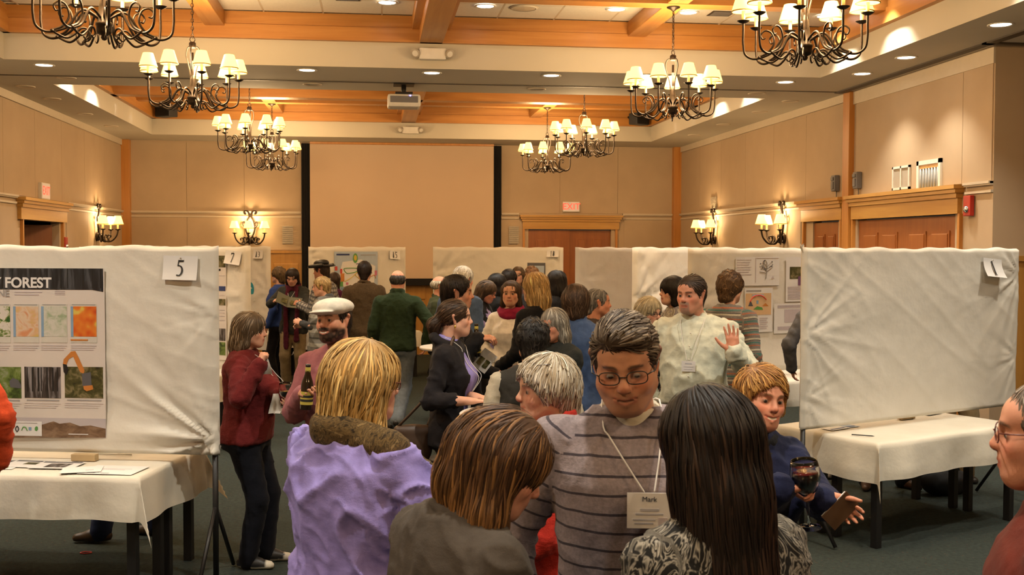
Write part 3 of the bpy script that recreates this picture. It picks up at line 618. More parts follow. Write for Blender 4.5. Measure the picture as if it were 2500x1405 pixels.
def rotm(yaw=0, pitch=0, roll=0):
    # yaw: turn to the person's right (+); pitch: bow down (+); roll: tilt to the right (+); degrees
    a, b, c = np.radians([yaw, pitch, roll])
    Rz = np.array([[np.cos(a), np.sin(a), 0], [-np.sin(a), np.cos(a), 0], [0, 0, 1]])
    Rx = np.array([[1, 0, 0], [0, np.cos(b), np.sin(b)], [0, -np.sin(b), np.cos(b)]])
    Ry = np.array([[np.cos(c), 0, np.sin(c)], [0, 1, 0], [-np.sin(c), 0, np.cos(c)]])
    return Rz@Rx@Ry
def sstep(x, a, b):
    t = np.clip((x-a)/(b-a), 0, 1); return t*t*(3-2*t)
def mixc(c, target, w): return c*(1-w[:, None])+np.array(target)[None]*w[:, None]

# ---- head, in its own frame: face towards +Y, centre of the skull at the origin, 0.225 m from chin to crown
def head_prims(sp):
    sm = sp.get('smile', 0); jw = sp.get('jaw', 1.0); fat = sp.get('facefat', 0)
    p = [ell((0, -.014, .027), (.0745, .095, .086)),
         ell((0, .03, -.035), (.059*jw+fat, .062, .072), k=.035),
         ell((0, .055, -.082), (.030*jw+fat, .030, .026), k=.03),
         cone((-.047*jw, .008, -.055), (-.018, .062, -.088), .026, .022, k=.03), cone((.047*jw, .008, -.055), (.018, .062, -.088), .026, .022, k=.03),
         ell((0, .055, .042), (.055, .03, .035), k=.03),
         cone((-.03, .078, .024), (-.012, .083, .022), .011, .010, k=.014), cone((.03, .078, .024), (.012, .083, .022), .011, .010, k=.014),
         ell((-.044, .052, -.022), (.02+fat, .02, .022), k=.025), ell((.044, .052, -.022), (.02+fat, .02, .022), k=.025),
         ell((0, .072, -.05), (.032, .024, .022), k=.02),
         ell((-.032, .093, .004), (.019, .019, .0135), 's', .02), ell((.032, .093, .004), (.019, .019, .0135), 's', .02),
         ell((-.0315, .070, .003), (.0158, .0145, .0145), k=.006), ell((.0315, .070, .003), (.0158, .0145, .0145), k=.006)]
    ns = sp.get('nose', 1.0)
    p += [cone((0, .083, .016), (0, .083+.020*ns, -.020), .0070, .0112, k=.012), ell((0, .085+.014*ns, -.026), (.0160, .012, .0095), k=.010),
          ell((-.007, .098, -.035), (.0045, .006, .004), 's', .004), ell((.007, .098, -.035), (.0045, .006, .004), 's', .004)]
    up = .006*sm
    w = .025+.006*sm
    p += [cone((-w, .082, -.056+up), (0, .0925, -.0535), .0040, .0055, k=.006), cone((w, .082, -.056+up), (0, .0925, -.0535), .0040, .0055, k=.006),
          cone((-w+.003, .082, -.060+up), (0, .0915, -.0665-.004*sm), .0040, .0062, k=.006), cone((w-.003, .082, -.060+up), (0, .0915, -.0665-.004*sm), .0040, .0062, k=.006)]
    g = .0015+.0035*max(sm-.5, 0)*2
    p += [cone((-w, .088, -.058+up), (0, .099, -.060), .0015, g, 's', .003), cone((w, .088, -.058+up), (0, .099, -.060), .0015, g, 's', .003)]
    if sm: p += [ell((-.038, .060, -.032), (.018, .018, .016), k=.02), ell((.038, .060, -.032), (.018, .018, .016), k=.02)]
    op = sp.get('eye', .0044)
    if op > 0: p += [ell((-.0315, .089, .001), (.0135, .014, op), 's', .002), ell((.0315, .089, .001), (.0135, .014, op), 's', .002)]
    for s in (-1, 1):
        p += [cone((s*.073, -.010, -.028), (s*.083, -.020, .020), .009, .015, k=.012, flat=(1, .35*s*s, 0), fs=.55), ell((s*.088, -.010, .006), (.007, .010, .017), 's', .008)]
    nr = sp.get('neck', .056)
    p += [cone((0, -.022, -.06), (0, -.042, -.205), nr, nr*1.08, k=.03)]
    return p
PIV = np.array([0, -.035, -.15])
def head_cols(v, sp):
    sk = np.array(sp.get('skin', (.55, .27, .16)))
    c = np.repeat(sk[None], len(v), 0)
    x, y, z = v.T
    n = vnoise(v*60); c = c*(1+.06*n[:, None])
    ax = np.abs(x)
    red = np.exp(-(((ax-.042)/.022)**2+((z+.022)/.02)**2))*(y > 0)+.8*np.exp(-((x/.014)**2+((z+.024)/.013)**2))*(y > .08)+.7*(np.abs(x) > .075)
    c = mixc(c, sk*np.array([1.12, .72, .66]), np.clip(red, 0, 1)*.6)
    sm = sp.get('smile', 0)
    up = .006*sm*(ax/.025)**2
    lip = (1-sstep(np.abs(z+.060-up), .007, .012))*(1-sstep(ax, .021+.006*sm, .029+.006*sm))*(y > .07)
    lc = np.array(sp.get('lip', sk*np.array([.95, .55, .55])))
    c = mixc(c, lc, lip*.8)
    if sm > .75:
        te = (1-sstep(np.abs(z+.0605-up), .0025, .0045))*(1-sstep(ax, .017, .022))*(y > .07)
        c = mixc(c, (.75, .66, .52), te)
    else:
        c = mixc(c, sk*.25, (1-sstep(np.abs(z+.060-up), .0008, .0028))*(1-sstep(ax, .018, .024))*(y > .07)*.8)
    bh = np.array(sp.get('brow', np.array(sp.get('haircol', (.05, .03, .02)))))
    bz = .0245+.004*np.sin(np.clip((ax-.012)/.036, 0, 1)*np.pi)
    br = (1-sstep(np.abs(z-bz), .0025, .0055))*sstep(ax, .010, .016)*(1-sstep(ax, .046, .052))*(y > .04)
    c = mixc(c, bh, br*.8)
    ew = (1-sstep(np.abs(z-.002), .006, .010))*(1-sstep(np.abs(ax-.0315), .012, .017))*(y > .06)
    c = mixc(c, sk*.45, ew*.6)
    bd = sp.get('beard', None)
    if bd:
        amt, bc, kind = bd
        low = sstep(-z, .030, .052)*sstep(y, -.010, .012)*sstep(z, -.150, -.118)
        cheek = 1-sstep(z+.020, -.012, .012)*1.0
        m = low*cheek
        if kind == 'goatee': m = m*(1-sstep(ax, .026, .036))
        m = m*(1-lip*.9)
        mo = (1-sstep(np.abs(z+.044), .006, .011))*(1-sstep(ax, .026, .034))*(y > .07)
        m = np.clip(m+mo, 0, 1)*(1-.3*np.abs(n))
        c = mixc(c, bc, m*amt)
    st = sp.get('stubble', 0)
    if st:
        m = sstep(-z, .035, .06)*sstep(y, .0, .03)*sstep(z, -.14, -.12)
        c = mixc(c, sk*np.array([.62, .66, .72]), m*st)
    bs = sp.get('scalp', None)          # hair-coloured scalp below thin hair
    if bs is not None:
        m = sstep(z-.9*y, -.02, .03)*(1-sstep(y, .05, .075))
        c = mixc(c, bs, m*.7)
    return np.clip(c, 0, 1)
def uvball(c, r, nu=16, nv=12):
    th = np.linspace(0, np.pi, nv+1); ph = np.linspace(0, 2*np.pi, nu, endpoint=False)
    v = [[np.sin(t)*np.cos(p), np.cos(t), np.sin(t)*np.sin(p)] for t in th for p in ph]
    q = [[i*nu+j, i*nu+(j+1) % nu, (i+1)*nu+(j+1) % nu, (i+1)*nu+j] for i in range(nv) for j in range(nu)]
    return np.array(v)*r+np.array(c), np.array(q)
def eye_geo(sp):
    out = []
    gz = np.array(sp.get('gaze', (0, 1, -.1)), float); gz /= np.linalg.norm(gz)
    for s in (-1, 1):
        v, q = uvball((0, 0, 0), .0128)
        d = v/np.linalg.norm(v, axis=1)[:, None]@gz
        col = np.where(d[:, None] > .955, np.array([[.006, .005, .005]]), np.where(d[:, None] > .80, np.array([sp.get('iris', (.06, .035, .02))]), np.array([[.42, .36, .31]])))
        out.append((v+np.array([s*.0315, .0715, .003]), q, col))
    return out

# ---- hands: wrist at w, fingers along d, palm facing n, thumb towards t
CURL = {'relaxed': (.35, .45, .35), 'grip': (.75, 1.0, .7), 'flat': (.08, .1, .08), 'open': (-.05, .15, .12), 'pinch': (.95, .9, .4), 'fist': (1.2, 1.4, .9), 'point': (.5, .7, .5)}
def hand_prims(w, d, n, t, pose='relaxed', sc=1.0, spread=.10):
    w, d, n, t = [np.array(q, float) for q in (w, d, n, t)]
    P = lambda a, b, c: w+sc*(a*d+b*t+c*n)
    p = [cone(P(-.01, 0, 0), P(.03, 0, 0), .026*sc, .030*sc, k=.015, flat=n, fs=.72),
         cone(P(.02, .018, 0), P(.080, .024, .002), .019*sc, .014*sc, k=.016, flat=n, fs=.85), cone(P(.02, -.016, 0), P(.075, -.026, .002), .018*sc, .012*sc, k=.016, flat=n, fs=.85),
         cone(P(.025, 0, .002), P(.083, .0, .001), .018*sc, .014*sc, k=.014, flat=n, fs=.85)]
    c = CURL[pose]
    for i, (b, L, r) in enumerate(((.029, .074, .0092), (.010, .083, .0095), (-.009, .077, .0090), (-.027, .060, .0080))):
        a = b*3*spread/.029*.3
        cur = np.array(P(.083-.004*abs(i-1), b, .0)); dirv = d*np.cos(a)+t*np.sin(a); ang = 0
        for j, fr in enumerate((.46, .30, .24)):
            ang += c[j]*(1+.08*i)
            dv = dirv*np.cos(ang)+n*np.sin(ang); nx = cur+sc*L*fr*dv
            p.append(cone(cur, nx, r*sc*(1-.09*j), r*sc*(.91-.1*j), k=.003 if j else .007)); cur = nx
    ta = {'open': .95, 'flat': .55, 'relaxed': .6}.get(pose, .75); tn = {'open': .15, 'flat': .1, 'relaxed': .35}.get(pose, .75)
    b0 = P(.022, .026, .004); dv = d*np.cos(ta)+t*np.sin(ta)+n*tn; dv /= np.linalg.norm(dv); m1 = b0+sc*.042*dv
    dv2 = dv*.8+d*.35+n*tn*.5; dv2 /= np.linalg.norm(dv2); m2 = m1+sc*.032*dv2; m3 = m2+sc*.024*(dv2*.85+d*.3+n*tn*.3)
    p += [cone(b0, m1, .0165*sc, .0115*sc, k=.016), cone(m1, m2, .0112*sc, .0098*sc, k=.004), cone(m2, m3, .0098*sc, .0078*sc, k=.003)]
    return p
def ik(s, h, la, lb, pole):
    s, h, pole = np.array(s, float), np.array(h, float), np.array(pole, float)
    v = h-s; L = np.linalg.norm(v); L2 = min(L, (la+lb)*.999); u = v/L
    if L > L2: h = s+u*L2
    x = (la*la-lb*lb+L2*L2)/(2*L2); y = math.sqrt(max(la*la-x*x, 1e-8))
    q = pole-u*(pole@u); q /= np.linalg.norm(q)+1e-9
    return s+u*x+q*y, h

# ---- hair: a soft volume with locks combed over its surface
EARS = [ell((q*.096, -.004, -.008), (.032, .024, .034), 's', .008) for q in (-1, 1)]
def hair_style(sp):
    st = sp['hair']; th = sp.get('hairth', .012)
    L = sp.get('hairlen', .2)
    P = [ell((0, -.016, .029), (.0745+th, .095+th, .086+th))]
    def face(zt=.055, w=.064, yy=.125, d=.09): return ell((0, yy, zt-.10), (w, d, .10), 's', .015)
    if st == 'short':
        P += [cone((0, -.06, -.03), (0, -.065, -.075), .055, .042, k=.03), face(sp.get('hairline', .084), .068),
              ell((0, .095, -.06), (.12, .088, .118), 's', .012), ell((0, 0, -.135), (.12, .12, .06), 's', .01)]+(EARS if sp.get('earcut', 1) else [])
        if sp.get('quiff'): P.insert(1, ell((sp['quiff'], .048, .087), (.056, .042, .030), k=.03))
    elif st == 'bald':
        P = [ell((0, -.016, .015), (.0765+th, .097+th, .07)), ell((0, .0, .11), (.072, .12, .075), 's', .02), ell((0, .09, .0), (.12, .10, .16), 's', .02), ell((0, 0, -.12), (.12, .12, .06), 's', .01)]+EARS
    elif st == 'bob':
        P += [cone((0, -.05, .0), (0, -.058, -.05-L*.3), .088, .075, k=.04)]
        for s in (-1, 1): P.append(cone((s*.062, -.012, .02), (s*.066, -.012+sp.get('fwd', .0), .02-L), .038, .026, k=.03))
        P += [cone((0, -.06, -.02), (0, -.07, .02-L), .07, .055, k=.04), face(sp.get('hairline', .058), .060, .135), ell((0, .085, -.12), (.058, .105, .11), 's', .015)]
    elif st == 'long':
        P += [cone((0, -.045, .02), (0, -.075, -.10), .086, .075, k=.04),
              cone((0, -.075, -.08), (0, -.10, .02-L), .075, .05+.02*(L > .35), k=.05, flat=(0, 1, 0), fs=.7)]
        for s in (-1, 1):
            P.append(cone((s*.058, -.012, .03), (s*.070, -.02, -.09), .036, .030, k=.03))
            P.append(cone((s*.070, -.02, -.09), (s*.075, -.045+sp.get('fwd', .0), .03-L), .030, .026, k=.03))
        P += [face(sp.get('hairline', .058), .056, .135), ell((0, .10, -.11), (.055, .105, .11), 's', .015)]
    elif st == 'pony':
        P += [face(.080, .068), ell((0, .06, -.10), (.13, .10, .115), 's', .015), ell((0, 0, -.135), (.12, .12, .06), 's', .01),
              cone((0, -.11, -.01), (0, -.14, -.05), .035, .045, k=.02), cone((0, -.14, -.05), (0, -.125, -.14), .045, .025, k=.02)]
    elif st == 'curly':
        P += [face(.055, .066), cone((0, -.06, -.02), (0, -.065, -.08), .075, .06, k=.03), ell((0, .085, -.09), (.12, .10, .11), 's', .02), ell((0, 0, -.155), (.12, .12, .06), 's', .01)]
        rs = np.random.RandomState(5)
        for i in range(46):
            a = rs.uniform(0, 6.28); e = rs.uniform(-.5, 1.4)
            q = np.array([np.cos(a)*np.cos(e)*.082, np.sin(a)*np.cos(e)*.10-.016, np.sin(e)*.094+.03])
            if q[1] > .06 and q[2] < .06: continue
            P.append(ell(q, (.021,)*3, k=.008))
    for e in sp.get('hairx', []): P.append(e)
    return P
def locks(prims, v, N, sp, rs, width=.004, seglen=.014, nseg=8):
    comb_c = np.array(sp.get('part', (0, .02, .13)), float); g = np.array(sp.get('grav', (0, -.1, -1)), float); swp = np.array(sp.get('sweep', (0, 0, 0)), float)
    idx = rs.choice(len(v), N, replace=len(v) < N)
    p = v[idx].copy(); path = []
    e = .003
    off = rs.uniform(-.002, .005, N)*sp.get('fluff', 1.0)
    jit = rs.randn(N, 3)*sp.get('wave', .12)
    ph = rs.uniform(0, 6.28, N)
    ns = np.maximum(3, (nseg*rs.uniform(.6, 1.2, N)).astype(int))
    over = sp.get('over', (.005) if sp['hair'] in ('short', 'bald', 'pony', 'curly') else .03); alive = np.ones(N, bool)
    for s in range(nseg+1):
        D = ev(prims, p); alive &= np.abs(D) < over
        G = np.stack([ev(prims, p+np.array(d)*e)-D for d in ((1, 0, 0), (0, 1, 0), (0, 0, 1))], 1)/e
        G /= np.maximum(np.linalg.norm(G, axis=1), 1e-6)[:, None]
        path.append((p-G*(D-off*np.sin(np.pi*min(1, (s+.7)/(nseg)))-(.001))[:, None]*np.where(np.abs(D) < .025, 1, .0)[:, None], G))
        p = path[-1][0]
        rad = p-comb_c; up = np.clip((p[:, 2]-.0)/.12, 0, 1)[:, None]
        f = rad/np.linalg.norm(rad, axis=1)[:, None]*up+g*(1.1-up)+swp*np.clip((p[:, 2]+.09)/.1, 0, 1)[:, None]+jit+sp.get('curl', 0)*np.stack([np.cos(ph+s*1.1), np.sin(ph+s*1.1), 0*ph], 1)
        t = f-G*np.sum(f*G, 1)[:, None]; t /= np.maximum(np.linalg.norm(t, axis=1), 1e-6)[:, None]
        p = p+t*(seglen*np.where(alive, 1, .05))[:, None]
    V, Q, C = [], [], []
    pts = np.stack([q[0] for q in path], 1); Gs = np.stack([q[1] for q in path], 1)     # N,S,3
    T = np.gradient(pts, axis=1); T /= np.maximum(np.linalg.norm(T, axis=2), 1e-9)[..., None]
    B = np.cross(T, Gs); B /= np.maximum(np.linalg.norm(B, axis=2), 1e-9)[..., None]
    S = nseg+1
    w = width*rs.uniform(.5, 1.3, N)[:, None]*np.sin(np.linspace(.35, np.pi-.12, S))[None]
    a = pts-B*w[..., None]; b = pts+B*w[..., None]; c = pts+Gs*(w*.55)[..., None]
    V = np.stack([a, c, b], 2).reshape(-1, 3)                   # ((n*S+s)*3+k)
    base = (np.arange(N)[:, None]*S+np.arange(S-1)[None]).reshape(-1)*3
    if sp.get('ribbon'): Q = np.stack([base, base+3, base+5, base+2], 1)
    else: Q = np.concatenate([np.stack([base, base+3, base+4, base+1], 1), np.stack([base+1, base+4, base+5, base+2], 1)])
    hc = np.array(sp['haircol']); hv = sp.get('hairvar', .35)
    k = np.exp(rs.randn(N)*hv)
    col = hc[None]*k[:, None]
    if 'streak' in sp:
        m = (rs.rand(N) < sp.get('streakp', .3)); col[m] = np.array(sp['streak'])[None]*np.exp(rs.randn(m.sum())*.25)[:, None]
    if 'tipcol' in sp:
        zt = pts[:, :, 2]; z0, z1 = sp.get('tipz', (-.05, -.25)); wgt = sstep(-zt, -z0, -z1)
        col = col[:, None, :]*(1-wgt[..., None])+np.array(sp['tipcol'])[None, None]*(k[:, None, None]**.8)*wgt[..., None]
        C = np.repeat(col.reshape(-1, 3), 3, 0)
    else: C = np.repeat(col, S*3, 0)
    return V, Q, np.clip(C, 0, 1)
MALE = [(.80, .165, .115, .0), (.86, .172, .12, -.008), (.93, .170, .125, -.012), (1.02, .158, .115, -.004), (1.12, .155, .112, .004), (1.22, .165, .118, .006), (1.32, .178, .122, .002), (1.39, .175, .108, -.010), (1.44, .140, .086, -.020), (1.475, .088, .070, -.024), (1.51, .060, .058, -.022)]
FEM = [(.80, .178, .125, -.012), (.86, .182, .128, -.014), (.93, .172, .122, -.010), (1.02, .142, .105, .0), (1.12, .134, .102, .004), (1.20, .146, .116, .012), (1.28, .156, .130, .020), (1.34, .158, .112, .004), (1.39, .152, .094, -.010), (1.44, .118, .076, -.020), (1.475, .076, .062, -.022), (1.51, .052, .050, -.020)]
LEGS = {'m': (.088, .060, .046), 'f': (.092, .058, .042)}
def plane_above(z0):
    return dict(fn=lambda x, y, z: (z0-z)+0*x+0*y, lo=np.array([-9, -9, -9.]), hi=np.array([9, 9, 9.]), op='i', k=.006, reg=0)
def person(sp):
    h = sp.get('h', 1.72); s = h/1.75; sex = sp.get('sex', 'm'); bx, by = sp.get('bx', 1.0), sp.get('by', 1.0)
    rs = np.random.RandomState(sp.get('seed', int(sp['px'])*7 % 9973))
    base = np.array(MALE if sex == 'm' else FEM, float)
    lean = sp.get('lean', 0.0); side = sp.get('side', 0.0); belly = sp.get('belly', 0)
    def ly(z): return lean*np.clip((z-.95)/.55, 0, 1.2)**1.4
    def lx(z): return side*np.clip((z-.95)/.55, 0, 1.2)
    def secs(z0, z1, infl=0, flare=0.0, top=None):
        zs = sorted(set([z0, z1]+[z for z in base[:, 0] if z0 < z < z1])); out = []
        for z in zs:
            wx = np.interp(z, base[:, 0], base[:, 1])*bx; wy = np.interp(z, base[:, 0], base[:, 2])*by; cy = np.interp(z, base[:, 0], base[:, 3])
            bl = belly*np.exp(-((z-1.08)/.14)**2); wy += bl; cy += bl
            if z > 1.42: wx = np.interp(z, base[:, 0], base[:, 1])*(1+(bx-1)*.5); wy = np.interp(z, base[:, 0], base[:, 2])
            fl = flare*np.clip((1.15-z)/.3, 0, 1.5)
            out.append((z*s, (wx+infl+fl)*s, (wy+infl+fl)*s, lx(z)*s, (cy+ly(z))*s))
        return out
    # --- root empty, placed so that the head stands at the wanted spot
    hy, hp, hr = sp.get('hyaw', 0), sp.get('bow', 0), sp.get('hroll', 0)
    R = rotm(hy, hp, hr); hs = s*sp.get('hscale', 1.0)*(1.0 if sex == 'm' else .975)
    npos = np.array([lx(1.5), ly(1.5)-.004, 1.638+PIV[2]])*s+np.array([0, PIV[1]*.3, 0])
    H = lambda v: (np.asarray(v)-PIV)*hs@R.T+npos
    hc = H(np.zeros(3))
    fa_ = math.radians(sp['face']); c_, s_ = math.cos(fa_), math.sin(fa_)
    Rz = np.array([[c_, s_, 0], [-s_, c_, 0], [0, 0, 1]])
    X, Y = at(sp['px'], sp['D']); off = Rz@hc
    root = empty('person', (X-off[0], Y-off[1], 0), -fa_)
    tag(root, sp['label'], 'person', sp.get('group'))
    def loc(px, py, D): return Rz.T@(np.array(at3(px, py, D))-np.array([root.location[0], root.location[1], 0]))/s
    sw = (.178 if sex == 'm' else .156)*(1+(bx-1)*.7)
    ua, fa = .285, .25
    arms = {}
    for key, sd in (('armR', 1), ('armL', -1)):
        a = dict(sp.get(key, {}))
        S = np.array([sd*sw+lx(1.42), ly(1.42)-.012+a.get('shy', 0), 1.402+a.get('shz', 0)])*s
        if 'px' in a: a['h'] = loc(*a['px'])
        hnd = np.array(a.get('h', (sd*(sw+.085), .05+ly(1.0)*.3, .90)))*s
        E, W = ik(S, hnd, ua*s, fa*s, a.get('pole', (sd*.35, -1, -.2)))
        d = W-E; d /= np.linalg.norm(d)
        hd = np.array(a['hd'], float) if 'hd' in a else d.copy(); hd /= np.linalg.norm(hd)
        n = np.array(a.get('palm', (-sd, 0, 0) if d[2] < -.6 else (-sd*.8, 0, -.5)), float); n -= hd*(n@hd); n /= np.linalg.norm(n)
        t = np.cross(hd, n)*sd
        arms[key] = dict(S=S, E=E, W=W, d=hd, n=n, t=t, pose=a.get('pose', 'relaxed'), sd=sd, sleeve=a.get('sleeve'))
    ls = (.92, .088); legs = {}
    ft = sp.get('feet', ((.10, 0, 8), (-.10, 0, -8)))
    for key, sd, f in (('R', 1, ft[0]), ('L', -1, ft[1])):
        Hp = np.array([sd*.088*bx, -.008, .90])*s; A = np.array([f[0], f[1], .085+(f[3] if len(f) > 3 else 0)])*s
        K, A = ik(Hp, A, .425*s, .412*s, (sd*.12, 1, 0)); legs[key] = (Hp, K, A, f[2])
    res = sp.get('res', 1.0)
    # --- body: head, hands and the core under the clothes, one mesh
    VV, TT, QQ, CC = [], [], [], []; nb = 0
    def push(v, tr, qd, col):
        nonlocal nb
        VV.append(v); TT.append(tr+nb); QQ.append(qd+nb); CC.append(col); nb += len(v)
    v, tr, qd = polygonize(head_prims(sp), sp.get('hvox', .0045), sp.get('hadapt', 0))
    push(H(v), tr, qd, head_cols(v, sp))
    for ev_, q, col in eye_geo(sp): push(H(ev_), np.zeros((0, 3), int), q, col)
    sk = np.array(sp.get('skin', (.55, .27, .16)))
    for a in arms.values():
        hsz = s*(1.0 if sex == 'm' else .92)*sp.get('handsz', 1.0)
        pr = [cone(a['E'], a['E']*.45+a['W']*.55, .040*s, .037*s, k=.02), cone(a['E']*.45+a['W']*.55, a['W'], .037*s, .0255*s, k=.02)]+hand_prims(a['W'], a['d'], a['n'], a['t'], a['pose'], hsz, sp.get('spread', .10))
        v, tr, qd = polygonize(pr, sp.get('handvox', .0045), .0015)
        nz = vnoise(v*45); push(v, tr, qd, sk[None]*(np.array([1.0, .93, .9])[None])*(1+.08*nz[:, None]))
    core = [loft(secs(.82, 1.50, -.02))]+[cone(a['S'], a['E'], .042*s, .036*s) for a in arms.values()]
    for Hp, K, A, fd in legs.values(): core += [cone(Hp, K, .066*s, .045*s, k=.03), cone(K, A, .045*s, .034*s, k=.02)]
    v, tr, qd = polygonize(core, .032, .003); push(v, tr, qd, np.repeat(sk[None], len(v), 0))
    me = mesh_np('body', np.concatenate(VV), np.concatenate(TT), np.concatenate(QQ), True, np.concatenate(CC), None, MAT('skin'))
    part('body', me, root)
    # --- hair
    if sp.get('hair'):
        pr = hair_style(sp)
        hv, tr, qd = polygonize(pr, sp.get('hairvox', .007), 0)
        N = sp.get('nlock', 260)
        hc0 = np.array(sp['haircol'])
        bc = np.repeat(hc0[None]*.85, len(hv), 0)*(1+.25*vnoise(hv*np.array([90, 90, 18]))[:, None])
        if 'tipcol' in sp:
            z0, z1 = sp.get('tipz', (-.05, -.25)); bc = mixc(bc, np.array(sp['tipcol'])*.85, sstep(-hv[:, 2], -z0, -z1))
        lv, lq, lc = locks(pr, hv, N, sp, rs, sp.get('lockw', .0055), sp.get('lockl', .014), sp.get('lockn', 7))
        me = mesh_np('hair', np.concatenate([H(hv), H(lv)]), tr, np.concatenate([qd, lq+len(hv)]), True, np.concatenate([np.clip(bc, 0, 1), lc]), None, MAT('hair'))
        part('hair', me, root)
    for nm, prims_, col_, mt_ in sp.get('headwear', []):
        v, tr, qd = polygonize(prims_, .005, 0); part(nm, mesh_np(nm, H(v), tr, qd, True, np.repeat(np.array(col_)[None], len(v), 0), None, MAT(mt_)), root)
    # --- garments
    def garment(g):
        infl = g.get('infl', .012); vox = g.get('vox', .012)*res
        pr = []
        k = g['kind']
        if k in ('top', 'vest', 'coat'):
            pr.append(loft(secs(g.get('hem', .88), g.get('neck', 1.495), infl, g.get('flare', 0)), reg=0))
            for a in arms.values():
                sr = g.get('sr', (.060, .050, .040) if sex == 'm' else (.052, .045, .036))
                sr = [q*(1+(bx-1)*.6)+infl*.5 for q in sr]
                pr.append(cone(np.array([a['S'][0]*.30, a['S'][1], a['S'][2]+.030*s]), a['S'], .050*s+infl*.4, (.054 if k != 'vest' else .05)*s+infl*.4, k=.05, reg=0))
                if k == 'vest': continue
                sl = 'none' if g.get('sleeve') == 'none' else (a['sleeve'] or g.get('sleeve', 'long'))
                v0 = .2
                if sl == 'long' or sl == 'elbow':
                    We = a['W'] if sl == 'long' else a['E']*.35+a['W']*.65
                    pr += [cone(a['S'], a['E'], sr[0]*s, sr[1]*s, k=.018, reg=1, v0=v0), cone(a['E'], We-(a['W']-a['E'])*.02, sr[1]*s, sr[2]*s, k=.02, reg=2, v0=v0+.285*s)]
                elif sl == 'short': pr += [cone(a['S'], a['S']*.4+a['E']*.6, sr[0]*s, sr[0]*1.02*s, k=.03, reg=1, v0=v0)]
            if sex == 'f' and g.get('bust', 1):
                for sd in (-1, 1): pr.append(ell(np.array([sd*.072*bx, (.085*by+infl*.6+ly(1.26)), 1.255])*s, np.array([.062, .055, .062])*s*(1+(bx-1)*.7), k=.05, reg=0))
            if g.get('open'):
                w = g['open']; pr.append(cone(np.array([0, .24+ly(1.3), .7])*s, np.array([0, .22+ly(1.42), 1.50])*s, w*2.2, w*2.0, 's', .01))
            if g.get('vee'):
                pr.append(cone(np.array([0, .06+ly(1.5), 1.52])*s, np.array([0, .155+ly(1.4), g['vee']])*s, .062*s, .012*s, 's', .01))
            nb_ = npos+np.array([0, 0, -.005])
            cl = g.get('collar')
            ncz = np.array([lx(1.5), ly(1.5)-.022, 1.497])*s
            if cl == 'shirt': pr += [torus(ncz+np.array([0, .004, .002]), (0, .30, 1), .064*s, .013*s, k=.012, reg=3), torus(ncz+np.array([0, .0, .018]), (0, .35, 1), .060*s, .011*s, k=.012, reg=3)]
            elif cl == 'crew': pr.append(torus(ncz+np.array([0, .006, -.006]), (0, .35, 1), .066*s, .010*s, k=.01, reg=3))
            elif cl == 'high': pr += [torus(ncz+np.array([0, .002, .0]), (0, .2, 1), .068*s, .016*s, k=.012, reg=3), torus(ncz+np.array([0, .004, .026]), (0, .25, 1), .068*s, .013*s, k=.012, reg=3), torus(ncz+np.array([0, .006, .046]), (0, .25, 1), .072*s, .009*s, k=.012, reg=3)]
            elif cl == 'hood': pr += [torus(ncz+np.array([0, -.022, -.012]), (0, .55, 1), .088*s, .028*s, k=.02, reg=3, sq=1.1)]
            if g.get('cuff'):
                for a in arms.values():
                    pr.append(cone(a['W']-(a['W']-a['E'])*.14, a['W']-(a['W']-a['E'])*.01, .036*s+infl*.5, .036*s+infl*.5, k=.004, reg=2))
        elif k == 'sleeves':
            for a in arms.values():
                sr = [q+infl*.5 for q in g.get('sr', (.060, .050, .040) if sex == 'm' else (.052, .045, .036))]
                pr += [cone(a['S'], a['E'], sr[0]*s, sr[1]*s, k=.03, reg=1, v0=.2), cone(a['E'], a['W']-(a['W']-a['E'])*.04, sr[1]*s, sr[2]*s, k=.02, reg=2, v0=.2+.285*s)]
            pr.append(torus(np.array([lx(1.5), ly(1.5)-.020, 1.50])*s, (0, .3, 1), .064*s, .014*s, reg=3))
        elif k == 'trousers':
            r = LEGS[sex]; w = g.get('w', 0.012)
            pr.append(loft(secs(.83, g.get('waist', 1.02), .006), reg=0))
            for Hp, K, A, fd in legs.values():
                pr += [cone(Hp, K, (r[0]*(1+(bx-1)*.6)+w*.5)*s, (r[1]+w)*s, k=.035, reg=1, v0=0), cone(K, A*.98+K*.02+np.array([0, 0, -.03]), (r[1]+w)*s, (r[2]+w*1.6)*s, k=.025, reg=2, v0=.4)]
        elif k == 'skirt':
            S_ = secs(.84, 1.02, .01); z0 = g.get('hem', .5)*s
            S_ = [(z0, .24*s, .19*s, 0, 0), (.84*s, S_[0][1]*1.05, S_[0][2]*1.05, 0, S_[0][4])]+S_[1:]
            pr.append(loft(S_, reg=0))
        elif k == 'shawl':
            z0 = g.get('hem', .62); ss = [(z0, .30, .24, 0, .0), (1.0, .30, .22, 0, .0), (1.2, .27, .20, 0, ly(1.2)), (1.36, .23, .16, lx(1.36), ly(1.36)), (1.44, .16, .12, lx(1.4), ly(1.44)), (1.50, .09, .085, lx(1.5), ly(1.5)-.01)]
            pr.append(loft([tuple(q*s for q in t_) for t_ in ss], reg=0)); pr.append(torus(np.array([lx(1.5), ly(1.5)-.016, 1.50])*s, (0, .4, 1), .075*s, .028*s, k=.03, reg=0))
        elif k == 'scarf':
            c0 = np.array([lx(1.5), ly(1.5)-.018, 1.49])*s; r_ = g.get('r', .026)
            pr += [torus(c0, (0.06, .35, 1), .078*s, r_*s, k=.015, reg=0, sq=1.1), torus(c0+np.array([0, .012, -.030]), (-.08, .45, 1), .090*s, r_*.9*s, k=.015, reg=0, sq=1.1)]
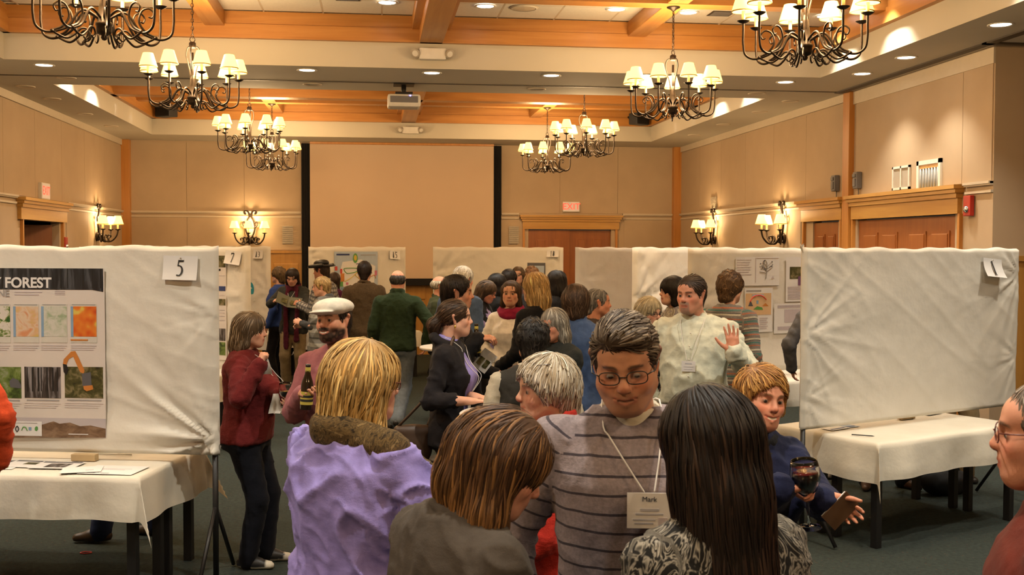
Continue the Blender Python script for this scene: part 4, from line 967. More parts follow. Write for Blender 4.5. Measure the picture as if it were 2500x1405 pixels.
            for (q0, q1, q2) in g.get('drape', []):
                pr += [cone(np.array(q0)*s, np.array(q1)*s, .040*s, .052*s, k=.03, reg=1), cone(np.array(q1)*s, np.array(q2)*s, .052*s, .046*s, k=.03, reg=1, v0=.25)]
            for (q0, q1, q2) in g.get('ends', []):
                pr += [cone(np.array(q0)*s, np.array(q1)*s, .030*s, .036*s, k=.03, reg=1, flat=(0, 1, .2), fs=.5), cone(np.array(q1)*s, np.array(q2)*s, .036*s, .040*s, k=.02, reg=1, flat=(0, 1, .2), fs=.5, v0=.3)]
        elif k == 'apron': pass
        v, tr, qd = polygonize(pr, vox, g.get('adapt', .0))
        # pattern coordinates and folds
        us = [p for p in pr if p['op'] == 'u']
        dd = np.stack([p['fn'](v[:, 0], v[:, 1], v[:, 2]) for p in us], 1); best = dd.argmin(1)
        puv = np.zeros((len(v), 3))
        for i, p in enumerate(us):
            m = best == i
            if not m.any(): continue
            if 'a' in p:
                a, b = p['a'].astype(float), p['b'].astype(float); L = np.linalg.norm(b-a)+1e-9; u = (b-a)/L
                rel = v[m]-a; t = rel@u; q = rel-t[:, None]*u
                e1 = np.cross(u, (0, 1, .01)); e1 /= np.linalg.norm(e1); e2 = np.cross(u, e1)
                puv[m, 0] = np.arctan2(q@e2, q@e1)*.055; puv[m, 1] = p['v0']+t; puv[m, 2] = p['reg']
                if p['reg'] == 0: puv[m, 0] = np.arctan2(v[m, 0], v[m, 1])*.15; puv[m, 1] = v[m, 2]
            else: puv[m, 0] = np.arctan2(v[m, 0], v[m, 1]-ly(v[m, 2]/s)*s)*.15; puv[m, 1] = v[m, 2]; puv[m, 2] = p['reg']
        wr = g.get('wr', .007)
        if wr:
            N_ = vnormals(v, tr, qd); sd = rs.rand()*40
            fr = g.get('wf', 1.0)
            lb = puv[:, 2] > 0
            A1 = vnoise(np.stack([v[:, 0]*9+v[:, 2]*5, v[:, 1]*9, v[:, 2]*6-v[:, 0]*6], 1)*fr+sd); A2 = vnoise(np.stack([v[:, 0]*16, v[:, 1]*16, v[:, 2]*14+v[:, 0]*10], 1)*fr*1.25+sd+9)
            B1 = vnoise(np.stack([puv[:, 0]*16+puv[:, 1]*9, puv[:, 1]*22, puv[:, 2]], 1)*fr+sd)
            rid = lambda q: (1-np.abs(q))**3.2*1.3-.45
            dsp = np.where(lb, rid(B1)*1.0+.4*A2, rid(A1)*1.1+.45*rid(A2))
            v = v+N_*(dsp*wr)[:, None]
        cf = g.get('colf')
        c = np.repeat(np.array(g['col'], float)[None], len(v), 0)
        if cf is not None: c = cf(v/s, puv, c)
        me = mesh_np(g['name'], v, tr, qd, True, np.clip(c, 0, 1), puv, MAT(g.get('mat', 'cloth')))
        o = part(g['name'], me, root)
        if g.get('label'): o['label'] = g['label']
        return o
    for g in sp.get('wear', []): garment(g)
    # --- shoes
    if sp.get('shoes', True):
        shc = sp.get('shoecol', (.02, .016, .013)); mm = None
        for key, (Hp, K, A, fd) in legs.items():
            a = math.radians(fd); fx = np.array([math.sin(a), math.cos(a), 0])
            g0 = np.array([A[0], A[1], A[2]-.085*s])
            pr = [cone(g0+fx*-.045*s+[0, 0, .040*s], g0+fx*.06*s+[0, 0, .042*s], .036*s, .040*s, k=.03), cone(g0+fx*.05*s+[0, 0, .036*s], g0+fx*.155*s+[0, 0, .026*s], .041*s, .032*s, k=.03),
                  cone(A+np.array([0, 0, .01]), g0+[0, 0, .05*s], .038*s, .04*s, k=.02), plane_above(g0[2]+.002)]
            v, tr, qd = polygonize(pr, .015, .002)
            c = np.repeat(np.array(shc)[None], len(v), 0); sc_ = sp.get('solecol', (.05, .045, .04)); c[v[:, 2]-g0[2] < .020*s] = sc_
            if 'toecol' in sp: c[((v-g0)@fx > .135*s)] = sp['toecol']
            part('shoe', mesh_np('shoe', v, tr, qd, True, c, None, MAT('leather')), root)
    # --- things worn
    if sp.get('glasses'):
        gc, y0 = sp['glasses'][:2]; gz = sp['glasses'][2] if len(sp['glasses']) > 2 else 0.002; mb = MB()
        w_, h_ = .0245, .0165
        for sd in (-1, 1):
            loop = [np.array([sd*.0335+w_*np.sign(np.cos(t))*abs(np.cos(t))**.7, y0-.010*abs(sd*.0335+w_*np.cos(t))/.06, gz+h_*np.sign(np.sin(t))*abs(np.sin(t))**.7]) for t in np.linspace(0, 2*np.pi, 25)]
            mb.tube([H(q) for q in loop], .0014*hs, 6)
            mb.tube([H(q) for q in ((sd*.058, y0-.010, gz+.006), (sd*.076, y0-.03, gz+.007), (sd*.083, .0, gz+.008), (sd*.082, -.018, gz-.008))], .0016*hs, 6)
        mb.tube([H(q) for q in ((-.009, y0-.001, gz+.004), (0, y0+.002, gz+.006), (.009, y0-.001, gz+.004))], .0014*hs, 6)
        go = mb.build('glasses', MAT(gc), root)
        for sd in (-1, 1):
            m2 = MB(); ring = [H(np.array([sd*.0335+(w_-.001)*np.sign(np.cos(t))*abs(np.cos(t))**.7, y0-.010*abs(sd*.0335+w_*np.cos(t))/.06, gz+(h_-.001)*np.sign(np.sin(t))*abs(np.sin(t))**.7])) for t in np.linspace(0, 2*np.pi, 24, endpoint=False)]
            m2.poly(ring); m2.build('lens', MAT('lens'), go)
    tl = next((g for g in sp.get('wear', []) if g['kind'] in ('top', 'coat', 'vest')), None)
    def front(x, z, add=.016):
        inf = max([g.get('infl', .012) for g in sp.get('wear', []) if g['kind'] in ('top', 'coat', 'vest')] or [0])
        wx = np.interp(z, base[:, 0], base[:, 1])*bx+inf; wy = np.interp(z, base[:, 0], base[:, 2])*by+inf; cy = np.interp(z, base[:, 0], base[:, 3])
        bl = belly*np.exp(-((z-1.08)/.14)**2); wy += bl; cy += bl
        bust = .035*np.exp(-((z-1.25)/.07)**2)*(sex == 'f')
        return np.array([x+lx(z), cy+ly(z)+wy*max(0, 1-abs(x/wx)**2.3)**(1/2.3)+add+bust, z])*s
    if sp.get('badge'):
        bz, bw, bh, bx0 = sp['badge'][:4]
        mb = MB()
        for sd in (-1, 1):
            pts = [np.array([sd*.05+lx(1.5), ly(1.5)-.085, 1.50])*s, np.array([sd*.072+lx(1.5), ly(1.5)-.02, 1.515])*s]
            for z in np.linspace(1.46, bz+bh/2, 9): 
                q = (1.46-z)/(1.46-bz-bh/2+1e-6); pts.append(front(sd*.072*(1-q)+bx0*q+sd*.012*q, z, .016+sp.get('badj', 0)*min(1, q*3)))
            mb.tube(smooth_path(pts, 3), .0022, 5)
        mb.build('lanyard', MAT('white_cord'), root)
        cpt = front(bx0, bz, .022+sp.get('badj', 0)); mb = MB(); mb.box(cpt, (bw*s, .003, bh*s)); bo = mb.build('name_badge', MAT('badge_white'), root)
        for it in sp['badge'][4] if len(sp['badge']) > 4 else [(0, .25, .5, .08), (0, -.05, .7, .05), (0, -.3, .6, .05)]:
            if isinstance(it[0], str): text_part('print', it[0], it[3]*bh*s, cpt+np.array([it[1]*bw*s, .0025, it[2]*bh*s]), bo, MAT('ink'), facing='+Y')
            else:
                m2 = MB(); m2.box(cpt+np.array([-it[0]*bw*s, .0018, it[1]*bh*s]), (it[2]*bw*s, .0012, it[3]*bh*s)); m2.build('print', MAT(it[4] if len(it) > 4 else 'ink_pale'), bo)
    sp['_arms'] = arms; sp['_H'] = H; sp['_Rz'] = Rz; sp['_root'] = root; sp['_front'] = front; sp['_s'] = s
    sp['_w'] = lambda q: Rz@np.asarray(q, float)+np.array([root.location[0], root.location[1], 0])
    return root
# ================================================================ display boards, tables, posters
m, nt, b = nodes('board_cloth', .5, 0, (.70, .66, .58)); v = coords(nt)
nt.links.new(ramp(nt, noise(nt, v, 5, 3), [(.3, (.68, .64, .56)), (.7, (.73, .69, .61))]), b.inputs['Base Color']); bump(nt, b, noise(nt, v, 9, 4), .25, .02); b.inputs['Specular IOR Level'].default_value = .35; b.inputs['Sheen Weight'].default_value = .1
m, nt, b = nodes('table_linen', .75, 0, (.68, .63, .53)); v = coords(nt)
nt.links.new(ramp(nt, noise(nt, v, 4, 3), [(.3, (.66, .61, .51)), (.7, (.72, .67, .57))]), b.inputs['Base Color']); bump(nt, b, noise(nt, v, 11, 4), .3, .015)
plain('leg_black', (.010, .009, .009), .45); plain('paper', (.74, .72, .70), .6, var=.02); plain('poster_white', (.66, .60, .55), .45, var=.02); plain('ink_black', (.012, .012, .012), .5); plain('ink_grey', (.33, .31, .30), .6)
plain('plywood', (.50, .36, .19), .7); plain('table_white', (.74, .71, .66), .35)
def print_mat(name, stops, sc, sx=(1, 1, 1), det=4, dist=.6, rough=.4):
    m, nt, b = nodes(name, rough); v = coords(nt, sx); nt.links.new(ramp(nt, noise(nt, v, sc, det, .6, dist), stops), b.inputs['Base Color']); return m
print_mat('print_dark_forest', [(.30, (.008, .009, .010)), (.50, (.02, .022, .026)), (.62, (.07, .075, .085)), (.75, (.12, .10, .09))], 5, (6, 1, .8))
print_mat('print_green_photo', [(.30, (.012, .02, .008)), (.45, (.06, .10, .02)), (.58, (.16, .22, .05)), (.75, (.35, .36, .28))], 14)
print_mat('print_trunks', [(.30, (.015, .012, .010)), (.48, (.05, .04, .035)), (.60, (.22, .20, .20)), (.8, (.36, .35, .36))], 10, (3.5, 1, .5))
print_mat('print_brush', [(.30, (.010, .010, .006)), (.48, (.07, .07, .02)), (.62, (.22, .18, .09)), (.78, (.34, .26, .16))], 16)
print_mat('print_hills', [(.30, (.10, .055, .03)), (.5, (.20, .12, .07)), (.7, (.30, .20, .13))], 12, (1, 1, 2)); print_mat('print_sky', [(.2, (.46, .42, .44)), (.8, (.52, .47, .47))], 3)
print_mat('print_map_orange', [(.32, (.66, .50, .10)), (.42, (.70, .22, .03)), (.60, (.62, .11, .015)), (.72, (.45, .02, .012))], 14, dist=0, det=1)
print_mat('print_map_peach', [(.30, (.60, .44, .12)), (.44, (.64, .40, .22)), (.56, (.66, .52, .38)), (.72, (.62, .24, .10))], 12, det=2)
print_mat('print_map_green', [(.30, (.22, .32, .16)), (.46, (.50, .52, .42)), (.60, (.60, .58, .52)), (.8, (.42, .46, .36))], 16, det=3); print_mat('print_map_dots', [(.38, (.03, .10, .02)), (.46, (.25, .30, .10)), (.52, (.62, .58, .52)), (.8, (.64, .60, .54))], 22, det=3)
plain('print_blue', (.22, .34, .48), .5); plain('print_orange', (.55, .20, .04), .5); plain('print_lightblue', (.40, .48, .58), .5); plain('print_peach', (.66, .44, .24), .5); plain('print_purple', (.16, .07, .16), .5); plain('print_lilac', (.52, .46, .48), .5)
plain('print_red', (.60, .06, .04), .5); plain('print_green', (.10, .30, .08), .5); plain('print_teal', (.03, .28, .36), .5); plain('print_pink', (.55, .18, .28), .5); plain('print_yellow', (.62, .45, .06), .5); plain('print_navy', (.03, .05, .16), .5); plain('print_cream', (.60, .57, .50), .5); plain('print_greydark', (.10, .10, .11), .5)
class Board:
    def __init__(s, R, Ldir, length, label, group='cloth covered display boards', z0=.755, z1=2.0, t=.045, pinch=(), legs=True, seed=1, Lpt=None, fine=1):
        R = np.array(R)
        if Lpt is not None: L = np.array(Lpt)
        else: d = np.array(Ldir)-R; d /= np.linalg.norm(d); L = R+d*length
        s.W = float(np.linalg.norm(R-L)); s.c = (L+R)/2; s.ang = math.atan2(R[1]-L[1], R[0]-L[0]); s.t = t; s.z0, s.z1 = z0, z1
        s.o = empty('display_board', (s.c[0], s.c[1], 0), s.ang); tag(s.o, label, 'display board', group)
        nu, nv = 72*fine, 40*fine; u = np.linspace(-s.W/2, s.W/2, nu); v = np.linspace(z0, z1, nv); U, V = np.meshgrid(u, v, indexing='ij')
        du = np.minimum(U+s.W/2, s.W/2-U); dv = np.minimum(V-z0, z1-V); e = np.clip(np.minimum(du, dv)/.02, 0, 1); edge = np.sqrt(np.clip(1-(1-e)**2, 0, 1))
        P = np.stack([U.ravel()*3+seed*7, V.ravel()*3, np.full(U.size, seed*3.3)], 1)
        disp = .006*vnoise(P)+.0035*((1-np.abs(vnoise(P*np.array([.9, 1.6, 1])+P[:, [1, 0, 2]]*.9)))**5)+.007*np.clip(np.abs(U.ravel())/(s.W/2), 0, 1)**2*((1-np.abs(vnoise(P*np.array([1.3, 3.6, 1])+P[:, [1, 0, 2]]*1.4+7)))**4)
        disp = disp.reshape(U.shape)
        for (pu, pv, A, L_, n) in pinch:
            r = np.hypot(U-pu, V-pv)+1e-4; th = np.arctan2(V-pv, U-pu)
            nn = lambda f, o: vnoise(np.stack([th.ravel()*f+seed*5.1+o, r.ravel()*1.2, np.full(th.size, seed*.7)], 1)).reshape(th.shape)
            fold = (1-np.abs(nn(n*.55, 0)))**1.7*1.2-.5+.35*((1-np.abs(nn(n*1.1, 9)))**1.7-.4)
            disp += A*fold*np.exp(-r/L_)*np.clip(r/.10, 0, 1)
        front = np.stack([U, -(t/2)*edge-disp*edge, V], -1).reshape(-1, 3)
        top = .006*np.sin(U*9+seed)+.004*np.sin(U*23+2*seed); front[:, 2] += (top*np.clip((V-z1+.06)/.06, 0, 1)).ravel()
        back = front.copy(); back[:, 1] = ((t/2)*edge).ravel()+.004*edge.ravel()*vnoise(P+5)
        idx = np.arange(nu*nv).reshape(nu, nv); q = np.stack([idx[:-1, :-1], idx[1:, :-1], idx[1:, 1:], idx[:-1, 1:]], -1).reshape(-1, 4)
        me = mesh_np('cloth_cover', np.concatenate([front, back]), None, np.concatenate([q, q[:, ::-1]+nu*nv]), True, None, None, MAT('board_cloth')); part('cloth_cover', me, s.o)
        if legs:
            for sx in (-s.W/2+.03, s.W/2-.03):
                MB().tube([(sx, .0, .0), (sx, .0, z0+.05)], .017, 10).build('leg', MAT('leg_black'), s.o)
                for sy in (-1, 1): MB().tube([(sx, 0, .45), (sx, sy*.30, .015)], .013, 8).build('brace', MAT('leg_black'), s.o)
    def hit(s, px, py, off=0.0):
        d = at3(px, py, 1.0)-Vector((0, 0, CAM_H)); n = Vector((math.sin(s.ang), -math.cos(s.ang), 0)); p0 = Vector((s.c[0], s.c[1], 0))+n*(s.t/2)
        k = (p0-Vector((0, 0, CAM_H))).dot(n)/d.dot(n); P = Vector((0, 0, CAM_H))+d*k; w = P-Vector((s.c[0], s.c[1], 0))
        return w.x*math.cos(s.ang)+w.y*math.sin(s.ang), P.z
    def world(s, u, off, z): return (s.c[0]+u*math.cos(s.ang)+off*math.sin(s.ang), s.c[1]+u*math.sin(s.ang)-off*math.cos(s.ang), z)
    def sheet(s, name, px0, py0, px1, py1, label, cat, group=None, mat='paper', off=.014, curl=.0, tilt=0.0):
        """a sheet of paper pinned on the front; returns an empty at its centre carrying the sheet"""
        u0, za = s.hit(px0, py0); u1, zb = s.hit(px1, py1); u, z = (u0+u1)/2, (za+zb)/2; w, h = abs(u1-u0), abs(za-zb)
        r = empty(name, s.world(u, s.t/2+off, z), s.ang); r.rotation_euler = (0, tilt, s.ang); tag(r, label, cat, group)
        n = 8; V = []; F = []
        for i in range(n+1):
            q = i/n; y = -curl*(1-q)**2
            V += [(-w/2, y, -h/2+h*q), (w/2, y*1.2, -h/2+h*q)]
        m_ = len(V); V += [(a, b_+.0012, c) for a, b_, c in V]
        F = [(2*i, 2*i+1, 2*i+3, 2*i+2) for i in range(n)]+[(m_+2*i, m_+2*i+2, m_+2*i+3, m_+2*i+1) for i in range(n)]
        MB().add(V, F, True).build('sheet', MAT(mat), r)
        r['_c'] = (u, z, w, h); return r
    def ink(s, r, name, px0, py0, px1, py1, mat, lift=.0012):
        u, z, w, h = r['_c']; u0, za = s.hit(px0, py0); u1, zb = s.hit(px1, py1)
        u0, u1 = max(min(u0, u1)-u, -w/2), min(max(u0, u1)-u, w/2); z0, z1 = max(min(za, zb)-z, -h/2), min(max(za, zb)-z, h/2)
        return MB().b2((u0, -lift-.0006, z0), (u1, -lift+.0006, z1)).build(name, MAT(mat), r)
    def shape(s, r, name, pts, mat, lift=.002):
        u, z, w, h = r['_c']; q = [s.hit(*p) for p in pts]; P = [(a-u, -lift, b_-z) for a, b_ in q]; n = len(P)
        return MB().add(P+[(a, b_+.0008, c) for a, b_, c in P], [tuple(range(n)), tuple(range(n, 2*n))[::-1]]).build(name, MAT(mat), r)
    def line(s, r, name, pts, wpx, mat, lift=.0022):
        u, z, w, h = r['_c']; q = [s.hit(*p) for p in pts]; k = abs(s.hit(pts[0][0]+10, pts[0][1])[0]-s.hit(*pts[0])[0])/10
        return MB().tube([(a-u, -lift, b_-z) for a, b_ in smooth_path([(x[0], x[1]) for x in q], 4)], wpx*k/2, 5).build(name, MAT(mat), r)
# serif figures drawn as outlines in a 0..1 box (height 1)
def arc(cx, cy, rx, ry, a0, a1, n=14): return [(cx+rx*math.cos(a0+(a1-a0)*i/n), cy+ry*math.sin(a0+(a1-a0)*i/n)) for i in range(n+1)]
PI = math.pi
FIG = {'1': [[(.12, 0), (.42, 0), (.42, .03), (.33, .05), (.33, .98), (.30, 1), (.12, .90), (.13, .87), (.20, .88), (.21, .05), (.12, .03)]],
       '5': [[(.14, .98), (.58, .98), (.62, 1.04), (.56, .86), (.22, .86), (.18, .70)]+arc(.25, .33, .34, .34, PI*.5, -PI*.42)+[(.10, .02), (.06, .06), (.12, .10)]+arc(.24, .33, .20, .27, -PI*.40, PI*.5)+[(.10, .60)]],
       '7': [[(.06, .72), (.10, .98), (.62, .98), (.62, .92), (.30, 0), (.18, 0), (.50, .86), (.18, .86), (.09, .72)]],
       '3': [arc(.28, .73, .25, .26, PI*.85, -PI*.35)+arc(.27, .27, .32, .28, PI*.40, -PI*.85)+arc(.26, .27, .18, .22, -PI*.75, PI*.45)+[(.22, .50), (.22, .53)]+arc(.26, .73, .13, .21, -PI*.40, PI*.80)],
       '8': [arc(.30, .74, .23, .25, -PI*.42, PI*1.42)[::1]+arc(.30, .26, .27, .27, PI*.62, PI*2.38)],
       '2': [arc(.30, .72, .25, .27, PI*.9, -PI*.25)+[(.20, .14), (.52, .14), (.58, .22), (.54, 0), (.04, 0), (.04, .05), (.34, .48)]+arc(.27, .72, .15, .21, -PI*.2, PI*.85)]}
def number(card, text, hgt, slant=0.0, dx=0, dz=0, curl=0.0):
    H_ = card['_c'][3]; cy = lambda z: -curl*1.25*(1-(z+H_/2)/H_)**2
    w = .46*hgt*len(text)*1.02
    for i, ch in enumerate(text):
        for out in FIG[ch]:
            P = [(-w/2+dx+(.46*1.02*hgt)*i+(x-.05)*hgt*.78+slant*y*hgt, -.0026+cy(dz-hgt/2+y*hgt), dz-hgt/2+y*hgt) for x, y in out]; n = len(P)
            bm = bmesh.new(); vs = [bm.verts.new(p) for p in P]; f = bm.faces.new(vs); bmesh.ops.triangulate(bm, faces=[f]); me = bpy.data.meshes.new('figure'); bm.to_mesh(me); bm.free(); me.materials.append(MAT('ink_black'))
            part('figure', me, card)
        if ch == '8':
            for c8, rx, ry in ((.74, .11, .16), (.26, .13, .18)):
                MB().add([(-w/2+dx+(.46*1.02*hgt)*i+(x-.05)*hgt*.78, -.0036+cy(dz-hgt/2+y*hgt), dz-hgt/2+y*hgt) for x, y in arc(.30, c8, rx, ry, 0, 2*PI, 16)[:-1]], [tuple(range(16))]).build('figure_counter', MAT('paper'), card)
def mat2(p): return np.array(p)
R5 = at(534, 6.55)
B5 = Board(R5, at(0, 6.68), 2.44, 'white cloth covered board numbered five with forest poster, at the left', pinch=((1.21, .85, .10, .42, 8), (1.2, 1.6, .02, .2, 7)), seed=2, fine=2)
B7 = Board(at(612, 11.0), at(420, 11.5), 2.44, 'white cloth covered board numbered seven, behind board five', pinch=((1.2, 1.5, .03, .3, 9),), seed=3)
B13 = Board(at(661, 16.8), at(500, 17.2), 2.44, 'far white cloth covered board numbered thirteen beside the women reading', pinch=((1.2, 1.3, .03, .4, 8),), seed=4)
B15 = Board(at(990, 17.4), None, 0, 'white cloth covered board numbered fifteen with pale blue poster', Lpt=at(753, 16.2), pinch=((-1.0, 1.85, .05, .35, 9), (1.0, 1.7, .02, .2, 7)), seed=5)
B18 = Board(at(1375, 17.0), None, 0, 'white cloth covered board numbered eighteen in front of the projection screen', Lpt=at(1057, 17.6), pinch=((-1.0, 1.6, .04, .4, 8), (1.0, 1.75, .02, .3, 8)), seed=6)
BA = Board(at(1700, 15.6), None, 0, 'plain white cloth covered board left of the overlapping pair', Lpt=at(1404, 14.2), pinch=((-1.0, 1.6, .02, .3, 8),), seed=7)
BB = Board(at(1800, 13.2), None, 0, 'creased white cloth covered board, middle of the overlapping boards', Lpt=at(1543, 11.9), pinch=((-.9, 1.45, .06, .45, 10), (-.9, 1.95, .02, .2, 8)), seed=8)
BC = Board(at(2135, 11.75), None, 0, 'white cloth covered board with tree drawing and diagram posters', Lpt=at(1679, 10.7), pinch=((-1.12, 1.5, .035, .4, 9),), seed=9)
B1 = Board(at(2481, 8.76), None, 0, 'large empty white cloth covered board numbered one, at the right', Lpt=at(1957, 7.5), pinch=((-1.18, 1.42, .032, .32, 8), (-1.18, .98, .03, .18, 9), (1.18, 1.8, .03, .30, 9), (1.18, 1.15, .02, .2, 8)), seed=12, fine=2)
# tufts of gathered cloth at the corners of board one and 5
for B_, u, z, sz in ((B1, -1.19, 2.0, .035), (B1, 1.19, 1.93, .03), (B5, 1.21, .80, .04)):
    mb = MB()
    for k in range(5):
        a = k*1.3; mb.add([(u, -.01, z-sz), (u+sz*.5*math.cos(a), sz*.4*math.sin(a), z+sz*.6), (u+sz*.5*math.cos(a+.9), sz*.4*math.sin(a+.9), z+sz*(.9 if k % 2 else .3)), (u, .01, z-sz*.6)], [(0, 1, 2, 3)], True)
    mb.build('gathered_cloth', MAT('board_cloth'), B_.o)
# ---------------------------------------------------------------- number cards
def card(B_, x0, y0, x1, y1, txt, hpx, label, curl=.02, slant=0, tilt=0, dz=0):
    r = B_.sheet('number_card', x0, y0, x1, y1, label, 'number card', 'paper number cards', curl=curl, off=.02, tilt=tilt)
    k = r['_c'][3]/abs(y1-y0); number(r, txt, hpx*k, slant, 0, dz, curl); MB().lathe([(0, .006), (.004, .004), (.005, 0)], 8).build('pin', MAT('chrome'), r, (0, -.004, r['_c'][3]/2-.012), (PI/2, 0, 0)); return r
card(B5, 402, 625, 486, 684, '5', 40, 'white paper card with a figure five', .018, .04, .02); card(B7, 553, 613, 592, 646, '7', 24, 'white paper card with a figure seven', .02, -.05, .10)
card(B13, 620, 611, 644, 632, '13', 14, 'small white paper card with a figure thirteen'); card(B15, 949, 612, 974, 633, '15', 15, 'small white paper card with a figure fifteen', .02, 0, .06)
card(B18, 1336, 611, 1365, 628, '18', 13, 'small white paper card with a figure eighteen'); card(B1, 2394, 632, 2438, 676, '1', 34, 'curled white paper card with a figure one', .05, -.10, .08)
# ---------------------------------------------------------------- posters
p = B5.sheet('poster', -420, 653, 263, 1069, 'large forest research poster with maps and photographs on board five', 'poster', mat='poster_white', off=.02)
B5.ink(p, 'header_photo', -420, 653, 256, 708, 'print_dark_forest'); u, z, w_, h_ = p['_c']; kx = abs(B5.hit(100, 700)[0]-B5.hit(0, 700)[0])/100
for k, x in enumerate((8, 34, 77, 102, 150, 168, 205, 228, 248)): B5.ink(p, 'trunk', x, 656, x+(3 if k % 2 else 5), 704, 'ink_black', .002)
def ptext(B_, r, txt, px, py, hpx, mat, bold=.0, align='RIGHT'):
    u, z, w_, h_ = r['_c']; q = B_.hit(px, py); kk = abs(B_.hit(px, py+50)[1]-q[1])/50
    return text_part('lettering', txt, hpx*kk*1.38, (q[0]-u, -.003, q[1]-z), r, MAT(mat), align=align, bold=bold)
t1 = ptext(B5, p, 'Y FOREST', 130, 692, 25, 'paper', .03); ptext(B5, p, 'ONE', 28, 717, 17, 'ink_grey', .02)
B5.shape(p, 'header_curve', [(140, 708), (190, 705), (230, 708), (256, 713), (256, 704), (140, 704)], 'print_dark_forest', .0016)
for x0, x1, mt in ((-40, 30, 'print_map_dots'), (37, 99, 'print_map_peach'), (105, 168, 'print_map_green'), (177, 240, 'print_map_orange'), (-120, -50, 'print_map_green'), (-200, -130, 'print_map_peach')):
    B5.ink(p, 'map_frame', x0-1, 742, x1+1, 837, 'print_cream'); B5.ink(p, 'map', x0, 748, x1, 822, mt, .002); B5.ink(p, 'map_sea', x0, 748, x0+7, 822, 'print_blue', .0028)
    B5.ink(p, 'caption', x0+3, 743, x1-3, 745.5, 'ink_grey', .002)
    for k in range(3): B5.ink(p, 'text_line', x0, 843+5*k, x1-4*k, 845+5*k, 'print_lilac')
B5.ink(p, 'map_scale', 177, 828, 219, 832, 'print_orange', .003)
for x0, x1, mt in ((-20, 57, 'print_green_photo'), (64, 153, 'print_trunks'), (162, 256, 'print_brush'), (-110, -28, 'print_trunks'), (-200, -118, 'print_brush')):
    B5.ink(p, 'photo', x0, 895, x1, 972, mt); B5.ink(p, 'caption', x0+6, 975, x1-4, 979, 'ink_grey')
    for k in range(3): B5.ink(p, 'text_line', x0, 984+5*k, x1-6*k, 986+5*k, 'print_lilac')
for k, x in enumerate((70, 82, 96, 104, 118, 131, 143)): B5.ink(p, 'trunk', x, 897, x+3+k % 3, 955, 'ink_black', .002)
B5.shape(p, 'excavator_arm', [(158, 890), (160, 877), (178, 858), (188, 857), (196, 872), (211, 905), (208, 912), (200, 908), (188, 882), (183, 870), (172, 876), (166, 892)], 'print_orange', .0026)
B5.shape(p, 'excavator_grab', [(158, 888), (167, 890), (172, 903), (166, 916), (160, 908)], 'ink_black', .003); B5.shape(p, 'excavator_cab', [(204, 912), (226, 908), (228, 940), (220, 944), (206, 942)], 'print_greydark', .003); B5.shape(p, 'excavator_base', [(208, 942), (230, 940), (232, 950), (216, 955), (209, 950)], 'print_orange', .0032)
B5.shape(p, 'figure_print', [(28, 930), (36, 922), (50, 928), (56, 940), (56, 948), (30, 945)], 'print_greydark', .0026)
for k, y in enumerate((710, 716)): B5.ink(p, 'subtitle', 40, y+2, 107-8*k, y+5, 'print_lilac')
for k in range(3): B5.ink(p, 'text_line', 138, 710+4*k, 163, 712+4*k, 'print_lilac')
B5.ink(p, 'landscape_sky', -420, 1010, 265, 1069, 'print_sky', .0012); B5.shape(p, 'landscape_hills', [(-420, 1068), (-420, 1040), (-100, 1040), (108, 1036), (135, 1028), (150, 1034), (175, 1031), (200, 1040), (225, 1038), (262, 1046), (262, 1068)], 'print_hills', .002)
B5.ink(p, 'logo_panel', 17, 1027, 107, 1064, 'paper', .003)
B5.line(p, 'logo', [(22, 1046), (30, 1044), (38, 1046)], 1.6, 'ink_black', .0045); B5.line(p, 'logo', [(29, 1052), (29, 1038)], 1.5, 'ink_black', .0045)
B5.line(p, 'logo', [(47, 1039), (43, 1046), (47, 1053), (51, 1046), (47, 1039)], 2.2, 'ink_black', .0045); B5.line(p, 'logo', [(58, 1050), (62, 1042), (68, 1043), (72, 1051)], 2.4, 'print_green', .0045); B5.ink(p, 'logo', 75, 1042, 82, 1050, 'print_blue', .0045); B5.shape(p, 'logo', [(90, 1044), (93, 1040), (97, 1041), (98, 1047), (95, 1052), (90, 1050)], 'print_green', .0045)
B5.ink(p, 'logo_caption', 28, 1031, 96, 1033, 'ink_grey', .0042); B5.ink(p, 'caption', 172, 1058, 220, 1061, 'paper', .004)
p = B7.sheet('poster', 460, 622, 556, 880, 'white poster with small photographs on board seven behind the first board', 'poster', mat='poster_white')
for y0, y1, mt in ((624, 653, 'print_brush'), (699, 711, 'print_navy'), (730, 746, 'print_brush'), (802, 833, 'print_trunks'), (835, 868, 'print_green_photo')): B7.ink(p, 'photo', 470 if y0 == 624 else 532, y0, 553, y1, mt)
for y in (672, 720, 755, 762, 770, 780): B7.ink(p, 'text_line', 470, y, 551, y+2, 'print_lilac')
ptext(B7, p, 'Yool', 541, 659, 7, 'ink_black') if False else B7.ink(p, 'heading', 500, 656, 541, 662, 'ink_black')
p = B13.sheet('balloon_print', 600, 684, 624, 735, 'blue round shape printed on a sheet on board thirteen', 'poster', mat='board_cloth', off=.008)
B13.shape(p, 'blue_circle', [(612+9*math.cos(a), 708+19*math.sin(a)) for a in np.linspace(0, 2*PI, 20, endpoint=False)], 'print_teal')
p = B15.sheet('poster', 815, 615, 921, 725, 'pale blue poster with coloured trails and a round emblem on board fifteen', 'poster', mat='print_lightblue')
B15.shape(p, 'cloud_patch', [(835, 640), (880, 634), (915, 650), (912, 690), (880, 708), (840, 704), (824, 680)], 'paper', .0016)
B15.shape(p, 'emblem', [(866+6*math.cos(a), 631+12*math.sin(a)) for a in np.linspace(0, 2*PI, 20, endpoint=False)], 'print_green', .003); B15.shape(p, 'emblem_core', [(866+3.5*math.cos(a), 630+7*math.sin(a)) for a in np.linspace(0, 2*PI, 16, endpoint=False)], 'print_yellow', .004)
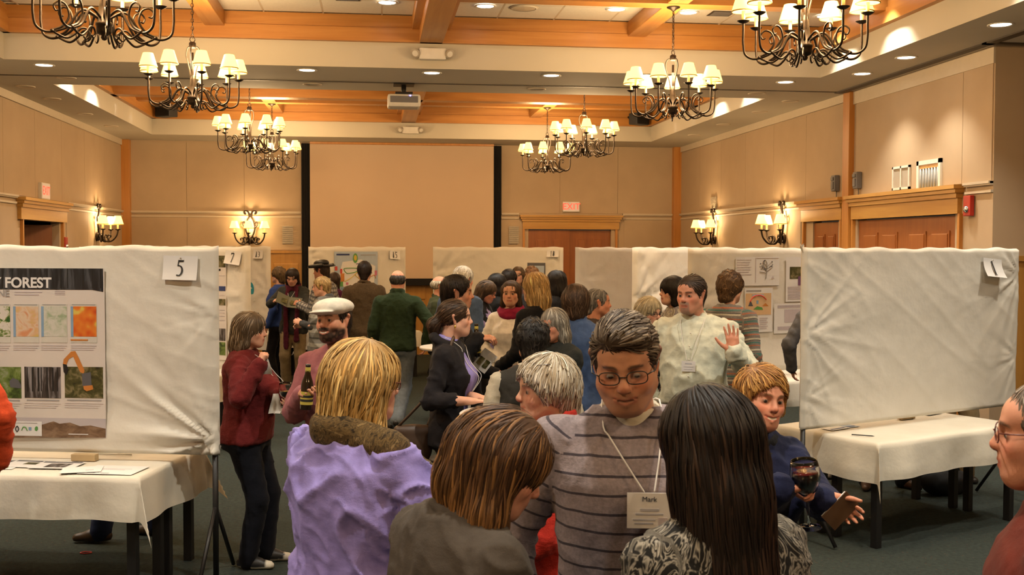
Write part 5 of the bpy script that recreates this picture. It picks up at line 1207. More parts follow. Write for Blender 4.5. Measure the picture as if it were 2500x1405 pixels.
B15.line(p, 'trail', [(868, 645), (884, 643), (900, 650), (906, 668)], 1.6, 'print_navy'); B15.line(p, 'trail', [(842, 665), (838, 657), (850, 655), (874, 656), (868, 664), (848, 668), (842, 665)], 1.8, 'print_green'); B15.line(p, 'trail', [(840, 688), (858, 677), (872, 664), (866, 672), (880, 684)], 1.6, 'print_yellow'); B15.line(p, 'trail', [(905, 676), (912, 672), (916, 680)], 1.6, 'print_orange')
B15.ink(p, 'heading', 820, 620, 852, 624, 'print_navy', .002); B15.ink(p, 'heading', 880, 622, 916, 624, 'ink_grey', .002)
for x, y, w2, h2, mt in ((816, 651, 6, 10, 'print_red'), (829, 657, 5, 11, 'print_red'), (913, 661, 6, 12, 'print_pink'), (843, 690, 6, 6, 'print_pink'), (830, 668, 9, 20, 'print_orange'), (828, 688, 8, 12, 'print_green'), (831, 702, 18, 16, 'print_blue')): B15.ink(p, 'pinned_note', x, y, x+w2, y+h2, mt, .004)
p = B18.sheet('tablet_print', 1288, 642, 1332, 690, 'dark framed picture of a grey sky on board eighteen', 'poster', mat='print_greydark'); B18.ink(p, 'picture', 1291, 649, 1329, 690, 'print_lightblue', .002)
p = BC.sheet('poster', 1794, 628, 1900, 697, 'white sheet with a tree drawing pinned on the board beside the curly haired man', 'poster', mat='paper')
BC.ink(p, 'frame_line', 1842, 630, 1899, 631, 'print_lilac', .002); BC.ink(p, 'frame_line', 1842, 630, 1843, 690, 'print_lilac', .002)
BC.line(p, 'drawn_tree', [(1867, 680), (1869, 665), (1870, 640)], 2.0, 'ink_grey', .003)
for a, b_ in (((1869, 662), (1856, 650)), ((1869, 664), (1884, 652)), ((1870, 655), (1860, 640)), ((1870, 652), (1880, 640)), ((1869, 668), (1852, 664)), ((1870, 646), (1866, 635))): BC.line(p, 'drawn_branch', [a, ((a[0]+b_[0])/2+1, (a[1]+b_[1])/2-1), b_], 1.2, 'ink_grey', .003)
rs_ = np.random.RandomState(3)
for k in range(34):
    a = rs_.uniform(0, 6.28); q = rs_.uniform(.4, 1); x, y = 1869+18*q*math.cos(a), 650+15*q*math.sin(a)-2; BC.shape(p, 'drawn_leaf', [(x-1.6, y), (x, y-1.3), (x+1.6, y+.3), (x, y+1.3)], 'print_greydark', .0035)
for k in range(7): BC.ink(p, 'text_line', 1797, 634+6*k, 1832-3*(k % 3), 636+6*k, 'print_lilac')
BC.shape(p, 'drawn_triangle', [(1880, 681), (1888, 681), (1884, 674)], 'print_lilac', .003)
p = BC.sheet('poster', 1816, 704, 1883, 810, 'white sheet with a peach coloured land use diagram on the overlapping board', 'poster', mat='paper')
BC.ink(p, 'diagram', 1818, 717, 1880, 768, 'print_peach', .002); BC.line(p, 'diagram_arrow', [(1828, 738), (1838, 724), (1856, 722), (1868, 732)], 2.5, 'print_red', .004); BC.shape(p, 'diagram_hill', [(1824, 748), (1830, 734), (1836, 748)], 'print_greydark', .004); BC.shape(p, 'diagram_wood', [(1836, 756), (1846, 748), (1858, 751), (1860, 757)], 'print_green', .004); BC.shape(p, 'diagram_house', [(1858, 748), (1866, 740), (1874, 748)], 'print_orange', .004); BC.ink(p, 'diagram_label', 1834, 719, 1862, 723, 'print_lightblue', .004); BC.ink(p, 'diagram_drop', 1844, 734, 1849, 742, 'print_blue', .004)
for k in range(6): BC.ink(p, 'text_line', 1820, 776+5*k, 1840, 778+5*k, 'print_lilac'); BC.ink(p, 'text_line', 1852, 776+5*k, 1872-3*(k % 2), 778+5*k, 'print_lilac')
BC.ink(p, 'heading', 1820, 709, 1856, 712, 'ink_grey')
p = BC.sheet('poster', 1917, 628, 2010, 735, 'white sheet with a dark photograph beside the tree drawing, cut off by board one', 'poster', mat='paper'); BC.ink(p, 'photo', 1926, 652, 1956, 681, 'print_brush'); BC.ink(p, 'photo', 1946, 675, 1954, 697, 'print_purple', .003)
for k in range(8): BC.ink(p, 'text_line', 1921, 700+4*k, 1990, 701.5+4*k, 'print_lilac')
p = BC.sheet('poster', 1888, 742, 2010, 810, 'white sheet with a pale grey chart below the dark photograph sheet', 'poster', mat='paper'); BC.ink(p, 'chart', 1913, 756, 1990, 785, 'print_lilac')
for k in range(4): BC.ink(p, 'text_line', 1896, 746+3*k if k < 2 else 790+4*k, 1985, 747.5+3*k if k < 2 else 791.5+4*k, 'print_lilac')
# ---------------------------------------------------------------- tables below the boards
def cloth_mesh(L, W, ox, oy, h, seed, nx=90, ny=56, th=.0):
    X = np.linspace(-L/2-ox, L/2+ox, nx); Y = np.linspace(-W/2-oy, W/2+oy, ny); U, V = np.meshgrid(X, Y, indexing='ij')
    ex = np.maximum(np.abs(U)-L/2, 0); ey = np.maximum(np.abs(V)-W/2, 0); sx, sy = np.sign(U), np.sign(V); mn = np.minimum(ex, ey); r = .012
    drop = np.sqrt(ex**2+ey**2); bx = np.minimum(np.abs(U), L/2); by = np.minimum(np.abs(V), W/2)
    wv = lambda t, k: .020*np.sin(t*6.5+k)+.012*np.sin(t*15+2*k)
    k = np.clip(drop/.2, 0, 1)
    x = sx*(bx+np.where(ex > 0, r*np.clip(ex/.02, 0, 1)+.045*ex+k*(ey == 0)*(wv(V, seed)+.014)+mn*.42, 0)); y = sy*(by+np.where(ey > 0, r*np.clip(ey/.02, 0, 1)+.045*ey+k*(ex == 0)*(wv(U, seed+2)+.014)+mn*.42, 0))
    z = h+.004-np.where(drop > 0, np.maximum(drop-.006, 0), 0)+.0015*np.sin(U*11+seed)*np.sin(V*9)*(drop == 0)
    idx = np.arange(nx*ny).reshape(nx, ny); q = np.stack([idx[:-1, :-1], idx[1:, :-1], idx[1:, 1:], idx[:-1, 1:]], -1).reshape(-1, 4)
    return mesh_np('tablecloth', np.stack([x, y, z], -1).reshape(-1, 3), None, q, True, None, None, MAT('table_linen'))
def table_pair(B_, u0, L, labels, clabel, d=.46, h=.71, ox=.27, oy=.25, seed=1):
    uc = u0+L/2
    for sg, lb in ((-1, labels[0]), (1, labels[1])):
        c = B_.world(uc, -sg*(d/2+.005), 0); r = empty('folding_table', c, B_.ang); tag(r, lb, 'table', 'narrow tables under the boards')
        MB().b2((-L/2, -d/2, h-.03), (L/2, d/2, h), .004).build('tabletop', MAT('table_white'), r)
        for x in (-L/2+.06, L/2-.06):
            for y in (-d/2+.06, d/2-.06): MB().b2((x-.026, y-.026, 0), (x+.026, y+.026, h-.03), .003).build('leg', MAT('leg_black'), r)
    c = B_.world(uc, 0, 0); o = part('tablecloth', cloth_mesh(L, 2*d+.01, ox, oy, h, seed), None, c, (0, 0, B_.ang)); tag(o, clabel, 'tablecloth', 'white tablecloths'); return o
table_pair(B1, -B1.W/2+.24, 1.56, ('narrow black legged table in front of board one', 'narrow black legged table behind board one'), 'white cloth draped over the table below board one, at the right', seed=3)
table_pair(B5, B5.W/2-.30-1.56, 1.56, ('narrow black legged table in front of board five', 'narrow black legged table behind board five'), 'white cloth with papers on it below board five, at the left', seed=6)
table_pair(B7, B7.W/2-.28-1.56, 1.56, ('narrow table in front of board seven, mostly hidden', 'narrow table behind board seven, mostly hidden'), 'white cloth on the table below board seven, mostly hidden', seed=4)
table_pair(B13, B13.W/2+.20-1.56, 1.56, ('narrow table in front of board thirteen, beside the reading woman', 'narrow table behind board thirteen, mostly hidden'), 'white cloth on the far table below board thirteen', seed=5)
table_pair(BC, -BC.W/2+.5, 1.6, ('narrow table in front of the tree drawing board, mostly hidden', 'narrow table behind the tree drawing board'), 'white cloth on the table below the tree drawing board', seed=8)
table_pair(B15, -B15.W/2+.2, 1.5, ('narrow table in front of board fifteen, mostly hidden', 'narrow table behind board fifteen'), 'white cloth on the table below board fifteen, mostly hidden', seed=9)
table_pair(B18, -B18.W/2+.2, 1.5, ('narrow table in front of board eighteen, mostly hidden', 'narrow table behind board eighteen'), 'white cloth on the table below board eighteen, mostly hidden', seed=2)
# ---------------------------------------------------------------- tall round tables
def cocktail(px, D, label, h=1.07, R=.33):
    x, y = at(px, D); r = empty('cocktail_table', (x, y, 0)); tag(r, label, 'table', 'tall round tables')
    MB().lathe([(0, h-.028), (R-.012, h-.028), (R, h-.02), (R, h-.006), (R-.008, h), (0, h)], 44).build('tabletop', MAT('table_white'), r); MB().lathe([(.035, .03), (.035, h-.028)], 16).build('column', MAT('leg_black'), r); MB().lathe([(0, .045), (.10, .035), (.24, .018), (.25, 0), (0, 0)], 28).build('base', MAT('leg_black'), r)
cocktail(1265, 6.20, 'tall round white table beside the woman in the dark hooded jacket'); cocktail(1110, 10.35, 'tall round white table farther back, beside the green sweater man')
# ---------------------------------------------------------------- things lying on the tables
def on_table(px, py, z=.716):
    d = at3(px, py, 1.0)-Vector((0, 0, CAM_H)); k = (z-CAM_H)/d.z; return Vector((0, 0, CAM_H))+d*k
def flat_sheet(name, px, py, w, h, rz, label, cat, group, prints=(), z=.716, mat='paper', t=.0015):
    q = on_table(px, py, z); r = empty(name, (q.x, q.y, z+.001), rz); tag(r, label, cat, group); MB().b2((-w/2, -h/2, 0), (w/2, h/2, t)).build('sheet', MAT(mat), r)
    for x0, y0, x1, y1, mt in prints: MB().b2((x0*w, y0*h, t), (x1*w, y1*h, t+.0006)).build('print', MAT(mt), r)
a5 = B5.ang
flat_sheet('leaflet', 12, 1136, .20, .27, a5+.1, 'white leaflet at the left picture edge on the linen', 'leaflet', 'leaflets on the left table', ((-.4, .1, .4, .45, 'print_greydark'), (-.4, -.4, .3, -.3, 'print_green')))
flat_sheet('leaflet', 70, 1134, .26, .20, a5-.06, 'white leaflet with a small picture and dark stripe on the linen', 'leaflet', 'leaflets on the left table', ((-.45, .3, .45, .45, 'print_greydark'), (-.1, -.1, .35, .2, 'print_brush')), .7185)
flat_sheet('leaflet', 140, 1137, .26, .20, a5+.02, 'white leaflet with a brown photograph on the linen', 'leaflet', 'leaflets on the left table', ((-.45, .3, .45, .45, 'print_greydark'), (-.2, -.35, .3, .2, 'print_trunks')), .721)
flat_sheet('leaflet', 200, 1148, .22, .17, a5+.35, 'plain folded white leaflet between the printed leaflet and the loose sheet', 'leaflet', 'leaflets on the left table', ((.1, -.2, .3, -.1, 'print_lilac'),), .7235)
flat_sheet('paper_sheet', 278, 1149, .32, .24, a5-.02, 'loose white printed sheet near the front corner of the table', 'paper', 'leaflets on the left table', ((-.3, .1, .3, .14, 'print_lilac'), (-.3, 0, .2, .04, 'print_lilac'), (-.35, -.42, -.2, -.36, 'ink_grey'), (-.1, -.42, .05, -.36, 'ink_grey')), .7185)
q = on_table(207, 1112, .75); MB().box((0, 0, .021), (.15, .05, .04), 0, .003).build('wood_block', MAT('plywood'), None, (q.x, q.y, .7165), (0, 0, a5)); tag(bpy.data.objects['wood_block'], 'small pale wooden block under board five', 'block')
o = MB().tube([(0, 0, 0), (.22, 0, 0)], .0045, 6).build('pencil', MAT('print_cream')); q = on_table(240, 1111); o.location = (q.x, q.y, .722); o.rotation_euler = (0, 0, a5-.05); tag(o, 'pale pencil lying beside the wooden block', 'pencil')
a1 = B1.ang
o = MB().tube([(-.075, 0, 0), (.06, 0, 0)], .004, 6).tube([(.06, 0, 0), (.075, 0, 0)], [.004, .001], 6).build('pen', MAT('ink_black')); q = on_table(2107, 1066); o.location = (q.x, q.y, .7225); o.rotation_euler = (0, 0, a1-1.0); tag(o, 'black pen lying on the linen below board one', 'pen')
for i, (px, py, mt, lb) in enumerate(((2062, 1043, 'print_lightblue', 'pale blue leaflet below the left end of board one'), (2040, 1047, 'paper', 'white leaflet below the left corner of board one'), (2270, 1010, 'print_lightblue', 'pale leaflet beside the wooden block below board one'))):
    flat_sheet('leaflet', px, py, .20, .10, a1+.1*i, lb, 'leaflet', 'leaflets on the right table', ((-.4, -.3, .4, -.1, 'print_navy'),), .7165+.0022*i, mt)
q = on_table(2212, 1024); o = MB().box((0, 0, .021), (.15, .05, .04), 0, .003).build('wood_block', MAT('plywood'), None, (q.x, q.y, .7165), (0, 0, a1)); tag(o, 'small wooden block under the middle of board one', 'block')
# ================================================================ the people
pattern('stripe_sweater', b_stripe((.25, .205, .215), (.055, .045, .055), .047, .0065))
pattern('leaf_blouse', b_blotch([(.40, (.012, .011, .010)), (.47, (.30, .27, .22)), (.52, (.02, .018, .016)), (.58, (.012, .011, .010)), (.63, (.34, .31, .26)), (.69, (.015, .013, .012))], 15, (2.2, 1, 1), 2.2, 2))
pattern('scarf_print', b_blotch([(.35, (.020, .014, .008)), (.5, (.13, .080, .030)), (.56, (.035, .024, .012)), (.66, (.20, .13, .055))], 26, (1, 2.2, 1), 1.2, 3))
pattern('plaid_grey', b_plaid((.50, .47, .42), (.05, .05, .055), (.25, .25, .28), .055)); pattern('plaid_green', b_plaid((.05, .26, .20), (.50, .12, .03), (.55, .50, .30), .06)); pattern('plaid_blue', b_plaid((.06, .08, .12), (.25, .28, .34), (.4, .42, .45), .035))
pattern('stripe_multi', b_stripe((.17, .155, .145), (.42, .40, .33), .085, .014, (((.40, .12, .06), .085, .007, .03), ((.05, .16, .15), .085, .009, .052), ((.05, .05, .05), .085, .004, .07))))
pattern('floral_black', b_blotch([(.48, (.010, .010, .011)), (.55, (.03, .07, .09)), (.61, (.40, .36, .30)), (.67, (.28, .05, .03)), (.72, (.012, .012, .012))], 22, (1, 1, 1), 1.6, 2))
pattern('grey_print', b_blotch([(.36, (.20, .17, .14)), (.5, (.46, .42, .34)), (.6, (.16, .15, .20)), (.75, (.40, .36, .30))], 14, (1, .8, 1), 1.5, 2)); pattern('shawl_knit', b_stripe((.17, .165, .15), (.36, .35, .31), .16, .045, (((.07, .07, .065), .16, .02, .07),)))
pattern('tweed', b_blotch([(.3, (.045, .026, .010)), (.7, (.085, .052, .022))], 90))
SK = (.62, .33, .215); SKR = (.62, .285, .18); SKP = (.67, .38, .265); SKT = (.56, .275, .165)
def top(name, col, **k): return dict(dict(name=name, kind='top', col=col), **k)
def tro(col, **k): return dict(dict(name='trousers', kind='trousers', col=col, wr=.006, vox=.020), **k)
JEAN, DARK, NAVY, TAN = (.075, .105, .15), (.009, .008, .009), (.008, .009, .015), (.26, .19, .10)
blonde = dict(haircol=(.42, .24, .075), streak=(.62, .42, .17), streakp=.35, hairvar=.3)
PPL = []
def P(**k): PPL.append(k); return k
FAR = dict(hvox=.0090, handvox=.0095, nlock=200, hairvox=.011, lockw=.006, lockn=5, res=1.7, ribbon=1, hadapt=.0015)
MID = dict(hvox=.0064, handvox=.0070, nlock=620, hairvox=.0095, lockw=.0034, lockn=6, res=1.35, ribbon=1, hadapt=.0004)
NEAR = dict(hvox=.0042, handvox=.0052, nlock=1700, hairvox=.0075, lockw=.0027, lockn=7, lockl=.018)
# ---- nearest row
purple = P(**NEAR, px=892, D=3.25, h=1.718, sex='f', face=48, hyaw=16, bow=6, bx=1.36, by=1.28, facefat=.006, skin=SKP, hair='bob', hairlen=.170, hairth=.022, fwd=.03, **blonde, fluff=1.6, wave=.16, part=(.02, -.01, .14), glasses=('glasses_red', .100),
  label='woman in a lavender shirt and brown patterned scarf with blonde bobbed hair',
  armR=dict(h=(.31, .27, 1.02), pole=(1, -.6, -.3), pose='grip', palm=(-.8, .3, .2)), armL=dict(h=(-.10, .36, 1.08), pose='grip'),
  wear=[top('shirt', (.27, .225, .56), mat='satin', infl=.020, collar='shirt', vox=.0085, wr=.017, wf=1.0, hem=.80, cuff=1), tro(DARK),
        dict(name='scarf', kind='scarf', mat='scarf_print', col=(.1, .06, .03), r=.036, infl=0, vox=.008, wr=.004, drape=[((-.02, -.09, 1.49), (.17, -.02, 1.455), (.27, .17, 1.26)), ((-.06, .08, 1.46), (-.10, .20, 1.32), (-.08, .26, 1.10))])])
brown = P(**dict(NEAR, nlock=2200), px=1232, D=2.45, h=1.662, sex='f', face=62, hyaw=22, bow=32, lean=.05, bx=1.08, skin=SKR, hair='bob', hairlen=.10, hairth=.020, haircol=(.070, .032, .014), streak=(.22, .105, .035), streakp=.25, tipcol=(.26, .12, .035), tipz=(-.04, -.28), grav=(0, .42, -1), part=(-.01, .03, .13), fluff=1.5, wave=.10, eye=.003, gaze=(0, .7, -.7),
  hairx=[cone((.066, -.03, .02), (.080, .0, -.12), .036, .036, k=.03), cone((.080, .0, -.12), (.092, .15, -.36), .036, .024, k=.03), cone((-.066, -.01, .02), (-.080, .07, -.14), .034, .03, k=.03), cone((0, -.07, -.0), (.015, .02, -.18), .075, .065, k=.05), cone((.015, .02, -.18), (.03, .17, -.40), .065, .045, k=.05)],
  label='woman with long brown hair looking down, wearing a dark taupe jacket, in the foreground',
  armR=dict(h=(.18, .18, .98), pose='relaxed'), armL=dict(h=(-.16, .24, 1.0)),
  wear=[top('jacket', (.062, .050, .040), infl=.026, collar='crew', vox=.0085, wr=.007, open=.035, hem=.78), top('blouse', (.10, .08, .07), sleeve='none', infl=.008, wr=0, vox=.014), tro(DARK)])
striped = P(**dict(NEAR, hvox=.0036), px=1528, D=2.85, h=1.842, sex='m', face=190, hyaw=6, bow=19, hroll=4, bx=1.02, skin=SKT, jaw=1.04, hair='short', hairth=.007, quiff=-.008, hairline=.076, haircol=(.060, .040, .026), streak=(.20, .155, .11), streakp=.35, hairvar=.4, part=(.055, .10, .085), sweep=(-.75, -.85, .25), fluff=1.3, wave=.16, brow=(.06, .04, .03), smile=.65, stubble=.5, eye=.0032, gaze=(-.1, .8, -.6), glasses=('glasses_black', .101), scalp=(.08, .06, .05),
  label='man in a striped lilac grey sweater with glasses and a name badge, smiling downwards',
  armR=dict(h=(.285, .05, .93), pole=(.6, -.6, 0)), badge=(1.275, .106, .085, -.035, [('Mark', 0, .32, .20), (0, .02, .42, .07), (0, -.10, .62, .05), (.30, -.30, .20, .22, 'print_lilac'), (-.12, -.26, .5, .045), (-.12, -.36, .42, .045)]),
  wear=[top('sweater', (.25, .2, .21), mat='stripe_sweater', infl=.020, vee=1.452, vox=.0075, wr=.006, hem=.86, sr=(.066, .056, .046)), top('undershirt', (.62, .55, .42), sleeve='none', infl=.006, vox=.010, collar='crew', wr=0), tro(NAVY)])
darkw = P(**dict(NEAR, nlock=2100), px=1727, D=2.3, h=1.697, sex='f', face=-22, bow=4, bx=1.10, skin=SKR, hair='long', hairlen=.46, hairth=.026, haircol=(.011, .006, .004), streak=(.028, .014, .008), streakp=.2, hairvar=.3, fluff=1.0, wave=.06, part=(0, .03, .14),
  hairx=[cone((-.06, -.05, -.04), (-.075, -.085, -.36), .05, .045, k=.04), cone((.06, -.05, -.04), (.075, -.085, -.36), .05, .045, k=.04), cone((0, -.09, -.1), (0, -.115, -.40), .06, .06, k=.05)],
  label='woman with long straight dark hair and a black and cream patterned blouse, seen from behind',
  armR=dict(h=(.22, .16, .98)), wear=[top('blouse', (.1, .1, .1), mat='leaf_blouse', infl=.020, vox=.009, wr=.008, collar='crew'), tro(DARK)])
greyred = P(**NEAR, px=1332, D=3.75, h=1.625, sex='f', face=-98, bow=4, bx=1.08, facefat=.002, skin=SK, hair='short', hairth=.026, hairline=.080, over=.008, earcut=0, glasses=('chrome', .060, .098), haircol=(.40, .32, .22), streak=(.62, .56, .46), streakp=.4, hairvar=.22, part=(-.01, -.03, .13), sweep=(0, .35, -.2), fluff=1.8, wave=.18, brow=(.25, .17, .11), smile=.2, nose=1.1,
  hairx=[cone((0, -.07, -.02), (0, -.075, -.09), .062, .045, k=.03)],
  label='woman with short grey blonde hair and a red jacket, turned to the left',
  armR=dict(h=(.16, .30, 1.0)), armL=dict(h=(-.16, .30, 1.0)), badge=(1.05, .09, .07, 0),
  wear=[top('jacket', (.42, .030, .020), infl=.024, collar='high', vox=.010, wr=.006, mat='knit'), tro(DARK)])
smiler = P(**NEAR, px=1862, D=3.75, h=1.595, sex='f', face=166, hyaw=2, bow=3, hroll=-8, side=-.02, bx=1.08, facefat=.003, skin=SKR, hair='short', hairth=.017, hairline=.078, over=.010, haircol=(.30, .125, .028), streak=(.48, .25, .07), streakp=.4, part=(.05, .0, .12), sweep=(-.7, .35, -.25), fluff=2.0, wave=.3, earcut=0, smile=1.0, eye=.0028, brow=(.22, .11, .05), gaze=(.2, 1, -.1),
  hairx=[cone((-.07, .0, .02), (-.072, .02, -.04), .022, .016, k=.02), cone((.07, .0, .02), (.072, .02, -.04), .022, .016, k=.02)],
  label='smiling woman with short red blonde hair in a navy jacket, wine in hand',
  armR=dict(px=(1912, 1192, 3.38), pole=(.6, -.3, -.8), pose='grip', palm=(-.5, .2, -.1), hd=(-.85, .35, .1)), armL=dict(px=(2010, 1222, 3.42), pole=(-.6, -.6, -.4), pose='relaxed', palm=(.2, .9, -.3), hd=(-.75, .25, -.35)),
  wear=[dict(name='jacket', kind='coat', col=(.012, .015, .045), infl=.026, open=.045, vox=.010, hem=.80, collar='crew'), top('vest', (.010, .009, .012), sleeve='none', infl=.012, wr=0, collar='high', vox=.012), tro((.20, .17, .15)), dict(name='scarf', kind='scarf', col=(.012, .012, .014), r=.020, infl=0, ends=[((.05, .10, 1.45), (.06, .19, 1.28), (.06, .20, 1.0))])])
rightm = P(**dict(NEAR, nlock=700), px=2566, D=2.3, h=1.72, sex='m', face=-58, bow=2, bx=1.12, skin=SKR, hair='short', hairth=.006, hairline=.095, haircol=(.16, .12, .09), streak=(.35, .3, .25), glasses=('glasses_red', .104, .004), label='man with glasses and a rust red shirt at the right picture edge',
  wear=[top('shirt', (.12, .020, .012), infl=.022, collar='shirt', vox=.010, wr=.006), tro(DARK)])
leftm = P(**MID, px=-150, D=5.5, h=1.76, sex='m', face=6, skin=SKT, hair='short', haircol=(.05, .03, .02), label='person in a bright orange red jacket at the left picture edge', armR=dict(h=(.262, .06, .925), pole=(.9, -.6, -.1)), armL=dict(h=(-.2, .25, 1.0)),
  wear=[top('jacket', (.62, .075, .022), infl=.026, collar='high', wr=.008, sr=(.064, .058, .052)), tro(DARK)])
# ---- second row
redw = P(**dict(MID, hvox=.0046, nlock=700), px=612, D=6.88, h=1.585, sex='f', face=98, bow=5, bx=1.26, by=1.18, belly=.02, facefat=.003, skin=SKP, hair='long', hairlen=.165, hairth=.022, haircol=(.125, .085, .050), streak=(.30, .24, .17), streakp=.35, hairvar=.3, part=(.015, .02, .13), fluff=1.4, hairx=[cone((.02, .05, .085), (.04, .075, .055), .022, .018, k=.02)],
  label='woman in a dark red sweater with grey brown hair, beside the left board',
  armR=dict(px=(634, 892, 6.62), pole=(.35, -.6, -1), pose='fist', palm=(-.3, .2, -.6), hd=(-.1, .3, 1)), armL=dict(px=(690, 972, 6.72), pole=(-.4, -.6, -1), pose='grip', palm=(.9, .1, .2)), badge=(1.12, .085, .11, .05),
  wear=[top('sweater', (.135, .017, .017), mat='knit', infl=.026, vox=.010, wr=.008, hem=.87, collar='crew'), tro(NAVY, w=.016)], shoecol=(.012, .012, .014), toecol=(.65, .6, .5), solecol=(.6, .56, .48), feet=((.09, .02, 4), (-.10, .10, -4)))
FLAT = [ell((0, -.012, .072), (.096, .118, .050), k=.02), ell((0, .04, .060), (.088, .075, .036), k=.03), ell((0, .108, .046), (.070, .046, .009), k=.012), ell((0, -.01, -.02), (.085, .108, .062), 's', .008)]
capm = P(**dict(MID, hvox=.0044), px=814, D=5.75, h=1.725, sex='m', face=214, bow=-2, hroll=4, skin=SKT, smile=.9, eye=.0030, beard=(1.0, (.010, .006, .004), 'full'), hair='short', hairth=.006, haircol=(.03, .02, .014), brow=(.03, .018, .012), headwear=[('flat_cap', FLAT, (.66, .60, .50), 'cloth')],
  label='bearded man in a white flat cap and dusty pink shirt', armR=dict(px=(742, 962, 5.55), pole=(.7, -.5, -.6), pose='grip', palm=(-.8, .5, 0), hd=(-.35, .5, .25)), armL=dict(h=(-.22, .18, .95)),
  wear=[top('shirt', (.30, .105, .115), infl=.016, collar='shirt', vox=.010, wr=.007), tro(DARK)])
pony = P(**dict(MID, hvox=.0044), px=1112, D=6.7, h=1.68, sex='f', face=106, hyaw=-18, bow=2, skin=SKP, hair='pony', hairth=.012, haircol=(.045, .024, .013), streak=(.10, .055, .03), sweep=(0, -1.2, 0), part=(0, .08, .10), fluff=1.1,
  label='woman with a ponytail in a dark hooded jacket over a lavender shirt', armR=dict(px=(1142, 980, 6.42), pole=(.25, -.45, -1), pose='flat', palm=(0, .1, -1), hd=(-.35, .9, -.02), sleeve='elbow'), armL=dict(px=(1156, 968, 6.62), pole=(-.3, -.5, -1), pose='flat', palm=(0, .1, -1), hd=(.5, .8, -.02)), badge=(1.12, .08, .10, .03), badj=-.03,
  wear=[dict(name='jacket', kind='coat', col=(.016, .014, .016), infl=.022, open=.072, collar='hood', hem=.84, vox=.010, wr=.009), top('shirt', (.27, .23, .55), sleeve='none', infl=.006, wr=0, collar='shirt', vox=.011), tro(DARK)])
vestm = P(**MID, px=1300, D=5.75, h=1.62, sex='m', face=8, bow=14, lean=.06, skin=SKT, hair='curly', hairth=.020, haircol=(.010, .008, .007), streak=(.03, .024, .02), part=(0, -.02, .13), wave=.5, curl=.6, label='black haired man in a dark vest with cream sleeves, seen from behind',
  armR=dict(h=(.25, .12, .94)), armL=dict(h=(-.25, .12, .94)), wear=[dict(name='vest', kind='vest', col=(.030, .027, .022), infl=.022, hem=.84), dict(name='shirt_sleeves', kind='sleeves', col=(.46, .40, .30), infl=.01), tro(DARK)])
profm = P(**MID, px=1117, D=7.8, h=1.795, sex='m', face=92, bow=4, skin=SKT, hair='short', hairth=.014, haircol=(.018, .011, .008), part=(0, -.05, .13), sweep=(.2, .2, .1), nose=1.15, label='dark haired man in profile wearing a black jacket, gesturing with one hand', armR=dict(px=(1166, 828, 7.55), pole=(.3, -.3, -1), pose='point', palm=(-.3, 0, -.9), hd=(.05, 1, .12)), armL=dict(h=(-.2, .30, 1.05)),
  wear=[top('jacket', (.012, .011, .012), infl=.024, collar='shirt', wr=.008), tro(DARK)])
greylong = P(**MID, px=1350, D=7.25, h=1.60, sex='f', face=-128, bow=8, skin=SKR, hair='long', hairlen=.24, hairth=.014, haircol=(.22, .19, .15), streak=(.42, .39, .33), streakp=.45, part=(0, .0, .13), label='woman with long grey hair and a dark grey cardigan, behind the short haired woman', armR=dict(h=(.16, .3, 1.0)), armL=dict(h=(-.16, .3, 1.0)), headwear=[('hair_band', [torus((0, -.01, .03), (0, 1, .12), .094, .007, sq=.86)], (.02, .02, .02), 'leather')],
  wear=[top('cardigan', (.022, .024, .022), mat='knit', infl=.028, collar='crew', wr=.010), tro(DARK)])
bluev = P(**MID, px=1406, D=7.85, h=1.725, sex='f', face=24, hyaw=-10, bow=2, bx=1.2, by=1.15, skin=SKR, hair='bob', hairlen=.10, hairth=.026, haircol=(.050, .028, .016), streak=(.11, .065, .04), wave=.3, curl=.3, label='brown haired woman in a blue padded vest over a green plaid shirt, seen from behind', armL=dict(h=(-.24, .16, 1.0)),
  wear=[dict(name='vest', kind='vest', col=(.055, .095, .21), infl=.034, hem=.86, collar='high', wr=.008), dict(name='shirt_sleeves', kind='sleeves', mat='plaid_green', col=(.1, .2, .1), infl=.012), tro(NAVY)])
baldg = P(**MID, px=1461, D=8.8, h=1.665, sex='m', face=88, bow=2, skin=SKR, hair='short', hairth=.008, hairline=.085, haircol=(.15, .14, .13), streak=(.32, .3, .28), label='man with short grey hair in profile, between the blue vest and the striped sweater', wear=[top('sweater', (.06, .045, .04), infl=.02, collar='crew'), tro(DARK)])
palew = P(**MID, px=1587, D=8.05, h=1.64, sex='f', face=150, bow=8, skin=SKP, hair='bob', hairlen=.13, hairth=.018, haircol=(.44, .36, .22), streak=(.62, .55, .40), label='pale blonde woman with glasses in a black floral top, partly hidden', glasses=('glasses_black', .100), armL=dict(px=(1634, 905, 7.85), pole=(-.8, -.3, -.6)), wear=[top('blouse', (.1, .1, .1), mat='floral_black', infl=.02, collar='crew'), tro(DARK)])
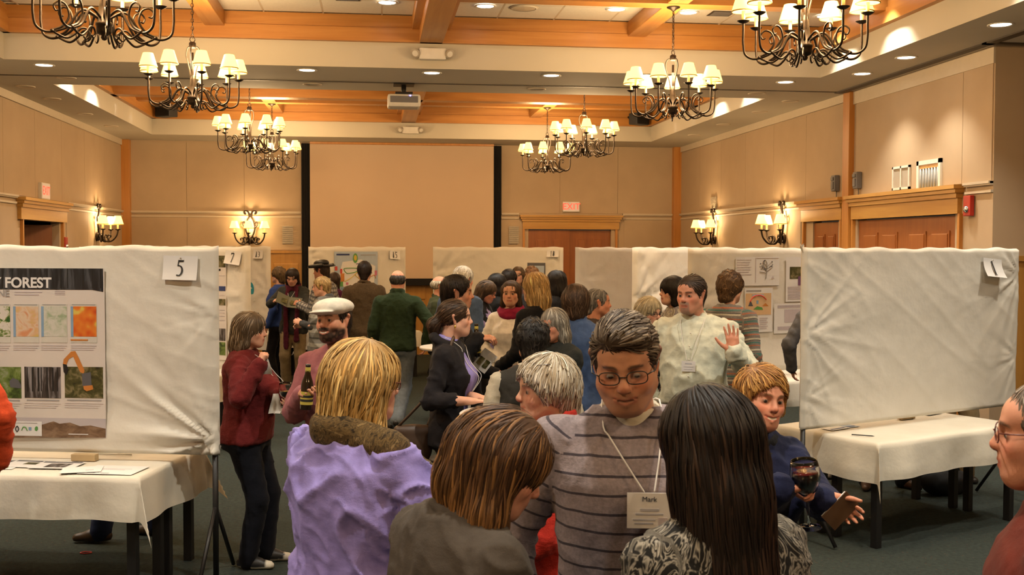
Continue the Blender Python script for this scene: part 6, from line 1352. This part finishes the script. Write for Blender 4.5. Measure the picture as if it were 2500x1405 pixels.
talker = P(**dict(MID, hvox=.0044), px=1688, D=7.2, h=1.815, sex='m', face=206, hyaw=20, bow=6, bx=1.16, by=1.15, belly=.03, facefat=.002, skin=SKR, jaw=1.08, hair='short', hairth=.012, hairline=.082, haircol=(.045, .028, .018), sweep=(0, -.5, .2), part=(0, .06, .11), beard=(.7, (.24, .20, .17), 'goatee'), brow=(.03, .02, .015), label='man in a pale green shirt and jeans raising an open hand as he talks', handsz=1.05, spread=.20,
  armL=dict(px=(1792, 862, 6.85), pole=(-.6, -.2, -1), pose='open', palm=(.15, .95, .15), hd=(.12, -.05, 1)), armR=dict(h=(.27, .05, .96), pole=(.9, -.6, 0)), badge=(1.20, .085, .065, .0),
  wear=[top('shirt', (.58, .59, .48), infl=.024, collar='shirt', vox=.010, wr=.014, cuff=1, hem=.95), top('undershirt', (.6, .56, .5), sleeve='none', infl=.004, collar='crew', vox=.014), tro((.018, .028, .075)), dict(name='belt', kind='trousers', col=(.02, .012, .008), waist=1.03, vox=.02) if False else tro((.018, .028, .075), name='jeans_yoke', waist=1.04)][:3])
bobw = P(**MID, px=1640, D=9.4, h=1.745, sex='f', face=-98, bow=2, skin=SKP, hair='bob', hairlen=.125, hairth=.024, hairline=.038, haircol=(.014, .009, .007), fwd=.02, label='woman with a dark bob and fringe in a grey patterned blouse, facing left', wear=[top('blouse', (.3, .3, .3), mat='grey_print', infl=.02), tro(DARK)])
curlym = P(**MID, px=1784, D=8.8, h=1.80, sex='m', face=48, bow=6, skin=SK, hair='curly', hairth=.022, haircol=(.085, .045, .020), streak=(.16, .09, .04), wave=.6, curl=.7, label='curly haired man in a multicoloured striped sweater, looking at the posters', wear=[top('sweater', (.2, .2, .2), mat='stripe_multi', infl=.024, collar='crew', wr=.007), tro(NAVY)])
# ---- middle of the room
green = P(**MID, px=971, D=12.0, h=1.745, sex='m', face=8, bow=3, bx=1.08, skin=SKR, hair='bald', hairth=.010, haircol=(.035, .030, .026), streak=(.1, .09, .08), label='balding man in a dark green sweater and jeans, walking away', armR=dict(h=(.31, -.02, .95), pole=(.9, -.5, 0)), wear=[top('sweater', (.020, .034, .014), infl=.026, collar='high', mat='knit'), tro((.17, .20, .23), w=.018)], feet=((.02, -.24, 8, .09), (-.09, .10, -4)))
tweed = P(**MID, px=890, D=13.5, h=1.815, sex='m', face=6, skin=SKT, hair='short', hairth=.012, haircol=(.022, .013, .009), label='dark haired man in a brown tweed jacket facing the pale blue poster', wear=[top('jacket', (.06, .04, .02), mat='tweed', infl=.032, hem=.80, collar='shirt'), tro((.06, .085, .14))])
HAT = [ell((0, -.012, .055), (.150, .195, .012), k=.01), cone((-.135, -.10, .072), (-.135, .08, .072), .016, .016, k=.03), cone((.135, -.10, .072), (.135, .08, .072), .016, .016, k=.03), ell((0, -.012, .098), (.084, .105, .052), k=.015), ell((0, -.012, .165), (.016, .09, .030), 's', .02)]
cowboy = P(**MID, px=784, D=14.6, h=1.80, sex='m', face=-62, bow=6, skin=SKR, hair='short', hairth=.008, haircol=(.05, .03, .02), headwear=[('cowboy_hat', HAT, (.007, .006, .006), 'leather')], label='man in a black cowboy hat and a checked shirt', wear=[top('shirt', (.3, .3, .3), mat='plaid_grey', infl=.022, collar='shirt'), tro(JEAN)], armL=dict(h=(-.1, .3, 1.2)))
shawl = P(**MID, px=784, D=12.6, h=1.655, sex='f', face=-88, bow=6, lean=.04, skin=SKP, hair='short', hairth=.018, haircol=(.36, .22, .08), streak=(.55, .4, .18), label='short haired blonde woman wrapped in a striped grey shawl', armL=dict(h=(-.10, .30, 1.2)), armR=dict(h=(.1, .30, 1.15)), wear=[dict(name='shawl', kind='shawl', mat='shawl_knit', col=(.2, .2, .2), hem=.66, wr=.018, wf=.8), top('sweater', (.05, .05, .05), infl=.01), tro(DARK)])
reader = P(**MID, px=713, D=15.4, h=1.715, sex='f', face=186, bow=26, skin=SKP, hair='long', hairlen=.34, hairth=.014, haircol=(.020, .011, .008), label='dark long haired woman with a maroon scarf reading a booklet', armR=dict(px=(668, 738, 15.1), pole=(.8, -.3, -.7), pose='grip', hd=(-.5, .6, .4)), armL=dict(px=(742, 752, 15.05), pole=(-.7, -.4, -.8), pose='grip', palm=(.2, 0, .9), hd=(.6, .7, 0)), badge=(1.25, .09, .10, .02),
  wear=[top('cardigan', (.035, .036, .033), infl=.024, mat='knit', hem=.80), tro(TAN, w=.02), dict(name='scarf', kind='scarf', col=(.075, .010, .022), r=.028, infl=0, ends=[((.06, .09, 1.45), (.08, .17, 1.2), (.07, .19, .62)), ((-.06, .09, 1.45), (-.08, .17, 1.2), (-.07, .18, .72))])])
bluew = P(**FAR, px=679, D=15.85, h=1.70, sex='f', face=-60, skin=SKP, hair='curly', hairth=.02, haircol=(.12, .075, .035), label='person with curly light brown hair in a blue top behind the reading woman', wear=[top('jacket', (.03, .06, .22), infl=.026), tro(DARK)])
maroon = P(**FAR, px=817, D=15.7, h=1.635, sex='f', face=30, skin=SKP, hair='bob', haircol=(.04, .022, .015), label='dark haired person in a plum top behind the checked shirt man', wear=[top('sweater', (.07, .012, .045), infl=.02), tro(DARK)])
olive = P(**MID, px=1076, D=12.6, h=1.665, sex='m', face=98, skin=SKR, hair='bald', hairth=.016, haircol=(.42, .36, .26), label='grey haired man in an olive shirt beyond the far round table', bx=1.1, belly=.03, wear=[top('shirt', (.038, .042, .016), infl=.024, collar='shirt'), tro(DARK)])
denim = P(**MID, px=1132, D=11.0, h=1.80, sex='m', face=46, bow=8, bx=1.05, skin=SKR, hair='short', hairth=.018, haircol=(.62, .58, .50), streak=(.74, .70, .62), label='white haired man in a blue denim jacket, seen from behind', wear=[top('jacket', (.055, .085, .145), infl=.030, collar='shirt', wr=.008), tro(NAVY)])
lilac = P(**FAR, px=1190, D=11.6, h=1.665, sex='f', face=118, bow=24, skin=SKR, hair='bob', hairlen=.12, hairth=.018, haircol=(.075, .045, .025), glasses=('glasses_black', .100), label='brown haired woman with glasses in a lilac shirt looking down', armR=dict(h=(.05, .34, 1.15)), armL=dict(h=(-.05, .34, 1.18)), wear=[top('shirt', (.30, .23, .42), infl=.02, collar='shirt'), dict(name='vest', kind='vest', col=(.012, .012, .014), infl=.026, open=.06, hem=.86), tro(DARK)])
blackc = P(**FAR, px=1217, D=12.3, h=1.70, sex='f', face=70, skin=SKP, hair='long', hairlen=.36, hairth=.020, haircol=(.008, .006, .006), label='person with long black hair and black coat behind the lilac shirt woman', wear=[top('coat', (.009, .009, .010), infl=.03, hem=.7), tro(DARK)])
pers1 = P(**FAR, px=1244, D=13.4, h=1.72, sex='m', face=40, skin=SKT, hair='short', hairth=.02, haircol=(.016, .011, .009), label='dark short haired person only the head of whom shows beyond the black coat', wear=[top('sweater', (.03, .03, .035), infl=.02), tro(DARK)])
pers2 = P(**FAR, px=1264, D=14.4, h=1.745, sex='f', face=200, skin=SKP, hair='bob', haircol=(.10, .06, .03), label='light brown haired person facing us far back, only the head showing', wear=[top('sweater', (.06, .05, .05), infl=.02), tro(DARK)])
pers3 = P(**FAR, px=1298, D=13.8, h=1.75, sex='f', face=10, skin=SKP, hair='curly', haircol=(.22, .10, .035), label='reddish haired person far back, head just above the long blonde hair', wear=[top('sweater', (.10, .05, .04), infl=.02), tro(DARK)])
whitew = P(**MID, px=1247, D=9.85, h=1.70, sex='f', face=196, bow=2, skin=SK, hair='long', hairlen=.30, hairth=.010, haircol=(.060, .032, .016), label='woman in a white shirt with a crimson scarf and long brown hair', armR=dict(px=(1222, 885, 9.8), pole=(.9, -.2, -.3)), armL=dict(h=(-.14, .28, 1.0)), eye=.0045, wear=[top('shirt', (.78, .75, .70), infl=.014, wr=.009, hem=.84), tro(DARK), dict(name='scarf', kind='scarf', col=(.26, .015, .05), r=.032, infl=0)])
blondel = P(**dict(MID, nlock=700), px=1304, D=9.0, h=1.79, sex='f', face=-38, bow=5, skin=SKP, hair='long', hairlen=.30, hairth=.018, haircol=(.44, .27, .10), streak=(.62, .44, .20), streakp=.4, fluff=1.6, wave=.14, label='woman with long straight blonde hair and a black top, seen from behind', armL=dict(h=(-.22, .2, 1.0)), wear=[top('sweater', (.009, .009, .011), infl=.022), tro(DARK)])
darkr = P(**FAR, px=1356, D=11.5, h=1.755, sex='f', face=-36, skin=SKP, hair='long', hairlen=.28, hairth=.016, haircol=(.010, .007, .006), label='woman with long black hair and a black jacket before the framed picture', wear=[top('jacket', (.010, .010, .012), infl=.026), tro(DARK)])
pinkp = P(**FAR, px=1334, D=12.6, h=1.66, sex='f', face=70, skin=SKP, hair='bob', haircol=(.03, .018, .012), label='person in a pink top half hidden by the black haired woman', wear=[top('sweater', (.45, .22, .36), infl=.02), tro(DARK)])
# ---- behind the boards: only legs or a sleeve show
P(**FAR, px=2008, D=10.0, h=1.70, sex='m', face=10, skin=SKT, hair='short', haircol=(.03, .02, .015), label='person in a grey long sleeved top standing behind the board at the right', wear=[top('sweater', (.11, .11, .12), infl=.024), tro((.10, .10, .11))], armL=dict(h=(-.27, .02, .93), pole=(-.8, -.6, 0)))
P(**FAR, px=2172, D=9.15, h=1.72, sex='m', face=184, skin=SKT, hair='short', haircol=(.03, .02, .015), label='person in dark jeans whose legs show under the right table', wear=[top('sweater', (.08, .08, .1), infl=.02), tro((.018, .022, .032), w=.02)], feet=((.16, 0, 25), (-.16, 0, -25)), shoecol=(.06, .028, .014))
P(**FAR, px=2062, D=9.6, h=1.66, sex='f', face=200, skin=SKT, hair='bob', haircol=(.03, .02, .015), label='person in navy trousers whose feet show under the left end of the right table', wear=[top('sweater', (.08, .05, .05), infl=.02), tro((.014, .02, .045))], shoecol=(.20, .19, .17))
P(**FAR, px=2338, D=9.45, h=1.74, sex='m', face=186, skin=SKT, hair='short', haircol=(.03, .02, .015), label='person in tan trousers standing behind the right end of board one', wear=[top('shirt', (.2, .2, .22), infl=.02), tro(TAN, w=.02)])
P(**FAR, px=318, D=7.5, h=1.76, sex='m', face=-80, skin=SKT, hair='short', haircol=(.03, .02, .015), label='person in jeans and brown boots behind the forest poster board', wear=[top('jacket', (.05, .06, .05), infl=.024), tro((.018, .028, .075), w=.016)], feet=((.10, -.12, 5), (-.11, .20, -5)), shoecol=(.055, .030, .012))
for sp in PPL:
    person(sp)
# ================================================================ things held, worn loose or left on the floor
m, nt, b = nodes('clear_glass', .02, 0, (1, 1, 1)); b.inputs['Transmission Weight'].default_value = 1.0; b.inputs['IOR'].default_value = 1.45
m, nt, b = nodes('red_wine', .05, 0, (.10, .006, .006)); m, nt, b = nodes('white_wine', .08, 0, (.85, .62, .22))
m, nt, b = nodes('bottle_glass', .08, 0, (.020, .010, .004)); b.inputs['Specular IOR Level'].default_value = .6
plain('label_yellow', (.55, .45, .08), .5); plain('label_dark', (.02, .02, .02), .5); plain('napkin', (.70, .66, .60), .8); plain('booklet_green', (.11, .115, .08), .5); plain('bag_brown', (.06, .03, .014), .5); plain('bag_black', (.008, .008, .009), .8); plain('phone_brown', (.09, .045, .02), .4)
def hand_at(sp, key, along=.075, off=.026, side=0.0):
    a = sp['_arms'][key]; return sp['_w'](a['W']+a['d']*along+a['n']*off+a['t']*side)
def wine_glass(loc, label, wine, level=.5, tilt=(0, 0), sc=1.0, group='wine glasses'):
    r = empty('wine_glass', loc); r.rotation_euler = (tilt[0], tilt[1], 0); r.scale = (sc, sc, sc); tag(r, label, 'wine glass', group)    # origin at the stem, below the bowl
    MB().lathe([(.0, .0), (.012, .003), (.028, .018), (.037, .04), (.040, .06), (.038, .085), (.034, .10), (.0328, .10), (.0365, .084), (.0385, .06), (.0355, .041), (.027, .02), (.011, .006), (0, .004)], 28).build('bowl', MAT('clear_glass'), r)
    zt = .02+.06*level; MB().lathe([(0, .007), (.0095, .0085), (.0245, .0220), (.033, .042), (.0345, zt), (0, zt)], 24).build('wine', MAT(wine), r)
    MB().lathe([(.004, .002), (.0035, -.05), (.005, -.075), (.03, -.082), (.033, -.085), (0, -.085)], 20).build('stem', MAT('clear_glass'), r)
    return r
def bottle(loc, label, tilt=(0, 0)):
    r = empty('beer_bottle', loc); r.rotation_euler = (tilt[0], tilt[1], 0); tag(r, label, 'bottle', 'beer bottles')
    MB().lathe([(0, -.11), (.029, -.11), (.031, -.105), (.031, .01), (.027, .03), (.015, .065), (.0125, .10), (.0135, .105), (.0135, .115), (0, .115)], 22).build('glass', MAT('bottle_glass'), r)
    MB().lathe([(.0316, -.085), (.0316, -.02)], 22).build('label', MAT('label_yellow'), r); MB().lathe([(.0145, .068), (.0130, .10)], 18).build('neck_label', MAT('label_yellow'), r)
    for z in (-.05, -.07): MB().lathe([(.0320, z), (.0320, z+.012)], 22).build('label_band', MAT('label_dark'), r)
q = hand_at(capm, 'armR'); bottle((q[0], q[1], q[2]+.03), 'brown beer bottle with a yellow label in the capped man\'s hand', (0, .05))
q = hand_at(redw, 'armL'); wine_glass((q[0], q[1], q[2]+.012), 'glass of white wine held by the red sweater woman', 'white_wine', .45)
q = hand_at(smiler, 'armR', .07, .030); wine_glass((q[0], q[1], q[2]-.005), 'glass of red wine held by the smiling woman', 'red_wine', .75, (.05, -.12), 1.15)
q = hand_at(purple, 'armR', .08, .03); wine_glass((q[0], q[1], q[2]+.02), 'empty wine glass behind the long brown hair in the foreground', 'white_wine', .1)
q = at3(1163, 832, 7.62); bottle((q.x, q.y, q.z), 'beer bottle beside the gesturing hand of the man in profile')
def cloth_scrap(name, loc, w, h, rz, mat, label, cat, seed=1, amp=.012, tilt=0.0):
    n = 12; U, V = np.meshgrid(np.linspace(-w/2, w/2, n), np.linspace(-h, 0, n), indexing='ij')
    y = amp*np.sin(U*70+seed)*np.clip(-V/h, .1, 1)+amp*.6*np.sin(V*50+seed*2); x = U*(.35+.65*np.clip(-V/h, 0, 1))
    v = np.stack([x, y, V], -1).reshape(-1, 3); idx = np.arange(n*n).reshape(n, n); qd = np.stack([idx[:-1, :-1], idx[1:, :-1], idx[1:, 1:], idx[:-1, 1:]], -1).reshape(-1, 4)
    v2 = v+np.array([0, .0015, 0]); o = part(name, mesh_np(name, np.concatenate([v, v2]), None, np.concatenate([qd, qd[:, ::-1]+n*n]), True, None, None, MAT(mat)), None, loc, (tilt, 0, rz)); tag(o, label, cat); return o
q = hand_at(redw, 'armR', .06, .02); cloth_scrap('napkin', q, .08, .11, .4, 'napkin', 'white paper napkin hanging from the red sweater woman\'s raised hand', 'napkin')
q = hand_at(redw, 'armL', .02, .03); cloth_scrap('napkin', (q[0]-.03, q[1]-.02, q[2]+.02), .09, .12, .2, 'napkin', 'white paper napkin under the glass of white wine', 'napkin', 3)
def booklet(name, loc, rot, w, h, mat, label, cat, bend=.25, t=.003):
    r = empty(name, loc); r.rotation_euler = rot; tag(r, label, cat)
    for sd in (-1, 1):
        MB().add([(0, 0, -h/2), (sd*w/2, -bend*w/2, -h/2), (sd*w/2, -bend*w/2, h/2), (0, 0, h/2), (0, t, -h/2), (sd*w/2, t-bend*w/2, -h/2), (sd*w/2, t-bend*w/2, h/2), (0, t, h/2)], [(0, 1, 2, 3), (4, 7, 6, 5), (0, 4, 5, 1), (3, 2, 6, 7), (1, 5, 6, 2)]).build('page', MAT(mat), r)
        MB().b2((sd*w*.06, -bend*w*.25-.004, -h*.3), (sd*w*.40, -bend*w*.25-.002, h*.1)).build('picture', MAT('print_brush'), r)
    return r
q = (np.array(hand_at(reader, 'armR'))+np.array(hand_at(reader, 'armL')))/2; booklet('booklet', (q[0], q[1], q[2]+.02), (-.9, .3, .1), .34, .22, 'booklet_green', 'dark booklet held open by the reading woman', 'booklet')
q = at3(1182, 880, 7.66); booklet('brochure', q, (.3, .6, .4), .12, .15, 'paper', 'printed brochure held low by the man in profile', 'brochure')
q = hand_at(smiler, 'armL', .05, .026); r = empty('notebook', q); r.rotation_euler = (.2, .75, .25); tag(r, 'small brown covered notepad in the smiling woman\'s outstretched hand', 'notepad'); MB().b2((-.034, -.006, -.055), (.034, -.002, .055), .001).build('cover', MAT('phone_brown'), r); MB().b2((-.031, -.002, -.052), (.031, .006, .052)).build('pages', MAT('paper'), r)
# shoulder bag of the woman with the ponytail
w0 = pony['_w'](np.array([.14, -.21, .80])); r = empty('shoulder_bag', (w0[0], w0[1], 0), 0); tag(r, 'brown leather shoulder bag hanging behind the woman with the ponytail', 'bag')
v, tr, qd = polygonize([ell((0, 0, .80), (.12, .06, .13)), cone((-.08, 0, .90), (.08, 0, .90), .035, .035, k=.03)], .010); part('bag_body', mesh_np('bag_body', v, tr, qd, True, None, None, MAT('bag_brown')), r)
sh = pony['_w'](np.array([.05, .02, 1.47]))-np.array([w0[0], w0[1], 0]); MB().tube(smooth_path([(-.09, 0, .92), (sh[0]*.6, sh[1]*.5-.09, 1.2), (sh[0], sh[1]-.03, 1.46), (sh[0]*.7+.03, sh[1]*.6+.06, 1.2), (.09, .02, .92)], 6), .009, 6).build('strap', MAT('bag_brown'), r)
# black bag on the floor under the right table
x, y = at(2318, 8.95); r = empty('floor_bag', (x, y, 0), .4); tag(r, 'black soft bag lying on the carpet under the right table', 'bag')
v, tr, qd = polygonize([ell((0, 0, .10), (.22, .14, .11)), ell((.12, .02, .07), (.14, .11, .08), k=.05), ell((-.12, 0, .12), (.12, .12, .10), k=.05), plane_above(.003)], .014); v = v+vnormals(v, tr, qd)*(.012*vnoise(v*14))[:, None]; v[:, 2] = np.maximum(v[:, 2], .002)
part('bag_body', mesh_np('bag_body', v, tr, qd, True, None, None, MAT('bag_black')), r); MB().tube(smooth_path([(-.1, -.05, .19), (-.05, -.06, .25), (.05, -.06, .24), (.1, -.05, .16)], 5), .01, 6).build('handle', MAT('bag_black'), r)
d = at3(210, 1352, 1.0)-Vector((0, 0, CAM_H)); k = -CAM_H/d.z; o = MB().tube([(.035*math.cos(a), .022*math.sin(a), 0) for a in np.linspace(0, 2*PI, 25)], .004, 6).build('rubber_ring', MAT('print_red'), None, (d.x*k, d.y*k, .005)); tag(o, 'small red ring lying on the carpet under the left table', 'ring')
# gold earring
H_ = pony['_H']; e = H_((.085, -.010, -.050)); MB().lathe([(0, -.012), (.006, -.008), (.007, 0), (.004, .008), (0, .012)], 10).build('earring', MAT('gold'), pony['_root'], e)
# shirt pocket and buttons of the talking man, front placket of the capped man
for sp, x0 in ((talker, 0.0),):
    for z in (1.40, 1.32, 1.24, 1.14, 1.06): MB().lathe([(0, .003), (.005, .002), (.0055, 0)], 8).build('button', MAT('plastic_white'), sp['_root'], sp['_front'](x0, z, .016), (-PI/2, 0, 0))
# the lamps' own point and spot lights carry their light; the small glowing surfaces need no sampling of their own
for n_m in ('lamp_shade', 'bulb_glow', 'can_lit', 'exit_glow', 'exit_face', 'blue_led'): MAT(n_m).cycles.emission_sampling = 'NONE'
